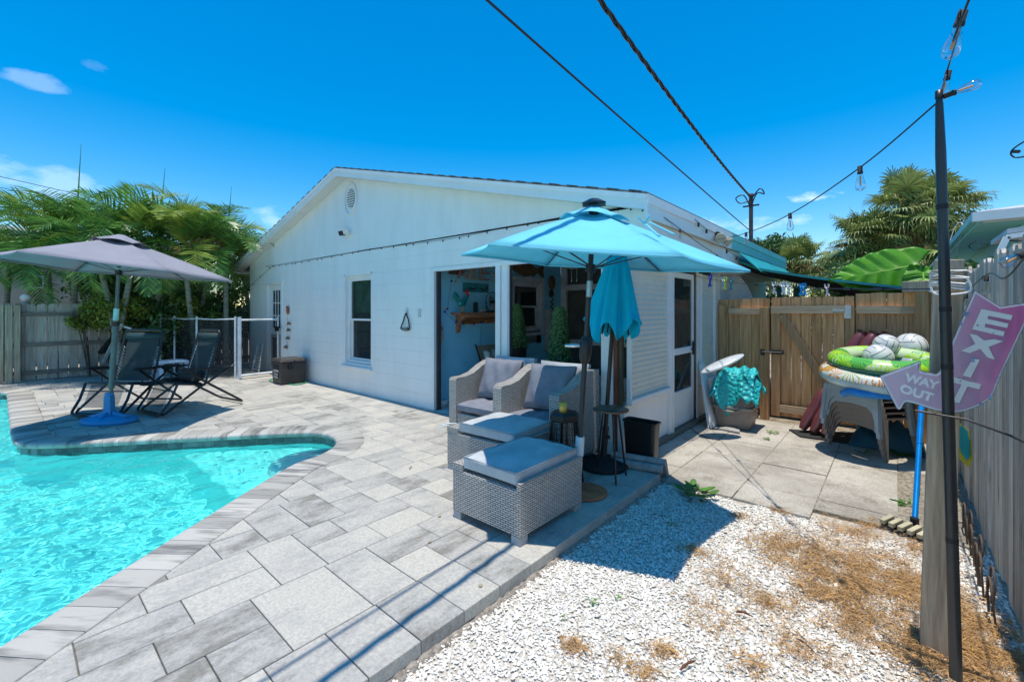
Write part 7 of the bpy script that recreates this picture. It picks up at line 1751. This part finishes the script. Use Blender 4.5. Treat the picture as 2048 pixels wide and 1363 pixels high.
# shrubs filling the bed under and behind the palms
ferny=M('yellow green shrub leaf',(.26,.30,.03),.5,col2=(.10,.15,.02),scale=3,island=.4,transl=.25)
sh_=[(235,-12.4,1.35,.6,.4,ferny,'feathery yellow green shrub behind the grey parasol pole',3600),(180,-12.75,1.25,.35,.3,ferny,'small feathery shrub hanging over the left fence',1500),(330,-12.6,1.0,.8,.8,leaft,'dark green shrub behind the pool fence mesh, left one',3600),(400,-12.6,1.1,.8,.9,leaft,'dark green shrub behind the pool fence mesh, middle one',3600),(470,-12.9,1.2,.9,1.,leaft,'dark green shrub beside the house corner',3600),(290,-14.5,2.2,1.3,1.2,leaft,'large dark shrub beyond the fence behind the palms',6500),(420,-15.5,2.4,1.7,1.5,leaft,'big dark shrub beyond the fence near the house',7500),(215,-14.6,2.3,.9,.9,leaft,'dark shrub beyond the fence left of the palm trunks',3000),(385,-12.2,1.3,.5,.5,ferny,'bright green croton between the palm trunks',1500)]
for k,(px,X,z,rx,rz,m_,lb,n_) in enumerate(sh_):
    d=ray(px); t_=X/d[0]; Y_=d[1]*t_; t=thing('shrub',lb,'shrub',(X,Y_,-.08)); mb=MB(); bushy(mb,(X,Y_,z),rx,rx,rz,n_,.055 if m_ is leaft else .04,50+k,clumps=26); mb.build('foliage',m_,t,fixn=False)
    mb=MB()
    for j in range(5): a=random.uniform(0,6.28); mb.tube([Vector((X,Y_,-.08)),Vector((X+.3*rx*math.cos(a),Y_+.3*rx*math.sin(a),z*.5)),Vector((X+.7*rx*math.cos(a),Y_+.7*rx*math.sin(a),z+.2))],[.02,.014,.005],5)
    mb.build('stem',barkm,t)
# sabal palms at the right
def fan(mb,c,az,el,pl,rad,mi,ns=30):
    d_=Vector((math.cos(az)*math.cos(el),math.sin(az)*math.cos(el),math.sin(el))); b_=c+d_*pl*.5+Vector((0,0,.05)); e_=c+d_*pl-Vector((0,0,.12*pl*(1-el*.4)))
    mb.tube([c,b_,e_],[.016,.012,.008],4,mi,cap=False)
    fd=(e_-b_).normalized(); s0=fd.cross(Vector((0,0,1)));
    if s0.length<.05: s0=Vector((1,0,0))
    s0.normalize(); upv=s0.cross(fd)
    for k in range(ns):
        a=(k/(ns-1)-.5)*R(250); L=rad*(1-.25*abs(k/(ns-1)-.5))*random.uniform(.85,1.08); dd=(fd*math.cos(a)+s0*math.sin(a)+upv*.12).normalized(); st=fd*.0
        p1=e_+dd*L*.5; dr=Vector((0,0,-1))*L*random.uniform(.18,.5); p2=e_+dd*L*.82+dr*.35; p3=e_+dd*L*.95+dr; wv=(fd.cross(dd)).cross(dd); wv=dd.cross(upv).normalized()*.021
        mb.add([e_-wv*.2,e_+wv*.2,p1+wv,p1-wv,p2+wv*.6,p2-wv*.6,p3],[(0,1,2,3),(3,2,4,5),(5,4,6)],mi)
yfl=M('dry flower stalks',(.42,.32,.10),.8,col2=(.25,.2,.07),island=.3,transl=.2)
sab=[(1800,432,11.8,34,.95,.62,'tall sabal palm whose crown rises highest left of the black pole'),(1872,428,12.4,26,.8,.6,'sabal palm with brown flower stalks right of the black pole'),(1735,490,12.0,32,.9,.6,'lower sabal palm left of the tall one above the big leaf'),(1842,510,11.2,26,.95,.6,'sabal palm lowest of the group behind the pole'),(1596,535,15.5,30,.85,.6,'distant sabal palm above the gate beyond the cloud'),(1690,560,12.5,20,.8,.55,'low young sabal palm left of the big green leaf')]
for k,(px,py,D_,nf,pl,rad,lb) in enumerate(sab):
    c=atD(px,py,D_); t=thing('sabal_palm',lb,'palm',(c.x,c.y,-.08),0,'sabal palms beyond the gate'); mb=MB()
    bushy(mb,c-Vector((0,0,.1)),.75,.75,.75,1300,.075,300+k,0,.2,16)
    for f in range(int(nf*1.35)):
        az=f*2.399+random.uniform(-.2,.2); el_=random.uniform(-.85,1.45); fan(mb,c,az,el_,pl*random.uniform(.6,1.1),rad*random.uniform(.85,1.15),1 if random.random()>.92 else 0)
    for f in range(int(nf/1.8)):
        az=random.uniform(0,6.28); a=c; b_=c+Vector((math.cos(az)*.5,math.sin(az)*.5,.25)); e_=c+Vector((math.cos(az)*1.0,math.sin(az)*1.0,random.uniform(-.4,.2)))
        for j in range(70):
            q=b_.lerp(e_,random.random()); v_=Vector((random.uniform(-1,1),random.uniform(-1,1),random.uniform(-1,.4)))*.16; w_=Vector((random.uniform(-1,1),random.uniform(-1,1),random.uniform(-1,1))).normalized()*.005; mb.add([q-w_,q+w_,q+v_],[(0,1,2)],2)
    mb.build('crown',[leafs,leafd,yfl],t,fixn=False)
    mb=MB(); mb.tube([(c.x+.1,c.y,-.08),(c.x,c.y,c.z*.5),(c.x,c.y,c.z)],[.16,.14,.15],10); mb.build('trunk',barkm,t)
# broadleaf tree and hedges beyond
for k,(px,py,D_,r_,rz,n_,lb) in enumerate(((1540,497,17,.95,.55,4200,'dark green broadleaf tree behind the service pole'),(1690,525,20,1.0,.6,2600,'far green tree between the two palm groups'),(1480,560,18,1.4,.7,2500,'far dark tree behind the house eave'))):
    c=atD(px,py,D_); t=thing('broadleaf_tree',lb,'tree',(c.x,c.y,-.08)); mb=MB(); bushy(mb,c,r_,r_,rz,n_,.075,80+k,clumps=22); mb.build('crown',leaft,t,fixn=False)
    mb=MB(); mb.tube([(c.x,c.y,-.08),(c.x+.05,c.y,c.z*.6),(c.x,c.y,c.z)],[.14,.1,.05],8)
    for j in range(6): a=j*1.05; mb.tube([(c.x,c.y,c.z*.7),(c.x+.6*r_*math.cos(a),c.y+.6*r_*math.sin(a),c.z+.2)],[.05,.015],6)
    mb.build('trunk',barkm,t)
for k,(px,X_,Y_,z,rx,rz,m_,lb) in enumerate(((1620,None,9.6,1.15,.9,.6,leafs,'olive green hedge seen under the shade tarp'),(1560,None,10.5,1.2,.7,.6,leaft,'dark hedge seen between the teal posts'),(1715,None,9.5,1.5,.7,.7,leafs,'grassy shrub left of the big leaf beyond the gate'),(1962,None,5.6,1.62,.22,.2,leaft,'dark bush under the neighbour eave behind the right fence'),(1780,None,9.4,1.4,.8,.8,leaft,'dark shrub directly behind the big leaf'))):
    d=ray(px); t_=Y_/d[1]; X_=d[0]*t_; t=thing('shrub',lb,'shrub',(X_,Y_,-.08)); mb=MB(); bushy(mb,(X_,Y_,z),rx,rx,rz,2600,.05,120+k,clumps=24); mb.build('foliage',m_,t,fixn=False)
    mb=MB(); mb.tube([(X_,Y_,-.08),(X_,Y_,z)],[.05,.02],6); mb.build('stem',barkm,t)
# elephant ear
ee=thing('elephant_ear_plant','elephant ear plant with one huge bright green leaf above the gate','plant',(.1,7.6,-.05)); eem=M('elephant ear leaf',(.16,.48,.02),.4,col2=(.08,.34,.02),scale=3,transl=.45)
def bigleaf(B,T,hw,up_,lb=None):
    B=Vector(B);T=Vector(T); ax=(T-B); L=ax.length; ax.normalize(); wv=Vector(up_); wv=(wv-ax*wv.dot(ax)).normalized(); nv=ax.cross(wv)
    prof_=[(0,.55),(.08,.8),(.2,.98),(.35,1.0),(.5,.9),(.65,.72),(.8,.46),(.92,.2),(1,.0)]
    def hwf(t):
        for (a,x),(b_,y) in zip(prof_[:-1],prof_[1:]):
            if t<=b_: return x+(y-x)*(t-a)/(b_-a)
        return 0
    mb=MB()
    def pt(a,b_):
        v=b_*2-1; w_=hwf(a)*hw; back=-.22*L*max(0,1-a*4)*abs(v)
        rip=.024*math.sin(a*38-abs(v)*5)*abs(v)**.5
        return B+ax*(a*L+back)+wv*v*w_+nv*(.10*abs(v)*hw+rip-.10*L*a*a)
    mb.grid(pt,46,20,0,True); o=mb.build('leaf',eem,ee,solid=.002)
    mb=MB(); mb.tube([B+ax*(a/10*L)+nv*(.004-.10*L*(a/10)**2) for a in range(11)],[.012*(1-a/11) for a in range(11)],5)
    for s in (-1,1):
        for a in (.08,.2,.32,.45,.58,.72): 
            P_=[pt(a+.12*j/6,.5+s*.5*j/6*.94)+nv*.003 for j in range(7)]; mb.tube(P_,.0035,4)
    mb.build('leaf_vein',M('leaf vein',(.30,.55,.08),.5) if 'leaf vein' not in MATS else MATS['leaf vein'],o)
bigleaf(atY(1836,528,7.3),atY(1656,566,7.0),.30,(.25,.5,1.))
bigleaf(atY(1846,545,7.2),atY(1852,625,6.95),.20,(1,.3,.3))
bigleaf(atY(1826,548,7.6),atY(1752,590,7.5),.16,(.3,.3,1.))
for px in (1836,1846): q=atY(px,530,7.3); mb=MB(); mb.tube(catmull([(q.x-.1,7.5,-.05),(q.x-.05,7.45,1.0),(q.x,q.y,q.z)],5),.02,8); mb.build('stalk',leafm,ee)
# ================================================================ NEIGHBOURING BUILDINGS
nh=thing('neighbour_house','neighbouring white and teal house with boxed eave beyond the right fence','house',(2,6,0))
NX=.62; q=atX(1957,428,NX); YC=q.y; ZC=q.z; tealn=M('teal eave paint',(.30,.66,.64),.5,var=.04)
q2=atX(1957,446,NX); fh=ZC-q2.z
mb=MB(); mb.box(NX,NX+.03,YC,20,ZC-fh,ZC); mb.box(NX-.05,NX-.001,YC-.03,20,ZC-.055,ZC+.01); mb.build('side_fascia',tealn,nh)
mb=MB(); mb.box(NX+.031,5,YC,YC+.03,ZC-fh,ZC); mb.box(NX-.05,5,YC-.09,YC-.031,ZC-.08,ZC+.01); mb.build('front_gutter',trim,nh)
mb=MB(); mb.box(NX+.031,5,YC+.031,20,ZC-fh,ZC-fh+.02); mb.build('soffit',tealn,nh)
mb=MB(); mb.box(NX+.33,NX+.5,YC+.36,20,-.08,ZC-fh-.001); mb.build('side_wall',tealn,nh)
mb=MB(); mb.box(NX+.5,5,YC+.36,YC+.5,-.08,ZC-fh-.001); mb.build('front_wall',M('pale grey wall',(.6,.65,.66),.6),nh)
mb=MB(); mb.hexa([(NX-.03,YC-.05,ZC+.011),(5,YC-.05,ZC+.011),(5,20,ZC+.011),(NX-.03,20,ZC+.011),(NX,YC,ZC+.03),(5,YC+1.2,ZC+.45),(5,20,ZC+.45),(NX,20,ZC+.03)]); mb.build('roof',M('neighbour roof',(.5,.5,.5),.8),nh)
mb=MB(); mb.tube(catmull([atX(1900,480,.6),atX(1912,450,.6),atX(1925,450,.6),atX(1914,500,.6),atX(1908,525,.6)],5),.004,5); tag(mb.build('white_cable',white),'white cable looping down from the neighbour eave','cable')
mb=MB(); mb.tube(catmull([atX(1975,490,.6),atX(1950,500,.6),atX(1938,492,.6),atX(1955,480,.6),atX(1962,488,.6),atX(1990,482,.6),atX(2060,482,.6)],5),.006,5); tag(mb.build('black_cable_coil',black),'small black cable coil under the neighbour eave','cable')
shd=thing('garden_shed','weathered grey board shed gable with white trim behind the right fence','shed',(1.1,4.4,0))
mb=MB(); YS=4.25; a=atY(1996,508,YS); b_=atY(2012,475,YS); c=atY(2100,462,YS); x=a.x
while x<2.2:
    top=min(1.4+ (a.z-1.4)+ (x-a.x)*2.2, b_.z-.01); mb.box(x,x+.085,YS,YS+.02,-.08,top); x+=.09
mb.build('shed_boards',fenceg,shd)
mb=MB(); mb.bar(a+Vector((0,-.03,0)),b_+Vector((0,-.03,0)),.03,.05,up=(0,1,0)); mb.bar(b_+Vector((0,-.03,0)),c+Vector((0,-.03,0)),.03,.05,up=(0,1,0)); mb.build('shed_trim',trim,shd)
mb=MB(); mb.hexa([b_+Vector((0,-.05,.02)),c+Vector((0,-.05,.02)),c+Vector((0,.6,.02)),b_+Vector((0,.6,.02)),b_+Vector((0,-.05,.05)),c+Vector((0,-.05,.05)),c+Vector((0,.6,.05)),b_+Vector((0,.6,.05))]); mb.build('shed_roof',M('shed roof',(.5,.55,.58),.6),shd)
# left neighbour: beige sided house
lh=thing('neighbour_house','beige sided neighbouring house with grey roof beyond the left fence','house',(-19,0,0)); sid=M('beige siding',(.50,.42,.33),.7,var=.04)
mb=MB(); z=-.08; HXL=-17.5
while z<3.25: mb.hexa([(HXL-.3,-9,z),(HXL,-9,z),(HXL,4.6,z),(HXL-.3,4.6,z),(HXL-.3,-9,z+.128),(HXL-.018,-9,z+.128),(HXL-.018,4.6,z+.128),(HXL-.3,4.6,z+.128)]); z+=.13
mb.build('siding_wall',sid,lh)
mb=MB(); mb.box(HXL-.35,HXL+.45,-9.2,4.8,3.31,3.38); mb.box(HXL+.45,HXL+.48,-9.2,4.8,3.25,3.42); mb.build('eave',M('grey eave',(.4,.38,.36),.7),lh)
mb=MB(); mb.hexa([(HXL+.45,-9.2,3.43),(HXL+.45,4.8,3.43),(HXL-6,4.8,3.44),(HXL-6,-9.2,3.44),(HXL+.45,-9.2,3.46),(HXL+.45,4.8,3.46),(HXL-4,2.5,4.1),(HXL-4,-7,4.1)]); mb.build('roof',M('grey shingle roof',(.32,.31,.30),.9,scale=12),lh)
q=atX(73,563,HXL); mb=MB(); mb.box(HXL+.001,HXL+.03,q.y-.14,q.y+.14,q.z-.17,q.z+.17); wq=mb.build('window',trim,lh); mb=MB(); mb.box(HXL+.031,HXL+.035,q.y-.10,q.y+.10,q.z-.13,q.z+.13); mb.build('pane',glass,wq)
gl_=thing('globe_lamp','white globe lamp on a short post just behind the left fence','lamp',(-13.2,.4,1.4))
q=atX(52,600,-13.2); mb=MB(); mb.tube([(q.x,q.y,-.08),(q.x,q.y,q.z-.05)],.04,10); mb.lathe([(.07,-.08),(.05,-.03)],q,12); mb.build('lamp_post',M('lamp post grey',(.4,.4,.4),.5),gl_)
mb=MB(); mb.ball(q+Vector((0,0,.05)),.085,10); mb.build('globe',white,gl_)
rh=thing('neighbour_house','terracotta coloured building glimpsed behind the palm trunks','house',(-19,9,0)); mb=MB(); mb.box(-19,-18.5,6.9,16,-.08,2.6); mb.build('wall',M('terracotta wall',(.42,.27,.2),.8),rh); mb=MB(); mb.box(-19.2,-18.2,6.9,16.3,2.6,2.75); mb.build('roof_edge',trim,rh)
pn_=thing('pine_branch','dark pine branch reaching in at the far left above the fence','branch',(-14,-.6,3)); mb=MB()
for j in range(5):
    a=atD(-12+j*3,432+j*14,12); b_=atD(14+random.uniform(-4,12),420+j*15+random.uniform(-5,5),12); mb.tube([a,b_],.01,4)
    for k in range(60): p=a.lerp(b_,random.random()); v_=(b_-a).normalized()*.1+Vector((random.uniform(-1,1),random.uniform(-1,1),random.uniform(-1,1)))*.07; w_=Vector((0,0,.006)); mb.add([p-w_,p+w_,p+v_],[(0,1,2)])
mb.build('needles',leaft,pn_,fixn=False)
